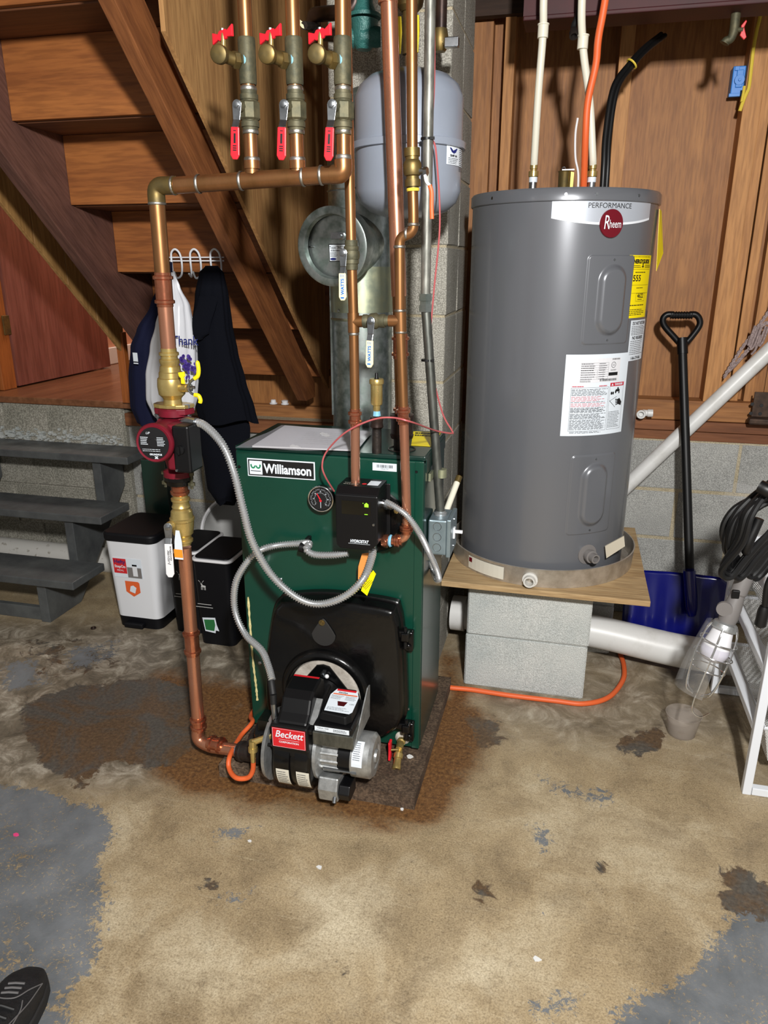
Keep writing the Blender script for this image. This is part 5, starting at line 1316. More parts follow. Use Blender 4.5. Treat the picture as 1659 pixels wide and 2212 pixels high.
# ---- thin domestic water pipes with crossover
wa_ = thing('water_pipe', 'thin copper water pipe passing behind the control box, with cream lever valve', 'pipe', tuple(PY(767, 1050, 1.665)))
A1 = PY(768, 1050, 1.665); A2 = PY(764, 700, 1.665); A3 = PY(759, 540, 1.665); A4 = to_top(PY(750, 200, 1.665), PY(744, -60, 1.665))
ob('pipe', MB().tube([A1, PY(767, 890, 1.665), A2, A3, A4], R34, 16), M_COPOLD, wa_)
ob('lower_pipe', MB().tube([A1 + V((0, 0, -.02)), PY(767, 905, 1.665)], R34 + .0002, 16), M_COPPER, wa_)
press_fit(wa_, PY(767, 902, 1.665), UP, R34, .042)
ob('tee', MB().cyl(PY(764, 718, 1.665), PY(763, 676, 1.665), R34 + .002, n=16).cyl(PY(764, 695, 1.665), PY(785, 694, 1.665), R34 + .0018, n=16), M_COPOLD, wa_, 30)
sweat_ring(wa_, PY(764, 721, 1.665), UP, R34)
wv1 = thing('water_valve', 'bronze ball valve with cream lever in front of the round flue damper', 'valve', tuple(PY(757, 550, 1.665)))
vc = PY(759, 551, 1.665); ball_valve(wv1, vc, UP, R34, M_BRONZE, .062, .8)
g_, k2, e, o_, d_, s_ = lever(wv1, vc + V((-.010, -.020, .004)), (-.05, -1, 0), (0, 0, -1), M_CREAM, .050, .016, off=.006)
Decal(flatmap(k2 + o_ * .0042 + d_ * .028, -d_, -o_.cross(d_))).text('WATTS', .0, -.001, .010, offset=.0004).lines(.020, .026, -.005, .005, 3, .001, random.Random(2)).rect(-.025, -.004, -.022, .004).out('lettering', M_BLUE, g_)
wb_ = thing('water_pipe', 'thin copper water pipe with push-fit valve in front of the grey tank', 'pipe', tuple(PY(840, 1168, 1.67)))
yB = 1.665
lowB = [PY(826, 1168, 1.672), PY(872, 1163, yB), PY(877, 1140, yB), PY(872, 900, yB), PY(864, 690, yB), PY(863, 540, yB)]
ob('lower_pipe', MB().tube(fillet([lowB[0], PY(880, 1166, yB), lowB[3]], .03), R34, 16), M_COPPER, wb_)
ob('pipe', MB().tube(fillet([lowB[3], lowB[4], PY(863, 512, yB), PY(893, 503, yB), PY(893, 460, yB), PY(891, 390, yB), to_top(PY(891, 390, yB), PY(889, -60, yB))], .022), R34, 16), M_COPOLD, wb_)
press_fit(wb_, PY(871, 897, yB), UP, R34, .042); press_fit(wb_, PY(878, 1142, yB), UP, R34, .026, name='elbow_collar'); press_fit(wb_, PY(858, 1168, yB), (1, 0, 0), R34, .026, name='elbow_collar')
ob('union', MB().lathe(PY(826, 1168, 1.672), (1, 0, 0), [(0, R34 + .003), (.008, R34 + .006), (.014, R34 + .006), (.016, R34 + .002)], 12), M_COPFIT, wb_, 30)
ob('pipe_dope', MB().lathe(PY(840, 1168, 1.67), (1, 0, 0), [(0, R34 + .002), (.004, R34 + .005), (.008, R34 + .003)], 16), M_TAPEB, wb_)
ob('tee', MB().cyl(PY(866, 718, yB), PY(865, 674, yB), R34 + .002, n=16).cyl(PY(862, 693, yB), PY(840, 693, yB), R34 + .0018, n=16), M_COPOLD, wb_, 30)
for py, px in ((485, 893), (505, 878), (533, 863), (671, 864), (717, 866)): sweat_ring(wb_, PY(px, py, yB), UP if py != 505 else (1, 0, 0), R34 + .0006)
wv2 = thing('crossover_valve', 'bronze crossover valve with hanging cream lever between the thin pipes', 'valve', tuple(PY(803, 695, yB)))
xa_, xb_ = PY(776, 694, yB), PY(846, 693, yB); ob('body', MB().lathe(xa_, xb_ - xa_, [(0, R34 + .001), (.010, R34 + .001), (.010, R34 + .004), (.018, R34 + .004), (.022, R34 + .002), (.028, R34 + .006), (.040, R34 + .007), (.046, R34 + .003), (.052, R34 + .004), (.060, R34 + .004), (.060, R34 + .001), ((xb_ - xa_).length, R34)], 18), M_BRONZE, wv2, 30)
vc = PY(804, 693, yB - .02); ob('stem', MB().cyl(vc + V((0, .02, 0)), vc, .007, n=12), M_BRONZE, wv2)
g_, k2, e, o_, d_, s_ = lever(wv2, vc, (-.12, -1, 0), (-.02, 0, -1), M_CREAM, .052, .0165, off=.004)
Decal(flatmap(k2 + o_ * .0042 + d_ * .028, -d_, -o_.cross(d_))).text('WATTS', .0, -.001, .010, offset=.0004).lines(.020, .026, -.005, .005, 3, .001, random.Random(2)).rect(-.025, -.004, -.022, .004).out('lettering', M_BLUE, g_)
wv3 = thing('push_fit_valve', 'push-fit brass valve with orange lever in front of the grey tank', 'valve', tuple(PY(891, 370, yB)))
vc = PY(891, 370, yB); L3 = (PY(890, 333, yB) - PY(892, 410, yB)).length; dv3 = (PY(890, 333, yB) - PY(892, 410, yB)).normalized(); b3 = PY(892, 410, yB)
ob('body', MB().lathe(b3, dv3, [(0, R34 + .0015), (.006, R34 + .0015), (.006, R34 + .0055), (.020, R34 + .0055), (.020, R34 + .003), (.026, R34 + .002), (.028, R34 + .006), (.034, R34 + .008), (.050, R34 + .008), (.056, R34 + .005), (.058, R34 + .003), (.064, R34 + .003), (.064, R34 + .0055), (.080, R34 + .0055), (.080, R34 + .001), (L3 + .002, R34 + .001)], 20), M_BRASSD, wv3, 30)
for z_ in (-.003, L3 + .002): ob('release_collar', MB().lathe(b3 + dv3 * z_, dv3, [(0, R34 + .002), (.004, R34 + .003), (.006, R34 + .002)], 18), M_YCABLE, wv3)
ob('stem', MB().cyl(vc + V((.012, -.004, 0)), vc + V((.034, -.010, 0)), .006, n=12).lathe(vc + V((.026, -.008, -.002)), (1, -.2, 0), [(0, .009), (.008, .009)], 6), M_STEEL, wv3, 30)
ob('lever', MB().tube(bez([PY(918, 378, 1.652), PY(921, 392, 1.65), PY(929, 402, 1.65)], 6), .0035, 8), M_WHITEP, wv3)
ob('grip', MB().tube(bez([PY(928, 400, 1.65), PY(932, 415, 1.65), PY(932, 445, 1.65), PY(933, 473, 1.65)], 6), .0045, 8), M_ORANGE, wv3)

# ---- main supply riser
ms = thing('supply_riser', 'thick bright copper supply riser rising from the boiler top past the tank', 'pipe', (-.40, 1.80, BZ1))
S0 = V((-.402, 1.80, BZ1)); S1 = PY(862, 640, 1.80); S2 = to_top(S1, PY(838, -60, 1.80)); RS = .0185
ob('nipple', MB().cyl(S0, S0 + UP * .045, .021, n=20), M_IRON, ms)
ob('iron_coupling', MB().lathe(S0 + UP * .030, UP, [(0, .028), (.008, .030), (.012, .0275), (.045, .0275), (.050, .030), (.060, .030), (.062, .022)], 24), M_IRONB, ms, 30)
ob('lower_pipe', MB().tube([S0 + UP * .085, S1], .0165, 22), M_COPOLD, ms); ob('pipe', MB().tube([S1, S2], RS, 24), M_COPPER, ms)
for py in (748, 900): press_fit(ms, PY(865 + (py - 748) * .02, py, 1.80), UP, .0165, .06)
ob('top_coupling', MB().cyl(PY(838, 8, 1.80), PY(837, -50, 1.80), RS + .003, n=24), M_COPPER, ms)
ob('pipe_hole', MB().torus((S0.x, S0.y, BZ1 + .001), UP, .034, .002, 30, 6), M_IRON, ms)
# air vent
av = thing('air_vent', 'small brass automatic air vent on a black pipe stub', 'air vent', tuple(PY(813, 975, 1.76)))
v0 = PZ(814, 978, BZ1); vd = UP
def avz(py): return PY(814, py, v0.y).z - v0.z
ob('stub', MB().cyl(v0, v0 + UP * avz(920), .012, n=18), M_IRON, av)
ob('coupling', MB().lathe(v0 + UP * avz(925), UP, [(0, .014), (.004, .017), (.014, .015), (.024, .017), (.028, .014)], 18), M_IRONB, av)
ob('sealant', MB().lathe(v0 + UP * avz(898), UP, [(0, .010), (.012, .0085)], 8), M_TAPEB, av)
H_ = avz(818) - avz(888)
ob('brass_body', MB().lathe(v0 + UP * avz(888), UP, [(0, .008), (.006, .009), (.014, .009), (.016, .013), (.02, .0145), (H_ - .014, .0145), (H_ - .012, .0175), (H_ - .004, .018), (H_, .016)], 24), M_BRASS, av, 30)
ob('cap', MB().lathe(v0 + UP * avz(818), UP, [(0, .006), (.004, .004), (.012, .004), (.014, .003)], 12), M_BLACK, av)

# ================================================================== FLUE, DAMPER, TANK
FXc, FYc, FR = -.603, 2.148, .089
fu = thing('flue_pipe', 'galvanised metal flue pipe rising behind the boiler into the chimney', 'flue pipe', (FXc, FYc, .8))
ztee = PY(770, 560, FYc).z - .02
zt = PY(745, 335, FYc).z
ob('lower_section', MB().cyl((FXc, FYc, .70), (FXc, FYc, ztee), FR, n=48), M_GALV, fu)
ob('upper_section', MB().cyl((FXc, FYc, ztee), (FXc, FYc, zt), FR + .001, n=48), M_GALV, fu)
ob('seam_band', MB().lathe((FXc, FYc, PY(745, 690, FYc).z), UP, [(0, FR), (.004, FR + .003), (.008, FR)], 48, False), M_GALVG, fu)
ob('crimp_section', MB().cyl((FXc, FYc, PY(745, 672, FYc).z), (FXc, FYc, ztee), FR + .0012, n=48, caps=False), M_GALVG, fu)
ob('seam_band', MB().lathe((FXc, FYc, PY(745, 418, FYc).z), UP, [(0, FR), (.004, FR + .004), (.008, FR)], 48, False), M_GALV, fu)
ob('lock_seam', MB().box((FXc - .080, FYc - .040, (.92 + ztee) / 2), (.006, .006, ztee - .92)), M_GALV, fu)
ob('elbow', MB().tube(bez([(FXc, FYc, zt - .005), (FXc, FYc + .005, zt + .05), (FXc, FYc + .05, zt + .09), (FXc, CY0 - .005, zt + .095)], 8), FR - .004, 36), M_GALV, fu, 50)
for py in (668,): ob('screw', MB().lathe((FXc - .045, FYc - .078, PY(745, py, FYc).z), (-.5, -.87, 0), [(0, .005), (.003, .004)], 8), M_STEEL, fu)
da_ = thing('draft_damper', 'round galvanised barometric draft damper on the flue pipe', 'damper', (FXc, 2.0, 1.36))
bd_ = V((-.40, -.915, -.03)).normalized(); zc = PY(703, 532, 1.97).z
c0 = V((FXc, FYc, zc + .01)); face_c = PY(718, 533, 1.965)
bd_ = (face_c - c0).normalized(); Lb = (face_c - c0).length; RD = .0925
ob('collar', MB().lathe(c0 + bd_ * .03, bd_, [(0, RD - .008), (Lb - .075, RD - .008), (Lb - .074, RD - .002), (Lb - .03, RD - .002)], 56, False), M_GALV, da_, 40)
ring = ob('ring', MB().lathe(c0 + bd_ * (Lb - .05), bd_, [(0, RD - .002), (.002, RD + .004), (.044, RD + .004), (.048, RD + .007), (.054, RD + .007), (.056, RD + .002), (.054, RD - .012), (.040, RD - .016)], 64, False), M_GALV, da_, 40)
pn = c0 + bd_ * (Lb - .024)
vane = ob('vane', MB().lathe(pn, bd_, [(0, RD - .012), (.003, RD - .012), (.003, RD - .02), (.004, .01)], 56), M_GALV, da_, 30)
du = UP.cross(bd_).normalized(); dvv = bd_.cross(du) * 1
dmap = lambda l: flatmap(pn + bd_ * (.004 + l), du, dvv)
lbm = dmap(.0006)
lb_ = Decal(dmap(.0006)).rect(-.020, -.038, .042, .006).out('label_border', M_INK, vane)
lc_ = Decal(dmap(.0012)).rect(-.018, -.036, .040, .004).out('label', M_LABEL, vane)
Decal(dmap(.0018)).text('Type "RC"', .002, -.003, .0095).lines(-.014, .022, -.012, -.009, 1, .0018, random.Random(9)).lines(-.016, .006, -.026, -.014, 4, .001, random.Random(3)).lines(.012, .038, -.025, -.014, 4, .001, random.Random(4)).disc(.032, -.003, .0045, .0045, 14).out('label_print', M_INK, lc_)
Decal(dmap(.0018)).disc(-.008, -.0315, .009, .0032, 18).out('label_logo', M_NAVYP, lc_)
ob('weight', MB().lathe(pn + bd_ * .006 + du * .022 + dvv * .026, bd_, [(0, .010), (.010, .010), (.011, .006), (.020, .006)], 12).box(pn + bd_ * .007 + du * .006 + dvv * .027, (.034, .004, .016), Matrix((du, bd_, dvv)).transposed()), M_STEEL, vane, 30)
ob('pivot', MB().cyl(pn + bd_ * .006 - du * (RD - .002), pn + bd_ * .006 - du * (RD - .030), .002, n=8), M_STEEL, vane)

# expansion tank
tk_ = thing('expansion_tank', 'grey steel expansion tank hanging in front of the chimney', 'tank', (-.44, 2.06, 1.4))
TX, TY, TR = -.4315, 1.982, .1325
tz1 = PY(888, 140, TY - .05).z; tz0 = PY(888, 470, TY - .04).z; tm = PY(888, 298, TY - TR).z
def dome(z0, z1, r, up):
    return [(0, .004), (.004, r * .45), (.016, r * .74), (.036, r * .92), (.062, r), (abs(z1 - z0), r)]
ob('upper_shell', MB().lathe((TX, TY, tz1), (0, 0, -1), dome(tz1, tm, TR, 1), 56), M_TANK, tk_, 50)
ob('lower_shell', MB().lathe((TX, TY, tz0), (0, 0, 1), dome(tz0, tm, TR - .001, 0), 56), M_TANK, tk_, 50)
ob('rolled_seam', MB().lathe((TX, TY, tm - .010), UP, [(0, TR), (.001, TR + .008), (.016, TR + .008), (.018, TR)], 56), M_TANK, tk_, 50)
tmap = lambda l: (lambda u, v: V((TX + (TR + l) * math.sin(u), TY - (TR + l) * math.cos(u), v)))
def cylpx(x, y, cx, cy, r):
    v = ray(x, y); a_ = v.x ** 2 + v.y ** 2; b2 = 2 * (v.x * -cx + v.y * -cy); c2 = cx * cx + cy * cy - r * r; D = max(b2 * b2 - 4 * a_ * c2, 0); t_ = (-b2 - math.sqrt(D)) / (2 * a_); p = CAM + v * t_
    return math.atan2(p.x - cx, -(p.y - cy)), p.z
u0, v1 = cylpx(965, 300, TX, TY, TR); u1, v0_ = cylpx(1001, 364, TX, TY, TR)
d = Decal(tmap(.0006))
for k in range(8): d.rect(u0 + (u1 - u0) * k / 8, v0_, u0 + (u1 - u0) * (k + 1) / 8, v1)
tl_ = d.out('tank_label', M_LABEL, tk_)
dt = Decal(tmap(.0012)); du_ = (u1 - u0)
def tank_text(s, uu, vv, size, m):
    vs_, fs = text2d(s, size, offset=.0003); fn = tmap(.0013); dt_ = MB().add([fn(uu + a / TR, vv + b) for a, b in vs_], fs); return ob('lettering', dt_, m, tl_, 0, fix=False)
tank_text('ZILMET', u0 + du_ * .27, v1 - .010, .0085, M_INK); tank_text('ZILMET USA', u0 + du_ * .27, v1 - .034, .0055, M_INK)
fn2 = Decal(lambda u, v: tmap(.0012)(u0 + du_ * u, v1 + v)); fn2.poly([(.10, -.017), (.44, -.017), (.36, -.026), (.27, -.029), (.18, -.026)]).out('tank_logo', M_NAVYP, tl_)
Decal(lambda u, v: tmap(.0012)(u0 + du_ * u, v1 + v)).lines(.06, .48, -.052, -.038, 4, .0012, random.Random(2)).lines(.56, .98, -.065, -.008, 14, .0016, random.Random(3)).out('print', M_INKG, tl_)
ob('inlet', MB().cyl((TX, TY, tz1 - .002), (TX, TY, tz1 + .03), .011, n=16), M_STEEL, tk_)

# pieces above the tank
yv = thing('tank_valve', 'yellow handled valve above the grey expansion tank', 'valve', (TX, TY, tz1 + .05))
yz = tz1 + .031
ob('body', MB().cyl((TX, TY, yz + .002), (TX, TY, yz + .09), .017, n=18), M_BRASSD, yv)
for s in (-1, 1): ob('handle', MB().prism([(TX + s * .021 + x, TY - .04, yz + z) for x, z in ((-.009, .072), (.009, .072), (.011, .04), (.008, -.004), (-.006, -.006), (-.010, .03))], (0, .006, 0)), M_YELV, yv, 0, .0015)
ob('union', MB().lathe((TX, TY, yz + .09), UP, [(0, .02), (.01, .03), (.03, .034), (.05, .034), (.06, .03), (.11, .03)], 12), M_BRASSD, yv, 30)
ob('feed_pipe', MB().cyl((TX, TY, yz + .19), (TX, TY, 2.45), .014, n=16), M_COPOLD, yv)
pr = thing('pressure_regulator', 'teal cast pressure regulator on the pipe in front of the chimney', 'regulator', tuple(PY(790, 60, 2.12)))
q0 = PY(785, 108, 2.10); q1 = PY(787, 40, 2.10); q2 = PY(787, -12, 2.10); ln = (q1 - q0).length; l2 = (q2 - q1).length
ob('body', MB().lathe(q0, q1 - q0, [(0, .018), (.010, .026), (.03, .030), (ln * .55, .030), (ln * .8, .034), (ln - .004, .036)], 20), M_TEAL, pr, 40)
ob('bonnet', MB().lathe(q1, q2 - q1, [(0, .042), (.008, .042), (.010, .032), (l2 * .6, .022), (l2, .020)], 20), M_TEAL, pr, 40)
ob('port', MB().lathe(PY(755, 82, 2.10), (1, .24, .0), [(0, .022), (.008, .024), (.05, .022)], 16).lathe(PY(822, 80, 2.10), (-1, -.24, .0), [(0, .022), (.008, .024), (.05, .022)], 16), M_TEAL, pr, 40)
ip_ = thing('iron_pipe', 'dark old pipe with a cream lever valve beside the chimney top', 'pipe', tuple(PY(690, 30, 2.15)))
ob('pipe', MB().tube(fillet([PY(676, 60, 2.2), PY(676, 32, 2.18), PY(700, 30, 2.15), PY(752, 26, 2.10), PY(768, 10, 2.1), V((PY(768, -60, 2.1).x, 2.1, 2.45))], .03), .018, 16), M_IRONB, ip_)
ob('pipe', MB().tube(fillet([PY(676, 62, 2.2), PY(686, 70, 2.15), PY(700, 75, 2.15), PY(760, 80, 2.10)], .03), .015, 16), M_IRON, ip_)
ob('lever', MB().prism([PY(x, y, 2.1) for x, y in ((640, 36), (655, 48), (657, 62), (652, 60), (640, 46))], (0, .006, 0)), M_CREAM, ip_, 0, .001)
ob('stem', MB().cyl(PY(657, 55, 2.1), PY(680, 58, 2.16), .010, n=12), M_IRON, ip_)
sp_ = thing('upper_valve', 'old bronze valve with steel lever on the pipe at the chimney corner', 'valve', tuple(PY(955, 60, 2.10)))
ob('pipe', MB().cyl(PY(952, 105, 2.12), V((PY(956, -50, 2.12).x, 2.12, 2.45)), .014, n=16), M_IRONB, sp_)
ob('body', MB().lathe(PY(950, 112, 2.12), UP, [(0, .014), (.01, .02), (.03, .022), (.05, .018)], 14), M_BRASSD, sp_)
ob('lever', MB().box(PY(976, 92, 2.08), (.035, .02, .022)).cyl(PY(955, 93, 2.12), PY(970, 92, 2.08), .007, n=10), M_STEEL, sp_, 0, .002)

# ================================================================== WATER HEATER
HXc, HYc, HR = -.057, 2.45, .270
BT0 = .383                                    # top of the two blocks
blk = block_mesh(.390, .19, .190, M_BLOCKW, .005, 77, .0018)
for k, lb in ((0, 'lower pale concrete block under the water heater board, resting on the floor'), (1, 'upper pale concrete block directly under the water heater board')):
    o = link('concrete_block', blk); o.location = (-.075 + k * .003, 2.195 + .095, .0955 + k * .1915); tag(o, lb, 'block', 'blocks under the water heater')
o = link('concrete_block', blk); o.location = (.02, 2.62, .0955); tag(o, 'rear concrete block under the water heater board, lying on the floor', 'block', 'blocks under the water heater')
o = link('concrete_block', blk); o.location = (.02, 2.62, .287); tag(o, 'rear upper concrete block under the water heater board', 'block', 'blocks under the water heater')
bd0 = [PZ(955, 1258, .40), PZ(1405, 1300, .40), PZ(1372, 1140, .40)]
tag(ob('plywood_board', MB().mm((-.345, 2.13, BT0), (.284, 2.80, BT0 + .018)), M_PLYB, None, 0, .002), 'plywood board lying on the blocks under the water heater', 'board')
PZ0 = BT0 + .0185
pn_ = thing('drip_pan', 'round aluminium drip pan under the grey water heater', 'pan', (HXc, HYc, PZ0))
PR = .302
ob('pan', MB().lathe((HXc + .005, HYc + .005, PZ0), UP, [(0, PR - .004), (.0, PR), (.056, PR + .003), (.060, PR + .005), (.061, PR + .001), (.057, PR - .001), (.003, PR - .003), (.003, .02)], 72, False), M_PAN, pn_, 40)
du0, dz0 = cylpx(1143, 1233, HXc, HYc, PR)
dout = V((math.sin(du0), -math.cos(du0), 0)); dp0 = V((HXc + .005, HYc + .005, 0)) + dout * (PR - .004) + UP * (PZ0 + .026)
ob('drain_fitting', MB().lathe(dp0, dout, [(0, .022), (.008, .024), (.016, .024), (.017, .018), (.034, .018), (.034, .013), (.004, .012)], 6 * 4, False), M_PVCD, pn_, 40)
u0, v1 = cylpx(1012, 1180, HXc, HYc, PR); u1, v0_ = cylpx(1086, 1225, HXc, HYc, PR)
pmap = lambda l: (lambda u, v: V((HXc + .005 + (PR + .003 + l) * math.sin(u), HYc + .005 - (PR + .003 + l) * math.cos(u), v)))
d = Decal(pmap(.001))
for k in range(8): d.rect(u0 + (u1 - u0) * k / 8, PZ0 + .008, u0 + (u1 - u0) * (k + 1) / 8, PZ0 + .050)
psn = d.out('pan_sticker', M_LABEL2, pn_)
Decal(pmap(.0016)).rect(u0 + .01, PZ0 + .03, u0 + .06, PZ0 + .045).out('pan_mark', M_BADGE, psn)

wh = thing('water_heater', 'tall grey electric water heater standing in an aluminium pan', 'water heater', (HXc, HYc, PZ0 + .004))
hz0 = PZ0 + .0035; hz1 = PY(1218, 404, HYc - HR).z
ob('body', MB().lathe((HXc, HYc, hz0), UP, [(0, HR - .004), (.004, HR), (hz1 - hz0 - .03, HR)], 96), M_HEATER, wh, 40)
ob('top_cap', MB().lathe((HXc, HYc, hz1 - .034), UP, [(0, HR + .003), (.002, HR + .005), (.028, HR + .005), (.034, HR), (.035, HR - .012), (.030, HR - .02), (.028, .02)], 96), M_HEATER, wh, 40)
HM = lambda l: (lambda u, v: V((HXc + (HR + l) * math.sin(u), HYc - (HR + l) * math.cos(u), v)))
def HP(x, y): return cylpx(x, y, HXc, HYc, HR)
for px in (1067, 1223, 1288, 1378):
    u = HP(px, 415)[0]; o_ = V((math.sin(u), -math.cos(u), 0)); ob('cap_screw', MB().lathe(V((HXc, HYc, hz1 - .018)) + o_ * (HR + .004), o_, [(0, .0045), (.002, .004)], 8), M_STEEL, wh)


def hpatch(name, x0, x1, y0, y1, m, parent, lift=.0007, corner=.004, nu=24, nv=8):
    uL, uR = x0, x1; fn = HM(lift)
    return ob(name, MB().grid(lambda a, b: fn(uL + (uR - uL) * a, y0 + (y1 - y0) * b), nu, nv), m, parent, 40, fix=False)


def htext(s, u, z, size, m, parent, lift=.0014, **k):
    vs_, fs = text2d(s, size, **k); fn = HM(lift); return ob('lettering', MB().add([fn(u + a / HR, z + b) for a, b in vs_], fs), m, parent, 0, fix=False)


# silver name band with the maker's oval
ul, zt_ = HP(1193, 434)[0], HP(1220, 433)[1]; ur_ = HP(1405, 440)[0]; zb_ = HP(1220, 466)[1]; zmid = HP(1318, 481)[1]
def band(lift, dz, m, name, par):
    fn = HM(lift); return ob(name, MB().grid(lambda a, b: fn(ul + (ur_ - ul) * a, zt_ + ((zb_ + (zmid - zb_) * (1 - (2 * a - 1) ** 2) - dz) - zt_) * b), 40, 6), m, par, 40, fix=False)
nb1 = band(.0006, .006, M_WHITEP, 'band_edge', wh); nb2 = band(.0010, 0, M_HEATSIL, 'name_band', wh)
htext('PERFORMANCE', HP(1321, 442)[0], HP(1321, 441)[1] - .004, .0185, M_INK, nb2, squeeze=1.02)
ub, zb2 = HP(1320, 483); ro = .0
bx_, bz_ = .0345, .0365
fnb = HM(.0)
bm_ = MB(); N_ = 40
rings = [(1.0, .0012), (1.0, .004), (.96, .006), (.5, .0068)]
vs_ = []
for k_, l_ in rings: vs_ += [HM(l_)(ub + bx_ * k_ * math.cos(2 * math.pi * i / N_) / HR, zb2 + bz_ * k_ * math.sin(2 * math.pi * i / N_)) for i in range(N_)]
vs_.append(HM(.007)(ub, zb2))
fs = [(r * N_ + i, r * N_ + (i + 1) % N_, (r + 1) * N_ + (i + 1) % N_, (r + 1) * N_ + i) for r in range(3) for i in range(N_)] + [(3 * N_ + i, 3 * N_ + (i + 1) % N_, 4 * N_) for i in range(N_)]
bdg = ob('maker_badge', bm_.add(vs_, fs), M_BADGE, wh, 40)
htext('R', ub - .017 / HR, zb2 + .001, .050, M_WHITEP, bdg, .0085, squeeze=.58, shear=.1); htext('heem', ub + .0085 / HR, zb2 - .002, .029, M_WHITEP, bdg, .0085, squeeze=.56)

# element access panels
def access(x0, x1, y0, y1, n):
    uc0, zt0 = HP(x0, y0); uc1, zb0 = HP(x1, y1); w_, h_ = (uc1 - uc0) * HR / 2, (zt0 - zb0) / 2; um, zm = (uc0 + uc1) / 2, (zt0 + zb0) / 2
    def sd_rr(a, b, hw, hh, r): qx, qy = abs(a) - hw + r, abs(b) - hh + r; return math.hypot(max(qx, 0), max(qy, 0)) + min(max(qx, qy), 0) - r
    def ss(e0, e1, x): t = max(0, min(1, (x - e0) / (e1 - e0))); return t * t * (3 - 2 * t)
    def fn(a, b):
        x, z = (2 * a - 1) * (w_ + .004), (2 * b - 1) * (h_ + .004); p = .0028 * (1 - ss(-.0022, .0, sd_rr(x, z, w_, h_, .012)))
        e = sd_rr(x - .002, z, w_ * .46, h_ * .72, w_ * .46); p += .013 * (1 - ss(-.006, .012, e)) - .0012 * (1 - ss(-.002, .002, e))
        return HM(p + .0002)(um + x / HR, zm + z)
    o = ob('access_panel', MB().grid(fn, 70, 130), M_HEATER, wh, 60, fix=False)
    for z in (zm + h_ * .90, zm - h_ * .90):
        c = V((math.sin(um), -math.cos(um), 0)); ob('panel_screw', MB().lathe(V((HXc, HYc, z)) + c * (HR + .003), c, [(0, .0035), (.002, .003)], 8), M_STEEL, o)


access(1271, 1352, 551, 741, 0); access(1235, 1312, 985, 1144, 1)

# energy label
def hrect(d, U, Z, x0, z0, x1, z1, m): pass
eu0, ez1 = HP(1360, 551); eu1, ez0 = HP(1392, 684)
ew, eh = (eu1 - eu0) * HR, ez1 - ez0
el = hpatch('energy_label', eu0, eu1, ez0, ez1, M_YEL, wh, .0007)
EM = lambda l: (lambda a, b: HM(l)(eu0 + a / HR, ez0 + b))
D_ = Decal(EM(.0014), .01)
def put(D_, s, a, b, size, **k): vs_, fs = text2d(s, size, **k); D_.mb.add([D_.fn(a + x, b + y) for x, y in vs_], fs)
put(D_, 'ENERGYGUIDE', ew * .48, eh * .90, .0145, offset=.0008, squeeze=ew / .126)
D_.poly([(ew * .52, eh * .88), (ew * .56, eh * .88), (ew * .56, eh * .83), (ew * .60, eh * .83), (ew * .54, eh * .80), (ew * .48, eh * .83), (ew * .52, eh * .83)])
put(D_, '$555', ew * .28, eh * .635, .0235, offset=.0004, squeeze=ew / .108); D_.poly([(ew * .06, eh * .58), (ew * .10, eh * .58), (ew * .08, eh * .545)])
put(D_, '4622', ew * .56, eh * .355, .0165, offset=.0003, squeeze=ew / .115)
for (a, b, c, e_) in ((.04, .78, .96, .783), (.04, .40, .96, .403), (.06, .53, .94, .533)): D_.rect(ew * a, eh * b, ew * c, eh * e_)
D_.frame(ew * .36, eh * .27, ew * .78, eh * .40, .0006)
r_ = random.Random(5)
D_.lines(ew * .08, ew * .46, eh * .80, eh * .85, 2, .0016, r_); D_.lines(ew * .64, ew * .95, eh * .80, eh * .855, 3, .0014, r_); D_.lines(ew * .25, ew * .8, eh * .72, eh * .745, 1, .0022, r_)
D_.lines(ew * .35, ew * .75, eh * .475, eh * .495, 1, .0018, r_); D_.lines(ew * .44, ew * .72, eh * .29, eh * .31, 1, .0018, r_); D_.lines(ew * .16, ew * .9, eh * .195, eh * .22, 1, .0024, r_); D_.lines(ew * .06, ew * .94, eh * .04, eh * .15, 4, .0017, r_); D_.lines(ew * .06, ew * .95, eh * .965, eh * .985, 1, .0012, r_)
D_.out('print', M_INK, el)
# warranty label under it
wu0, wz1 = HP(1363, 691); wu1, wz0 = HP(1384, 774); ww, whh = (wu1 - wu0) * HR, wz1 - wz0
wl_ = hpatch('return_label', wu0, wu1, wz0, wz1 - .002, M_LABEL, wh, .0008)
WM = lambda l: (lambda a, b: HM(l)(wu0 + a / HR, wz0 + b)); D_ = Decal(WM(.0015), .01)
put(D_, 'DO NOT RETURN', ww * .5, whh * .905, .0125, squeeze=ww / .122, offset=.0003); put(D_, 'NO REGRESE', ww * .47, whh * .555, .0125, squeeze=ww / .108, offset=.0003); put(D_, '1-866-279-4566', ww * .46, whh * .06, .0115, squeeze=ww / .118, offset=.0002)
D_.lines(ww * .06, ww * .95, whh * .62, whh * .85, 6, .0013, r_); D_.lines(ww * .06, ww * .95, whh * .14, whh * .50, 8, .0013, r_); D_.out('print', M_INK, wl_)
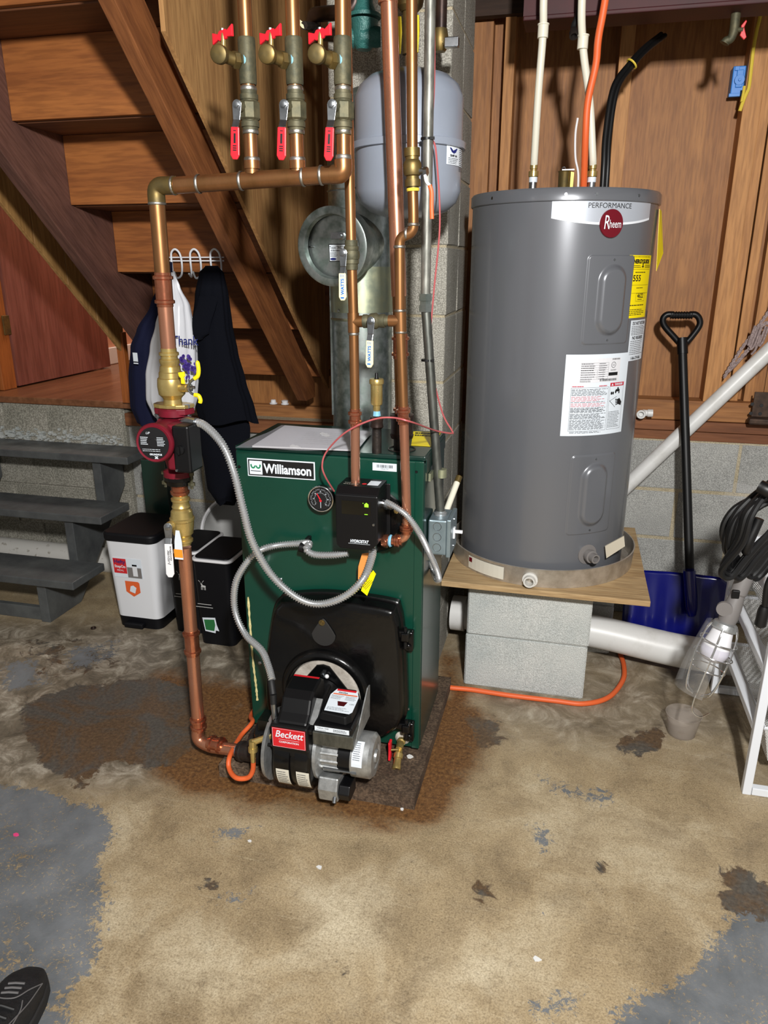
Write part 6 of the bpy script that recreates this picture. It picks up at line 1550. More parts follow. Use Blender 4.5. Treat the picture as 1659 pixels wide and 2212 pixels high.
# large data and warning label
du0_, dz1 = HP(1223, 766); du1, dz0_ = HP(1341, 932); dw, dh = (du1 - du0_) * HR, dz1 - dz0_
dl_ = hpatch('warning_label', du0_, du1, dz0_, dz1, M_LABEL, wh, .0007)
DM = lambda l: (lambda a, b: HM(l)(du0_ + a / HR, dz0_ + b))
hp2 = Decal(DM(.0011)); hp2.rect(dw * .20, dh * .66, dw * .83, dh * .95, 10); hp2.out('data_field', M_PAPER, dl_)
D_ = Decal(DM(.0016), .01); R_ = random.Random(11)
for k in range(8): D_.rect(dw * .21, dh * (.70 + .028 * k), dw * .62, dh * (.70 + .028 * k) + .0004)
for a in (.45, .54, .62): D_.rect(dw * a, dh * .70, dw * a + .0004, dh * (.81 if a < .6 else .90))
D_.lines(dw * .215, dw * .42, dh * .69, dh * .90, 8, .0018, R_); D_.lines(dw * .47, dw * .60, dh * .69, dh * .90, 8, .0016, R_)
D_.lines(dw * .21, dw * .36, dh * .665, dh * .69, 2, .0012, R_)
u_ = dw * .50
while u_ < dw * .78: w_ = R_.choice((.0006, .001, .0016)); D_.rect(u_, dh * .672, u_ + w_, dh * .70); u_ += w_ + R_.choice((.0007, .001))
u_ = dw * .68
while u_ < dw * .80: D_.rect(u_, dh * .925, u_ + .002, dh * .945); u_ += .0042
nn = 20
for k in range(nn):
    a0, a1 = 2 * math.pi * k / nn, 2 * math.pi * (k + 1) / nn; cx_, cz_, r1_, r2_ = dw * .705, dh * .865, .0085, .0073
    D_.poly([(cx_ + r1_ * math.cos(a0), cz_ + r1_ * math.sin(a0)), (cx_ + r1_ * math.cos(a1), cz_ + r1_ * math.sin(a1)), (cx_ + r2_ * math.cos(a1), cz_ + r2_ * math.sin(a1)), (cx_ + r2_ * math.cos(a0), cz_ + r2_ * math.sin(a0))])
put(D_, 'UL', dw * .705, dh * .865, .008); D_.rect(dw * .63, dh * .735, dw * .79, dh * .775); D_.lines(dw * .66, dw * .78, dh * .79, dh * .815, 2, .001, R_)
D_.frame(dw * .10, dh * .06, dw * .66, dh * .60, .0005); D_.frame(dw * .68, dh * .06, dw * .94, dh * .62, .0005)
lines_v = [(.50, .585, 6, 0), (.415, .425, 1, 0), (.29, .355, 6, 0), (.21, .28, 6, 0), (.075, .205, 10, 0)]
for a, b, n, _ in lines_v: D_.lines(dw * .11, dw * .65, dh * a, dh * b, n, .0011, R_)
D_.lines(dw * .12, dw * .64, dh * .03, dh * .055, 2, .001, R_)
D_.lines(dw * .69, dw * .92, dh * .08, dh * .29, 11, .0012, R_)
# tap, tub and hand pictogram
D_.disc(dw * .715, dh * .515, .0032, .0046); D_.disc(dw * .745, dh * .515, .0028, .0044); D_.disc(dw * .79, dh * .53, .003, .005); D_.rect(dw * .79, dh * .53, dw * .86, dh * .56); D_.rect(dw * .845, dh * .505, dw * .865, dh * .555); D_.disc(dw * .83, dh * .57, .003, .003)
D_.poly([(dw * .69, dh * .42), (dw * .82, dh * .47), (dw * .822, dh * .466), (dw * .692, dh * .416)]).poly([(dw * .69, dh * .42), (dw * .80, dh * .335), (dw * .803, dh * .338), (dw * .694, dh * .424)])
hx_, hz_ = dw * .87, dh * .41
D_.poly([(hx_ - .006, hz_ - .008), (hx_ + .010, hz_ - .014), (hx_ + .012, hz_ - .004), (hx_ + .002, hz_ + .008), (hx_ - .006, hz_ + .006)])
for k in range(4): D_.poly([(hx_ - .004, hz_ + .005 - k * .004), (hx_ - .016 + k * .001, hz_ + .007 - k * .0055), (hx_ - .016 + k * .001, hz_ + .0045 - k * .0055), (hx_ - .004, hz_ + .002 - k * .004)])
D_.out('print', M_INK, dl_)
Decal(DM(.0016), .01).rect(dw * .68, dh * .60, dw * .94, dh * .645).out('danger_strip', M_INKR, dl_)
D_ = Decal(DM(.0016), .01); D_.lines(dw * .11, dw * .65, dh * .43, dh * .495, 4, .0011, R_); D_.lines(dw * .11, dw * .65, dh * .36, dh * .41, 3, .0011, R_); D_.lines(dw * .11, dw * .28, dh * .605, dh * .625, 1, .0026, R_); D_.lines(dw * .50, dw * .66, dh * .605, dh * .625, 1, .0026, R_); D_.out('red_print', M_INKR, dl_)['kind'] = 'stuff'
D_ = Decal(DM(.0021)); put(D_, 'DANGER', dw * .835, dh * .6225, .0078, offset=.0003); D_.poly([(dw * .695, dh * .610), (dw * .735, dh * .610), (dw * .715, dh * .637)]); D_.out('danger_print', M_LABEL, dl_)
# yellow tag dangling behind the right edge
yg = [V((HXc + (HR + .005) * math.sin(a), HYc - (HR + .005) * math.cos(a), 0)) for a in (1.32, 1.60)]
za_, zb_2 = PY(1413, 455, HYc).z, PY(1408, 585, HYc).z
ob('yellow_tag', MB().prism([yg[0] + UP * za_, yg[1] + V((.004, 0, 0)) + UP * za_, yg[1] + V((.022, 0, 0)) + UP * (zb_2 + .05), yg[0] + V((.01, 0, 0)) + UP * zb_2], (.0008, 0, 0)), M_YEL, wh, 0)
# drain valve
ud, zd = HP(1268, 1197); od = V((math.sin(ud), -math.cos(ud), 0)); pd_ = V((HXc, HYc, zd)) + od * (HR - .004)
ob('drain_valve', MB().lathe(pd_, od, [(0, .032), (.006, .032), (.007, .017), (.018, .017), (.018, .020), (.030, .020), (.031, .0145), (.050, .0145), (.050, .010), (.030, .0095)], 24), M_GRAYP, wh, 30)
# paper wedge in the pan
tag(ob('paper_scrap', MB().prism([PY(x, y, HYc - .205) for x, y in ((1307, 1180), (1348, 1158), (1350, 1180), (1310, 1206))], (0, .006, 0)), mat('old_paper', (186, 178, 160), .8), None, 0), 'folded off-white paper scrap tucked in the heater pan', 'paper')

# fittings and lines on top
ZTOP = hz1
def top_at(px, py, Y): p = PY(px, py, Y); return V((p.x, Y, ZTOP - .006))
def pex(px_path, Y0, label, low):
    b0 = top_at(px_path[0][0], px_path[0][1], Y0)
    t = thing('heater_pipe', label, 'pipe', tuple(b0)); H0 = b0.z
    zz = lambda py: PY(px_path[0][0], py, Y0).z - H0
    ob('nipple', MB().cyl(b0, b0 + UP * zz(382), .0118, n=16), M_STEEL, t); ob('tape', MB().cyl(b0 + UP * zz(394), b0 + UP * zz(383), .0124, n=16), M_LABEL, t)
    q = zz(383)
    ob('brass_adapter', MB().lathe(b0 + UP * q, UP, [(0, .0125), (.002, .0145), (.016, .0145), (.018, .009), (.021, .009), (.023, .0115), (.033, .0115), (.035, .0095)], 16), M_BRASS, t, 30)
    path = [b0 + UP * (q + .03)] + [PY(x, y, Y) for x, y, Y in px_path[1:]]; path.append(V((path[-1].x, path[-1].y, 2.45)))
    ob('tubing', MB().tube(bez(path, 8), .0105, 16), M_PEX, t)
    kn = PY(*low); dn = V((0, 0, 1)); ob('coupling', MB().lathe(kn - UP * .016, UP, [(0, .0145), (.030, .0145), (.031, .016), (.034, .016)], 16), M_PEX, t)
    return t


pex([(1152, 382), (1155, 330, 2.43), (1163, 200, 2.40), (1173, 70, 2.38), (1176, -40, 2.36)], 2.44, 'upright cream plastic water line beside the relief valve', (1173, 68, 2.38))
pex([(1279, 380), (1280, 330, 2.43), (1274, 220, 2.42), (1259, 95, 2.39), (1259, -40, 2.36)], 2.44, 'bowed cream plastic water line beside the orange cable', (1259, 92, 2.39))
oc = [top_at(1262, 392, 2.45) + UP * .002] + [PY(x, y, Y) for x, y, Y in ((1262, 370, 2.42), (1265, 290, 2.385), (1270, 220, 2.375), (1287, 140, 2.37), (1293, 80, 2.36), (1312, -30, 2.35))]
oc.append(V((oc[-1].x + .03, 2.35, 2.45)))
tag(ob('power_cable', MB().tube(bez(oc, 10), .0098, 12), M_ORANGE, None), 'thick orange power cable entering the top of the water heater', 'cable')
bc_ = [top_at(1303, 392, 2.52)] + [PY(x, y, Y) for x, y, Y in ((1304, 360, 2.52), (1308, 290, 2.54), (1325, 190, 2.58), (1360, 138, 2.63), (1390, 105, 2.68), (1428, 75, 2.76))]
bk = thing('black_cable', 'pair of black cables bending from behind the heater to the stud wall', 'cable', tuple(bc_[0]))
ob('cable', MB().tube(bez(bc_, 10), .0085, 10), M_CORD, bk); ob('cable', MB().tube([p + V((.012, .004, -.002)) for p in bez(bc_, 10)], .0075, 10), M_CORD, bk)
q = PY(1361, 138, 2.63); ob('tie', MB().torus(q + V((.005, 0, 0)), (.6, .2, .7), .0165, .003, 20, 6), M_YCABLE, bk)
wt = [top_at(1250, 395, 2.42)] + [PY(x, y, 2.42) for x, y in ((1249, 375), (1243, 340), (1243, 290), (1248, 255))]
tag(ob('white_wire', MB().tube(bez(wt, 8), .003, 8), M_WHITE, None), 'thin white wire sticking up from the water heater top', 'wire')
rv = thing('relief_valve', 'small brass relief valve with steel lever on the water heater top', 'valve', tuple(top_at(1218, 395, 2.40)))
r0_ = top_at(1218, 395, 2.40); hh_ = PY(1218, 370, 2.40).z - r0_.z
ob('body', MB().lathe(r0_, UP, [(0, .012), (.01, .016), (hh_ - .004, .017), (hh_, .019)], 18), M_BRASSD, rv)
ob('lever', MB().box(r0_ + V((.010, -.004, hh_ + .003)), (.034, .012, .0025)).torus(r0_ + V((-.003, -.004, hh_ + .006)), (.3, 1, .2), .005, .0014, 14, 6), M_STEEL, rv, 30)
ob('yellow_tag', MB().prism([r0_ + V(q) for q in ((.018, -.006, .004), (.026, -.006, .004), (.027, -.006, hh_ - .004), (.018, -.006, hh_ - .002))], (0, .001, 0)), M_YEL, rv, 0)
ob('outlet', MB().cyl(r0_ + UP * .010, r0_ + V((-.05, -.01, .012)), .011, n=14), M_BRONZE, rv)

# ================================================================== RIGHT SIDE
# hose tap under the beam
fa = thing('hose_tap', 'old bronze hose tap with red wing handle hanging below the red beam', 'tap', tuple(PY(1590, 40, 2.57)))
fY = 2.515
F = lambda x, y, dy=0: PY(x, y, fY + dy)
ob('pipe', MB().cyl(F(1590, 30), V((F(1590, 30).x, fY, 1.998)), .010, n=14), M_IRONB, fa)
ob('nut', MB().lathe(F(1590, 26), UP, [(0, .016), (.003, .0185), (.014, .0185), (.017, .015)], 12), M_BRASSD, fa)
ob('body', MB().tube(bez([F(1590, 26), F(1588, 45), F(1585, 68), F(1578, 84), F(1568, 88), F(1564, 94)], 8), [.0125] * 18 + [.0115] * 10 + [.0105] * 10 + [.0135] * 3, 14), M_BRONZE, fa)
ob('stem', MB().cyl(F(1588, 64), F(1606, 64, -.01), .006, n=10), M_BRONZE, fa)
ob('wing_handle', MB().prism([F(x, y, -.012) for x, y in ((1601, 55), (1612, 42), (1614, 46), (1608, 58), (1610, 68), (1613, 80), (1607, 86), (1598, 76), (1602, 66))], (0, .006, 0)), M_REDV, fa, 0, .0015)
hs_ = thing('hose_end', 'short dark threaded hose end hanging beside the cream water lines', 'hose', tuple(PY(1240, 76, 2.40)))
ob('hose', MB().tube(bez([V((PY(1252, 30, 2.42).x, 2.42, 2.10)), PY(1250, 25, 2.42), PY(1240, 55, 2.41), PY(1239, 70, 2.40)], 8), .008, 10), M_RUBBER, hs_)
ob('ferrule', MB().lathe(PY(1239, 64, 2.402), PY(1240, 82, 2.38) - PY(1239, 64, 2.402), [(0, .009), (.012, .0125), (.026, .0125), (.026, .008), (.016, .007)], 16), M_IRON, hs_, 30)
# blue electrical box and yellow cable
eb = thing('outlet_box', 'blue plastic electrical outlet box nailed to the stud', 'outlet box', tuple(PY(1597, 175, 2.95)))
a_, b_ = PY(1577, 205, 2.945), PY(1616, 141, 2.945)
ex0, ex1, ez0_, ez1_ = a_.x, b_.x - .004, a_.z, b_.z
ob('body', MB().mm((ex0, 2.945, ez0_), (ex1, 2.997, ez1_)), M_BOXBLUE, eb, 0, .003)
ob('face', MB().mm((ex0 + .012, 2.940, ez0_ + .02), (ex1 - .006, 2.946, ez1_ - .012)), M_BOXBLUE, eb, 0, .002)
ob('boss', MB().lathe(((ex0 + ex1) / 2 + .003, 2.941, (ez0_ + ez1_) / 2), (0, -1, 0), [(0, .016), (.003, .015), (.003, .005), (.006, .004)], 20), M_BOXBLUE, eb, 30)
for s in (0, 1): ob('clamp_tab', MB().mm((ex0 + .004 + s * .042, 2.939, ez1_ - .014), (ex0 + .018 + s * .042, 2.946, ez1_ - .002)), M_BOXBLUE, eb, 0, .001)
ob('rim', MB().mm((ex0 - .004, 2.942, ez0_ - .006), (ex1 + .002, 2.95, ez0_ + .004)), M_BOXBLUE, eb, 0, .001)
yc = thing('yellow_cable', 'yellow electrical cable running down the stud to the blue box', 'cable', tuple(PY(1612, 200, 2.9)))
yp = [PY(x, y, 2.902) for x, y in ((1648, 10), (1640, 45), (1634, 70), (1627, 110), (1619, 180), (1615, 198))]
ob('cable', MB().tube(bez(yp, 8), .0055, 8), M_YCABLE, yc)
ob('tail', MB().tube(bez([PY(x, y, 2.90) for x, y in ((1615, 196), (1608, 212), (1603, 225), (1598, 240))], 6), .0058, 8), M_YCABLE, yc)
ob('tail', MB().tube(bez([PY(x, y, 2.895) for x, y in ((1608, 186), (1606, 200), (1602, 220))], 6), .0045, 8), M_YCABLE, yc)
# leaning white pipe
dg = thing('leaning_pipe', 'white plastic pipe leaning diagonally behind the water heater', 'pipe', tuple(PY(1360, 1043, 2.82)))
ob('pipe', MB().cyl(PY(1290, 1110, 2.80), PY(1700, 722, 2.845), .027, n=24), M_PVC, dg)
# pvc elbow on the plate
pe = thing('pipe_elbow', 'small white plastic pipe elbow on the wooden wall plate', 'pipe fitting', tuple(PY(1390, 893, 2.87)))
ob('mouth', MB().lathe(PY(1386, 893, 2.885), (-.15, -1, 0), [(0, .013), (.012, .016), (.024, .016), (.024, .010), (.008, .009)], 20), M_PVC, pe, 30)
ob('arm', MB().lathe(PY(1388, 892, 2.885), (1, 0, .02), [(0, .013), (.016, .012), (.018, .0145), (.036, .0145)], 20), M_PVC, pe, 30)
# rusty steel bracket
rb2 = thing('steel_bracket', 'rusty perforated steel bracket lying on the wall plate', 'bracket', tuple(PY(1640, 900, 2.87)))
q0, q1 = PY(1622, 900, 2.875), PY(1700, 855, 2.875)
bm2 = MB().mm((q0.x, 2.872, q0.z), (q1.x, 2.878, q1.z + .01)); ob('plate', bm2, M_RUST, rb2, 0, .002)
ob('ledge', MB().mm((q0.x - .012, 2.835, q0.z - .022), (q1.x, 2.876, q0.z)), M_RUST, rb2, 0, .006)
for x, y in ((1625, 873), (1645, 876), (1642, 894), (1622, 893)):
    p = PY(x, y, 2.871); ob('hole', MB().lathe((p.x, 2.8715, p.z), (0, -1, 0), [(0, .0065), (.0006, .006)], 16), M_INK, rb2)
# braided rope
ro_ = thing('rope', 'frayed grey rope hanging on the plank wall above the leaning pipe', 'rope', tuple(PY(1600, 760, 2.9)))
ra = [PY(x, y, 2.885) for x, y in ((1564, 815), (1572, 800), (1600, 755), (1630, 715), (1655, 680), (1680, 640))]
pa = resample(bez(ra, 20), .004)
for k in range(3):
    ob('strand', MB().tube([p + V((math.cos(i * .55 + k * 2.09) * .0035, -.003, math.sin(i * .55 + k * 2.09) * .0035)) for i, p in enumerate(pa)], .003, 6), M_ROPE, ro_)
rc = [PY(x, y, 2.88) for x, y in ((1572, 803), (1590, 785), (1612, 760), (1628, 740), (1640, 715), (1650, 700), (1690, 690))]
pc_ = resample(bez(rc, 20), .004)
for k in range(3):
    ob('strand', MB().tube([p + V((math.cos(i * .5 + k * 2.09) * .004, 0, math.sin(i * .5 + k * 2.09) * .004)) for i, p in enumerate(pc_)], .0035, 6), M_ROPE, ro_)
for k in range(9):
    c = PY(1640 + RND.uniform(-14, 22), 730 + RND.uniform(-12, 14), 2.872)
    ob('tassel', MB().tube(bez([c + V((0, 0, .03)), c + V((-.006, -.01, .012)), c + V((-.012, -.006, -.02)), c + V((-.016 + RND.uniform(-.006, .006), -.004, -.036))], 6), .0042, 6), M_ROPE, ro_)

# shovel
sv = thing('snow_shovel', 'blue plastic snow shovel with black handle leaning on the block wall', 'shovel', (.40, 2.58, 0))
s0, s1 = PY(1492, 1300, 2.60), PY(1474, 752, 2.835); sdr = (s1 - s0).normalized()
ob('shaft', MB().cyl(s0, s1, .0155, n=20), M_BLACK, sv)
gc = s1; gr_ = [PY(x, y, 2.845) for x, y in ((1474, 748), (1456, 728), (1436, 705), (1432, 690), (1440, 680), (1455, 679))]
gr2 = [PY(x, y, 2.845) for x, y in ((1474, 748), (1492, 730), (1510, 705), (1511, 690), (1503, 680), (1490, 679))]
ob('grip_arm', MB().tube(bez(gr_, 8), .011, 12), M_BLACKP, sv); ob('grip_arm', MB().tube(bez(gr2, 8), .011, 12), M_BLACKP, sv)
ob('grip_socket', MB().cyl(s1 - sdr * .02, s1 + sdr * .035, .0185, n=18), M_BLACKP, sv)
gp = resample([PY(1448, 681, 2.845), PY(1497, 681, 2.845)], .0022)
ob('grip_bar', MB().tube(gp, [.0135 if i % 4 < 2 else .0115 for i in range(len(gp))], 14), M_BLACKP, sv, 20)
bcx = .437
def blade(u, v):
    x = -.185 + .37 * u; z = .004 + .296 * v; y = 2.515 + .10 * v + .035 * (1 - (2 * u - 1) ** 2) * (1 - .4 * v) + .006 * math.cos(u * math.pi * 10) * (1 - abs(2 * v - 1)) ** 1
    z -= .03 * max(0, abs(2 * u - 1) - .72) * v * 4
    return V((bcx + x, y, z))
bm3 = MB().grid(blade, 44, 24); n0 = len(bm3.v)
bl_ = ob('blade', bm3, M_SHOVEL, sv, 60, fix=False); md_ = bl_.modifiers.new('thickness', 'SOLIDIFY'); md_.thickness = .005
ob('blade_socket', MB().lathe(PY(1494, 1330, 2.585), PY(1489, 1235, 2.602) - PY(1494, 1330, 2.585), [(0, .012), (.03, .02), (.17, .021)], 20), M_SHOVEL, sv)

# orange cable on the floor
of = [PZ(x, y, .009) for x, y in ((955, 1482), (1020, 1490), (1100, 1502), (1200, 1514), (1262, 1520), (1315, 1506), (1345, 1470), (1348, 1440), (1340, 1412), (1336, 1398))]
of = [V((-.42, 2.20, .009))] + of + [V((.27, 2.66, .009))]
tag(ob('fuel_line', MB().tube(bez(of, 10), .0085, 10), M_ORANGE, None), 'orange coated fuel line running across the floor under the heater blocks', 'hose')

# plastic cup
cu_ = thing('plastic_cup', 'small cloudy plastic cup standing on the floor', 'cup', tuple(PZ(1471, 1585, 0)))
cc = PZ(1471, 1585, 0)
ob('cup', MB().lathe(cc + UP * .001, UP, [(0, .01), (0, .036), (.004, .040), (.068, .050), (.069, .052), (.072, .052), (.072, .0505), (.006, .0388), (.004, .01)], 40, False), M_CUP, cu_, 40)

# white wire rack
rk = thing('storage_rack', 'white metal rack with perforated drawers beside the shovel', 'rack', (.75, 2.1, 0))
RX0, RX1, RY0, RY1 = .535, 1.05, 1.83, 2.34
PW = .011
def bar(a, b, name='rail', w=PW):
    a, b = V(a), V(b); d = b - a; L_ = d.length; mid_ = (a + b) / 2; z = d.normalized(); x = z.orthogonal().normalized() if abs(z.z) < .9 else V((1, 0, 0)); x = (x - z * x.dot(z)).normalized(); y = z.cross(x)
    if abs(z.z) < .5: y = V((0, 0, 1)); x = y.cross(z)
    return ob(name, MB().box(mid_, (w * 2, w * 2, L_), Matrix((x, y, z)).transposed()), M_WHITEP, rk, 0, .002)
HT = .56
for X in (RX0, RX1):
    for Y in (RY0, RY1): bar((X + .011, Y + .011, 0), (X + .011, Y + .011, HT), 'post')
for z in (.012, HT - .012): bar((RX0 + .023, RY0 + .011, z), (RX1, RY0 + .011, z)); bar((RX0 + .023, RY1 + .011, z), (RX1, RY1 + .011, z))
for z in (.20, .37, HT - .012):
    for X in (RX0, RX1): bar((X + .011, RY0 + .023, z), (X + .011, RY1 - .001, z))
for zb_, zt_ in ((.075, .19), (.235, .355), (.40, .52)):
    t = rk
    x0, x1, y0, y1 = RX0 + .034, RX1 - .012, RY0 + .03, RY1 - .005; tp = .03
    q = [(x0, y0), (x1, y0), (x1, y1), (x0, y1)]; qb = [(x0 + tp, y0 + tp), (x1 - tp, y0 + tp), (x1 - tp, y1 - tp), (x0 + tp, y1 - tp)]
    bk_ = ob('basket', MB().add([(x, y, zb_) for x, y in qb] + [(x, y, zt_) for x, y in q], [(0, 1, 2, 3)] + [(i, (i + 1) % 4, (i + 1) % 4 + 4, i + 4) for i in range(4)]), M_MESH, rk, 0, fix=False)
    ob('basket_rim', MB().tube([V((x, y, zt_ + .002)) for x, y in q], .005, 8, True), M_WHITEP, bk_)

# hanging work light with cage
wlg = thing('work_light', 'caged work light with white bulb hanging beside the white rack', 'work light', tuple(PY(1530, 1430, 1.98)))
yw = 1.93
b0 = PY(1566, 1352, yw); b1_ = PY(1505, 1500, yw - .03); ax_ = (b1_ - b0).normalized(); Lc = (b1_ - b0).length
ob('handle', MB().lathe(b0 - ax_ * .155, ax_, [(0, .019), (.02, .021), (.06, .021), (.065, .018), (.10, .023), (.13, .024), (.150, .021)], 20), M_GRAYP, wlg, 30)
ob('outlet', MB().box(b0 - ax_ * .10 + V((-.012, -.02, 0)), (.018, .010, .022)), M_BLACK, wlg, 0, .002)
ob('hinge_ear', MB().lathe(b0 - ax_ * .055 + V((-.022, -.012, 0)), (-.2, -1, 0), [(0, .020), (.010, .020)], 20), M_GRAYP, wlg, 30)
ob('cap', MB().lathe(b0 - ax_ * .012, ax_, [(0, .024), (.004, .030), (.014, .034), (.020, .034)], 24), M_ALU, wlg, 30)
ob('bulb_base', MB().lathe(b0, ax_, [(0, .024), (.03, .029), (.055, .035), (.06, .035)], 24), M_BULB, wlg, 40)
ob('bulb', MB().lathe(b0 + ax_ * .06, ax_, [(0, .035), (.012, .037), (.028, .033), (.040, .022), (.046, .004)], 24), M_BULBG, wlg, 50)
u_ = V((-1, -.25, 0)); u_ = (u_ - ax_ * u_.dot(ax_)).normalized(); w_ = ax_.cross(u_)
for k in range(6):
    an = 2 * math.pi * k / 6; dr_ = u_ * math.cos(an) + w_ * math.sin(an)
    ob('cage_wire', MB().tube(bez([b0 + dr_ * .036, b0 + ax_ * .03 + dr_ * .046, b0 + ax_ * .10 + dr_ * .049, b0 + ax_ * (Lc - .02) + dr_ * .038, b0 + ax_ * Lc + dr_ * .012], 6), .0018, 6), M_CHROME, wlg)
for k, r_ in ((.045, .0475), (.085, .0495), (.125, .0445)): ob('cage_ring', MB().torus(b0 + ax_ * k, ax_, r_, .0018, 32, 6), M_CHROME, wlg)
ob('hook', MB().tube(bez([b0 + ax_ * Lc, b0 + ax_ * (Lc + .02), b0 + ax_ * (Lc + .05) + V((.006, 0, 0)), b0 + ax_ * (Lc + .065) + V((.03, 0, .0)), b0 + ax_ * (Lc + .05) + V((.05, 0, 0))], 8), .002, 6), M_CHROME, wlg)
def shield(a, b):
    an = math.radians(-75 + 150 * a); dr_ = (V((-1, -.2, 0)) * 0 + u_ * math.cos(an) + w_ * math.sin(an)); rr_ = .048 + .016 * math.sin(math.pi * min(1, b * 1.1) * .5)
    return b0 + ax_ * (.0 + (Lc - .01) * b) + dr_ * rr_
ob('clear_shield', MB().grid(shield, 20, 14), M_CLEAR, wlg, 60, fix=False)
# cord bundle over the rack
cb2 = thing('cord_bundle', 'bundle of coiled black extension cord hanging over the white rack', 'cord', (.62, 1.9, .57))
rq = random.Random(21)
for k in range(9):
    x0, y0 = 1655 + rq.uniform(-6, 22), 1060 + rq.uniform(-12, 20); xm, ym_ = 1600 - k * 5.5 + rq.uniform(-4, 8), 1150 + rq.uniform(-15, 25); xe, ye = 1575 + k * 6 + rq.uniform(-8, 8), 1235 + rq.uniform(-10, 12); Yk = 1.86 + k * .010
    ob('loop', MB().tube(bez([PY(x0 + 40, y0 - 30, Yk + .02), PY(x0, y0, Yk), PY(xm + 20, ym_ - 40, Yk - .02), PY(xm, ym_ + 20, Yk - .02), PY(xe - 12, ye - 10, Yk), PY(xe + 8, ye + 4, Yk + .01), PY(xe + 45, ye - 40, Yk + .02), PY(1690, 1120 + k * 6, Yk + .03)], 8), .0078, 8), M_CORD, cb2)
ob('wrap', MB().tube(bez([PY(1640, 1050, 1.84), PY(1665, 1062, 1.83), PY(1700, 1070, 1.85)], 6), .016, 10), M_CORD, cb2)
ob('plug_lead', MB().tube(bez([PY(1690, 1210, 1.82), PY(1660, 1260, 1.81), PY(1652, 1310, 1.81)], 6), .008, 10), M_CORD, cb2)
ob('plug', MB().lathe(PY(1652, 1310, 1.81), V((-.05, 0, -1)), [(0, .011), (.012, .014), (.05, .014), (.055, .010)], 14), M_CORD, cb2, 30)
ob('lamp_lead', MB().tube(bez([b0 - ax_ * .15, b0 - ax_ * .22 + V((.01, 0, .01)), PY(1612, 1190, 1.88), PY(1640, 1120, 1.88)], 8), .012, 10), M_CORD, cb2)
# crumpled clear plastic behind the cords
rz = random.Random(4)
base_c = PY(1612, 1100, 2.12); vsx = []
pb_ = thing('plastic_wrap', 'crumpled clear plastic wrap behind the black cord bundle', 'plastic wrap', tuple(base_c))
hull = [(1560, 1072), (1588, 1042), (1640, 1052), (1700, 1045), (1700, 1160), (1630, 1150), (1585, 1150), (1562, 1120)]
vs_ = [PY(x, y, 2.12 + rz.uniform(-.02, .02)) for x, y in hull] + [PY(x, y, 2.02 + rz.uniform(-.02, .03)) for x, y in ((1600, 1080), (1650, 1085), (1655, 1125), (1605, 1122))]
for q_ in (4, 5, 6): vs_[q_].z = .5625
fs = [(0, 1, 8), (1, 2, 8), (2, 9, 8), (2, 3, 9), (3, 4, 10), (3, 10, 9), (4, 5, 10), (5, 6, 11), (5, 11, 10), (6, 7, 11), (7, 0, 8), (7, 8, 11), (8, 9, 10), (8, 10, 11)]
ob('wrap', MB().add(vs_, fs), M_CLEAR, pb_, 0, fix=False)

# ---- shoe at the corner of the picture
sh = thing('sneaker', 'black leather sneaker with grey stitching on the grey painted floor', 'shoe', tuple(PZ(60, 2160, 0)))
tip = PZ(84, 2110, 0); hl = PZ(-40, 2330, 0); hl = tip + (hl - tip).normalized() * .29; sdir = (hl - tip).normalized(); sx_ = V((-sdir.y, sdir.x, 0))
if sx_.x > 0: sx_ = -sx_
sx_ = -sx_
def outline(t): # half widths along the shoe
    return [(0, .0), (.012, .026), (.03, .040), (.06, .048), (.10, .050), (.16, .044), (.22, .040), (.27, .034), (.29, .0)]
OW = outline(0)
def hw(s):
    for (a, ra_), (b, rb_) in zip(OW, OW[1:]):
        if s <= b: f = (s - a) / (b - a); f = math.sin(f * math.pi / 2) if a == 0 else f; return ra_ + (rb_ - ra_) * f
    return 0
def shoe_pt(s, a, k): # a -1..1 across, k height factor
    return tip + sdir * s + sx_ * (hw(s) * a)
def up_h(s): return .052 + .018 * min(1, s / .10) + .035 * max(0, min(1, (s - .10) / .10))
ns, na = 30, 20
def upper(u, v):
    s = .008 + .275 * v; an = math.pi * u; x = math.cos(an); zf = math.sin(an); e = 1.0
    w__ = hw(s) * .93; zz_ = .024 + (up_h(s) - .024) * (zf ** .62) * min(1, (s / .045) ** .5)
    return tip + sdir * s + sx_ * (w__ * (abs(x) ** .75) * (1 if x > 0 else -1)) + UP * zz_
ob('upper', MB().grid(upper, 24, 36), M_SHOE, sh, 60, fix=False)
so_ = []
for i in range(40): s = .29 * i / 39; so_.append(tip + sdir * s + sx_ * hw(s))
for i in range(39, -1, -1): s = .29 * i / 39; so_.append(tip + sdir * s - sx_ * hw(s))
ob('sole', MB().prism([p + UP * .0005 for p in so_], (0, 0, .026)), M_SHOES, sh, 50, .003)
def us(s, a, l=.0015):
    u = a; p = upper(u, (s - .008) / .275); q = upper(u, (s - .008) / .275 + .01); r__ = upper(min(u + .01, 1), (s - .008) / .275); n = (q - p).cross(r__ - p); n = n.normalized() if n.length > 0 else UP
    if n.z < 0: n = -n
    return p + n * l
for k in range(3): # perforation slots
    s = .066 + k * .011; ob('slot', MB().tube([us(s, .44 - .03), us(s + .001, .5), us(s + .003, .56)], .0022, 6), M_SHOEG, sh)
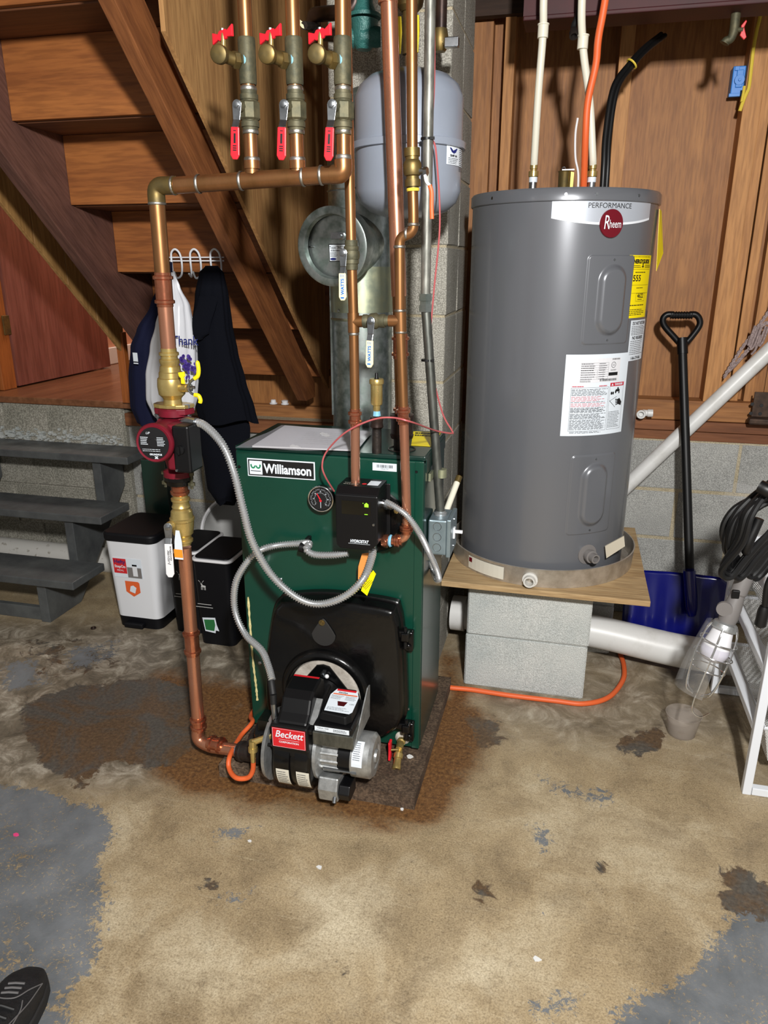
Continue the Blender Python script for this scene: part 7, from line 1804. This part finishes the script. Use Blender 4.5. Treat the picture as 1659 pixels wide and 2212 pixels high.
for pts_ in ([(.05, .14), (.075, .30), (.10, .42), (.10, .58), (.075, .72), (.055, .86)], [(.05, .14), (.10, .20), (.15, .22), (.2, .25)], [(.05, .86), (.09, .80), (.14, .78), (.2, .75)], [(.10, .30), (.12, .22), (.16, .16)]):
    ob('stitching', MB().tube(bez([us(s, a) for s, a in pts_], 6), .0012, 6), M_SHOEG, sh)
for k in range(3):
    s = .125 + k * .022; ob('lace', MB().tube(bez([us(s, .30, .003), us(s + .004, .5, .006), us(s + .012, .70, .003)], 6), .0032, 8), M_RUBBER, sh)

# ---- scraps on the floor
SCR = [(35, 1804, .009, M_SCRP, 'tiny pink scrap on the grey painted floor'), (690, 1875, .010, M_SCR, 'white paint chip with torn corner on the bare floor'), (1160, 2073, .010, M_SCR, 'white chip on the stained floor away from the boiler'), (868, 1749, .008, M_SCR, 'small white chip at the front of the boiler pad'), (540, 1818, .007, M_SCR, 'small pale chip on the brown floor in front of the burner'),
       (175, 1284, .016, M_LABEL2, 'pale wood chip beside the foot of the grey steps'), (885, 1635, .012, M_SCR, 'white chip below the brass drain cock')]
for k, (x, y, r_, m, lb) in enumerate(SCR):
    p = PZ(x, y, .0 if (x, y) != (885, 1635) else .044); rq = random.Random(k); n = 6
    tag(ob('floor_scrap', MB().prism([p + V((r_ * rq.uniform(.5, 1) * math.cos(2 * math.pi * i / n), r_ * rq.uniform(.4, .9) * math.sin(2 * math.pi * i / n), .0005)) for i in range(n)], (0, 0, .0025)), m, None, 0), lb, 'scrap', 'scraps on the floor')
p = PZ(202, 1358, 0); tag(ob('metal_ring', MB().torus(p + UP * .003, UP, .008, .003, 20, 8), M_IRONB, None), 'tiny dark metal ring on the floor beside the white bin', 'ring')
for k, (px, lb) in enumerate(((586, 'white plastic cap on the plate under the stairs'), (611, 'flatter white plastic cap on the plate under the stairs'))):
    p = PY(px, 853, 2.97); p.z = zz + .1055 if False else p.z
    t = thing('bottle_cap', lb, 'bottle cap', (p.x, 2.99, PY(560, 932, WY).z + .105)); c = V((p.x, 2.99, PY(560, 932, WY).z + .1055))
    ob('cap', MB().lathe(c, UP, [(0, .017), (.004, .017), (.005, .012), (.016, .011 + .004 * k), (.018, .009)], 16), M_WHITE, t, 30)
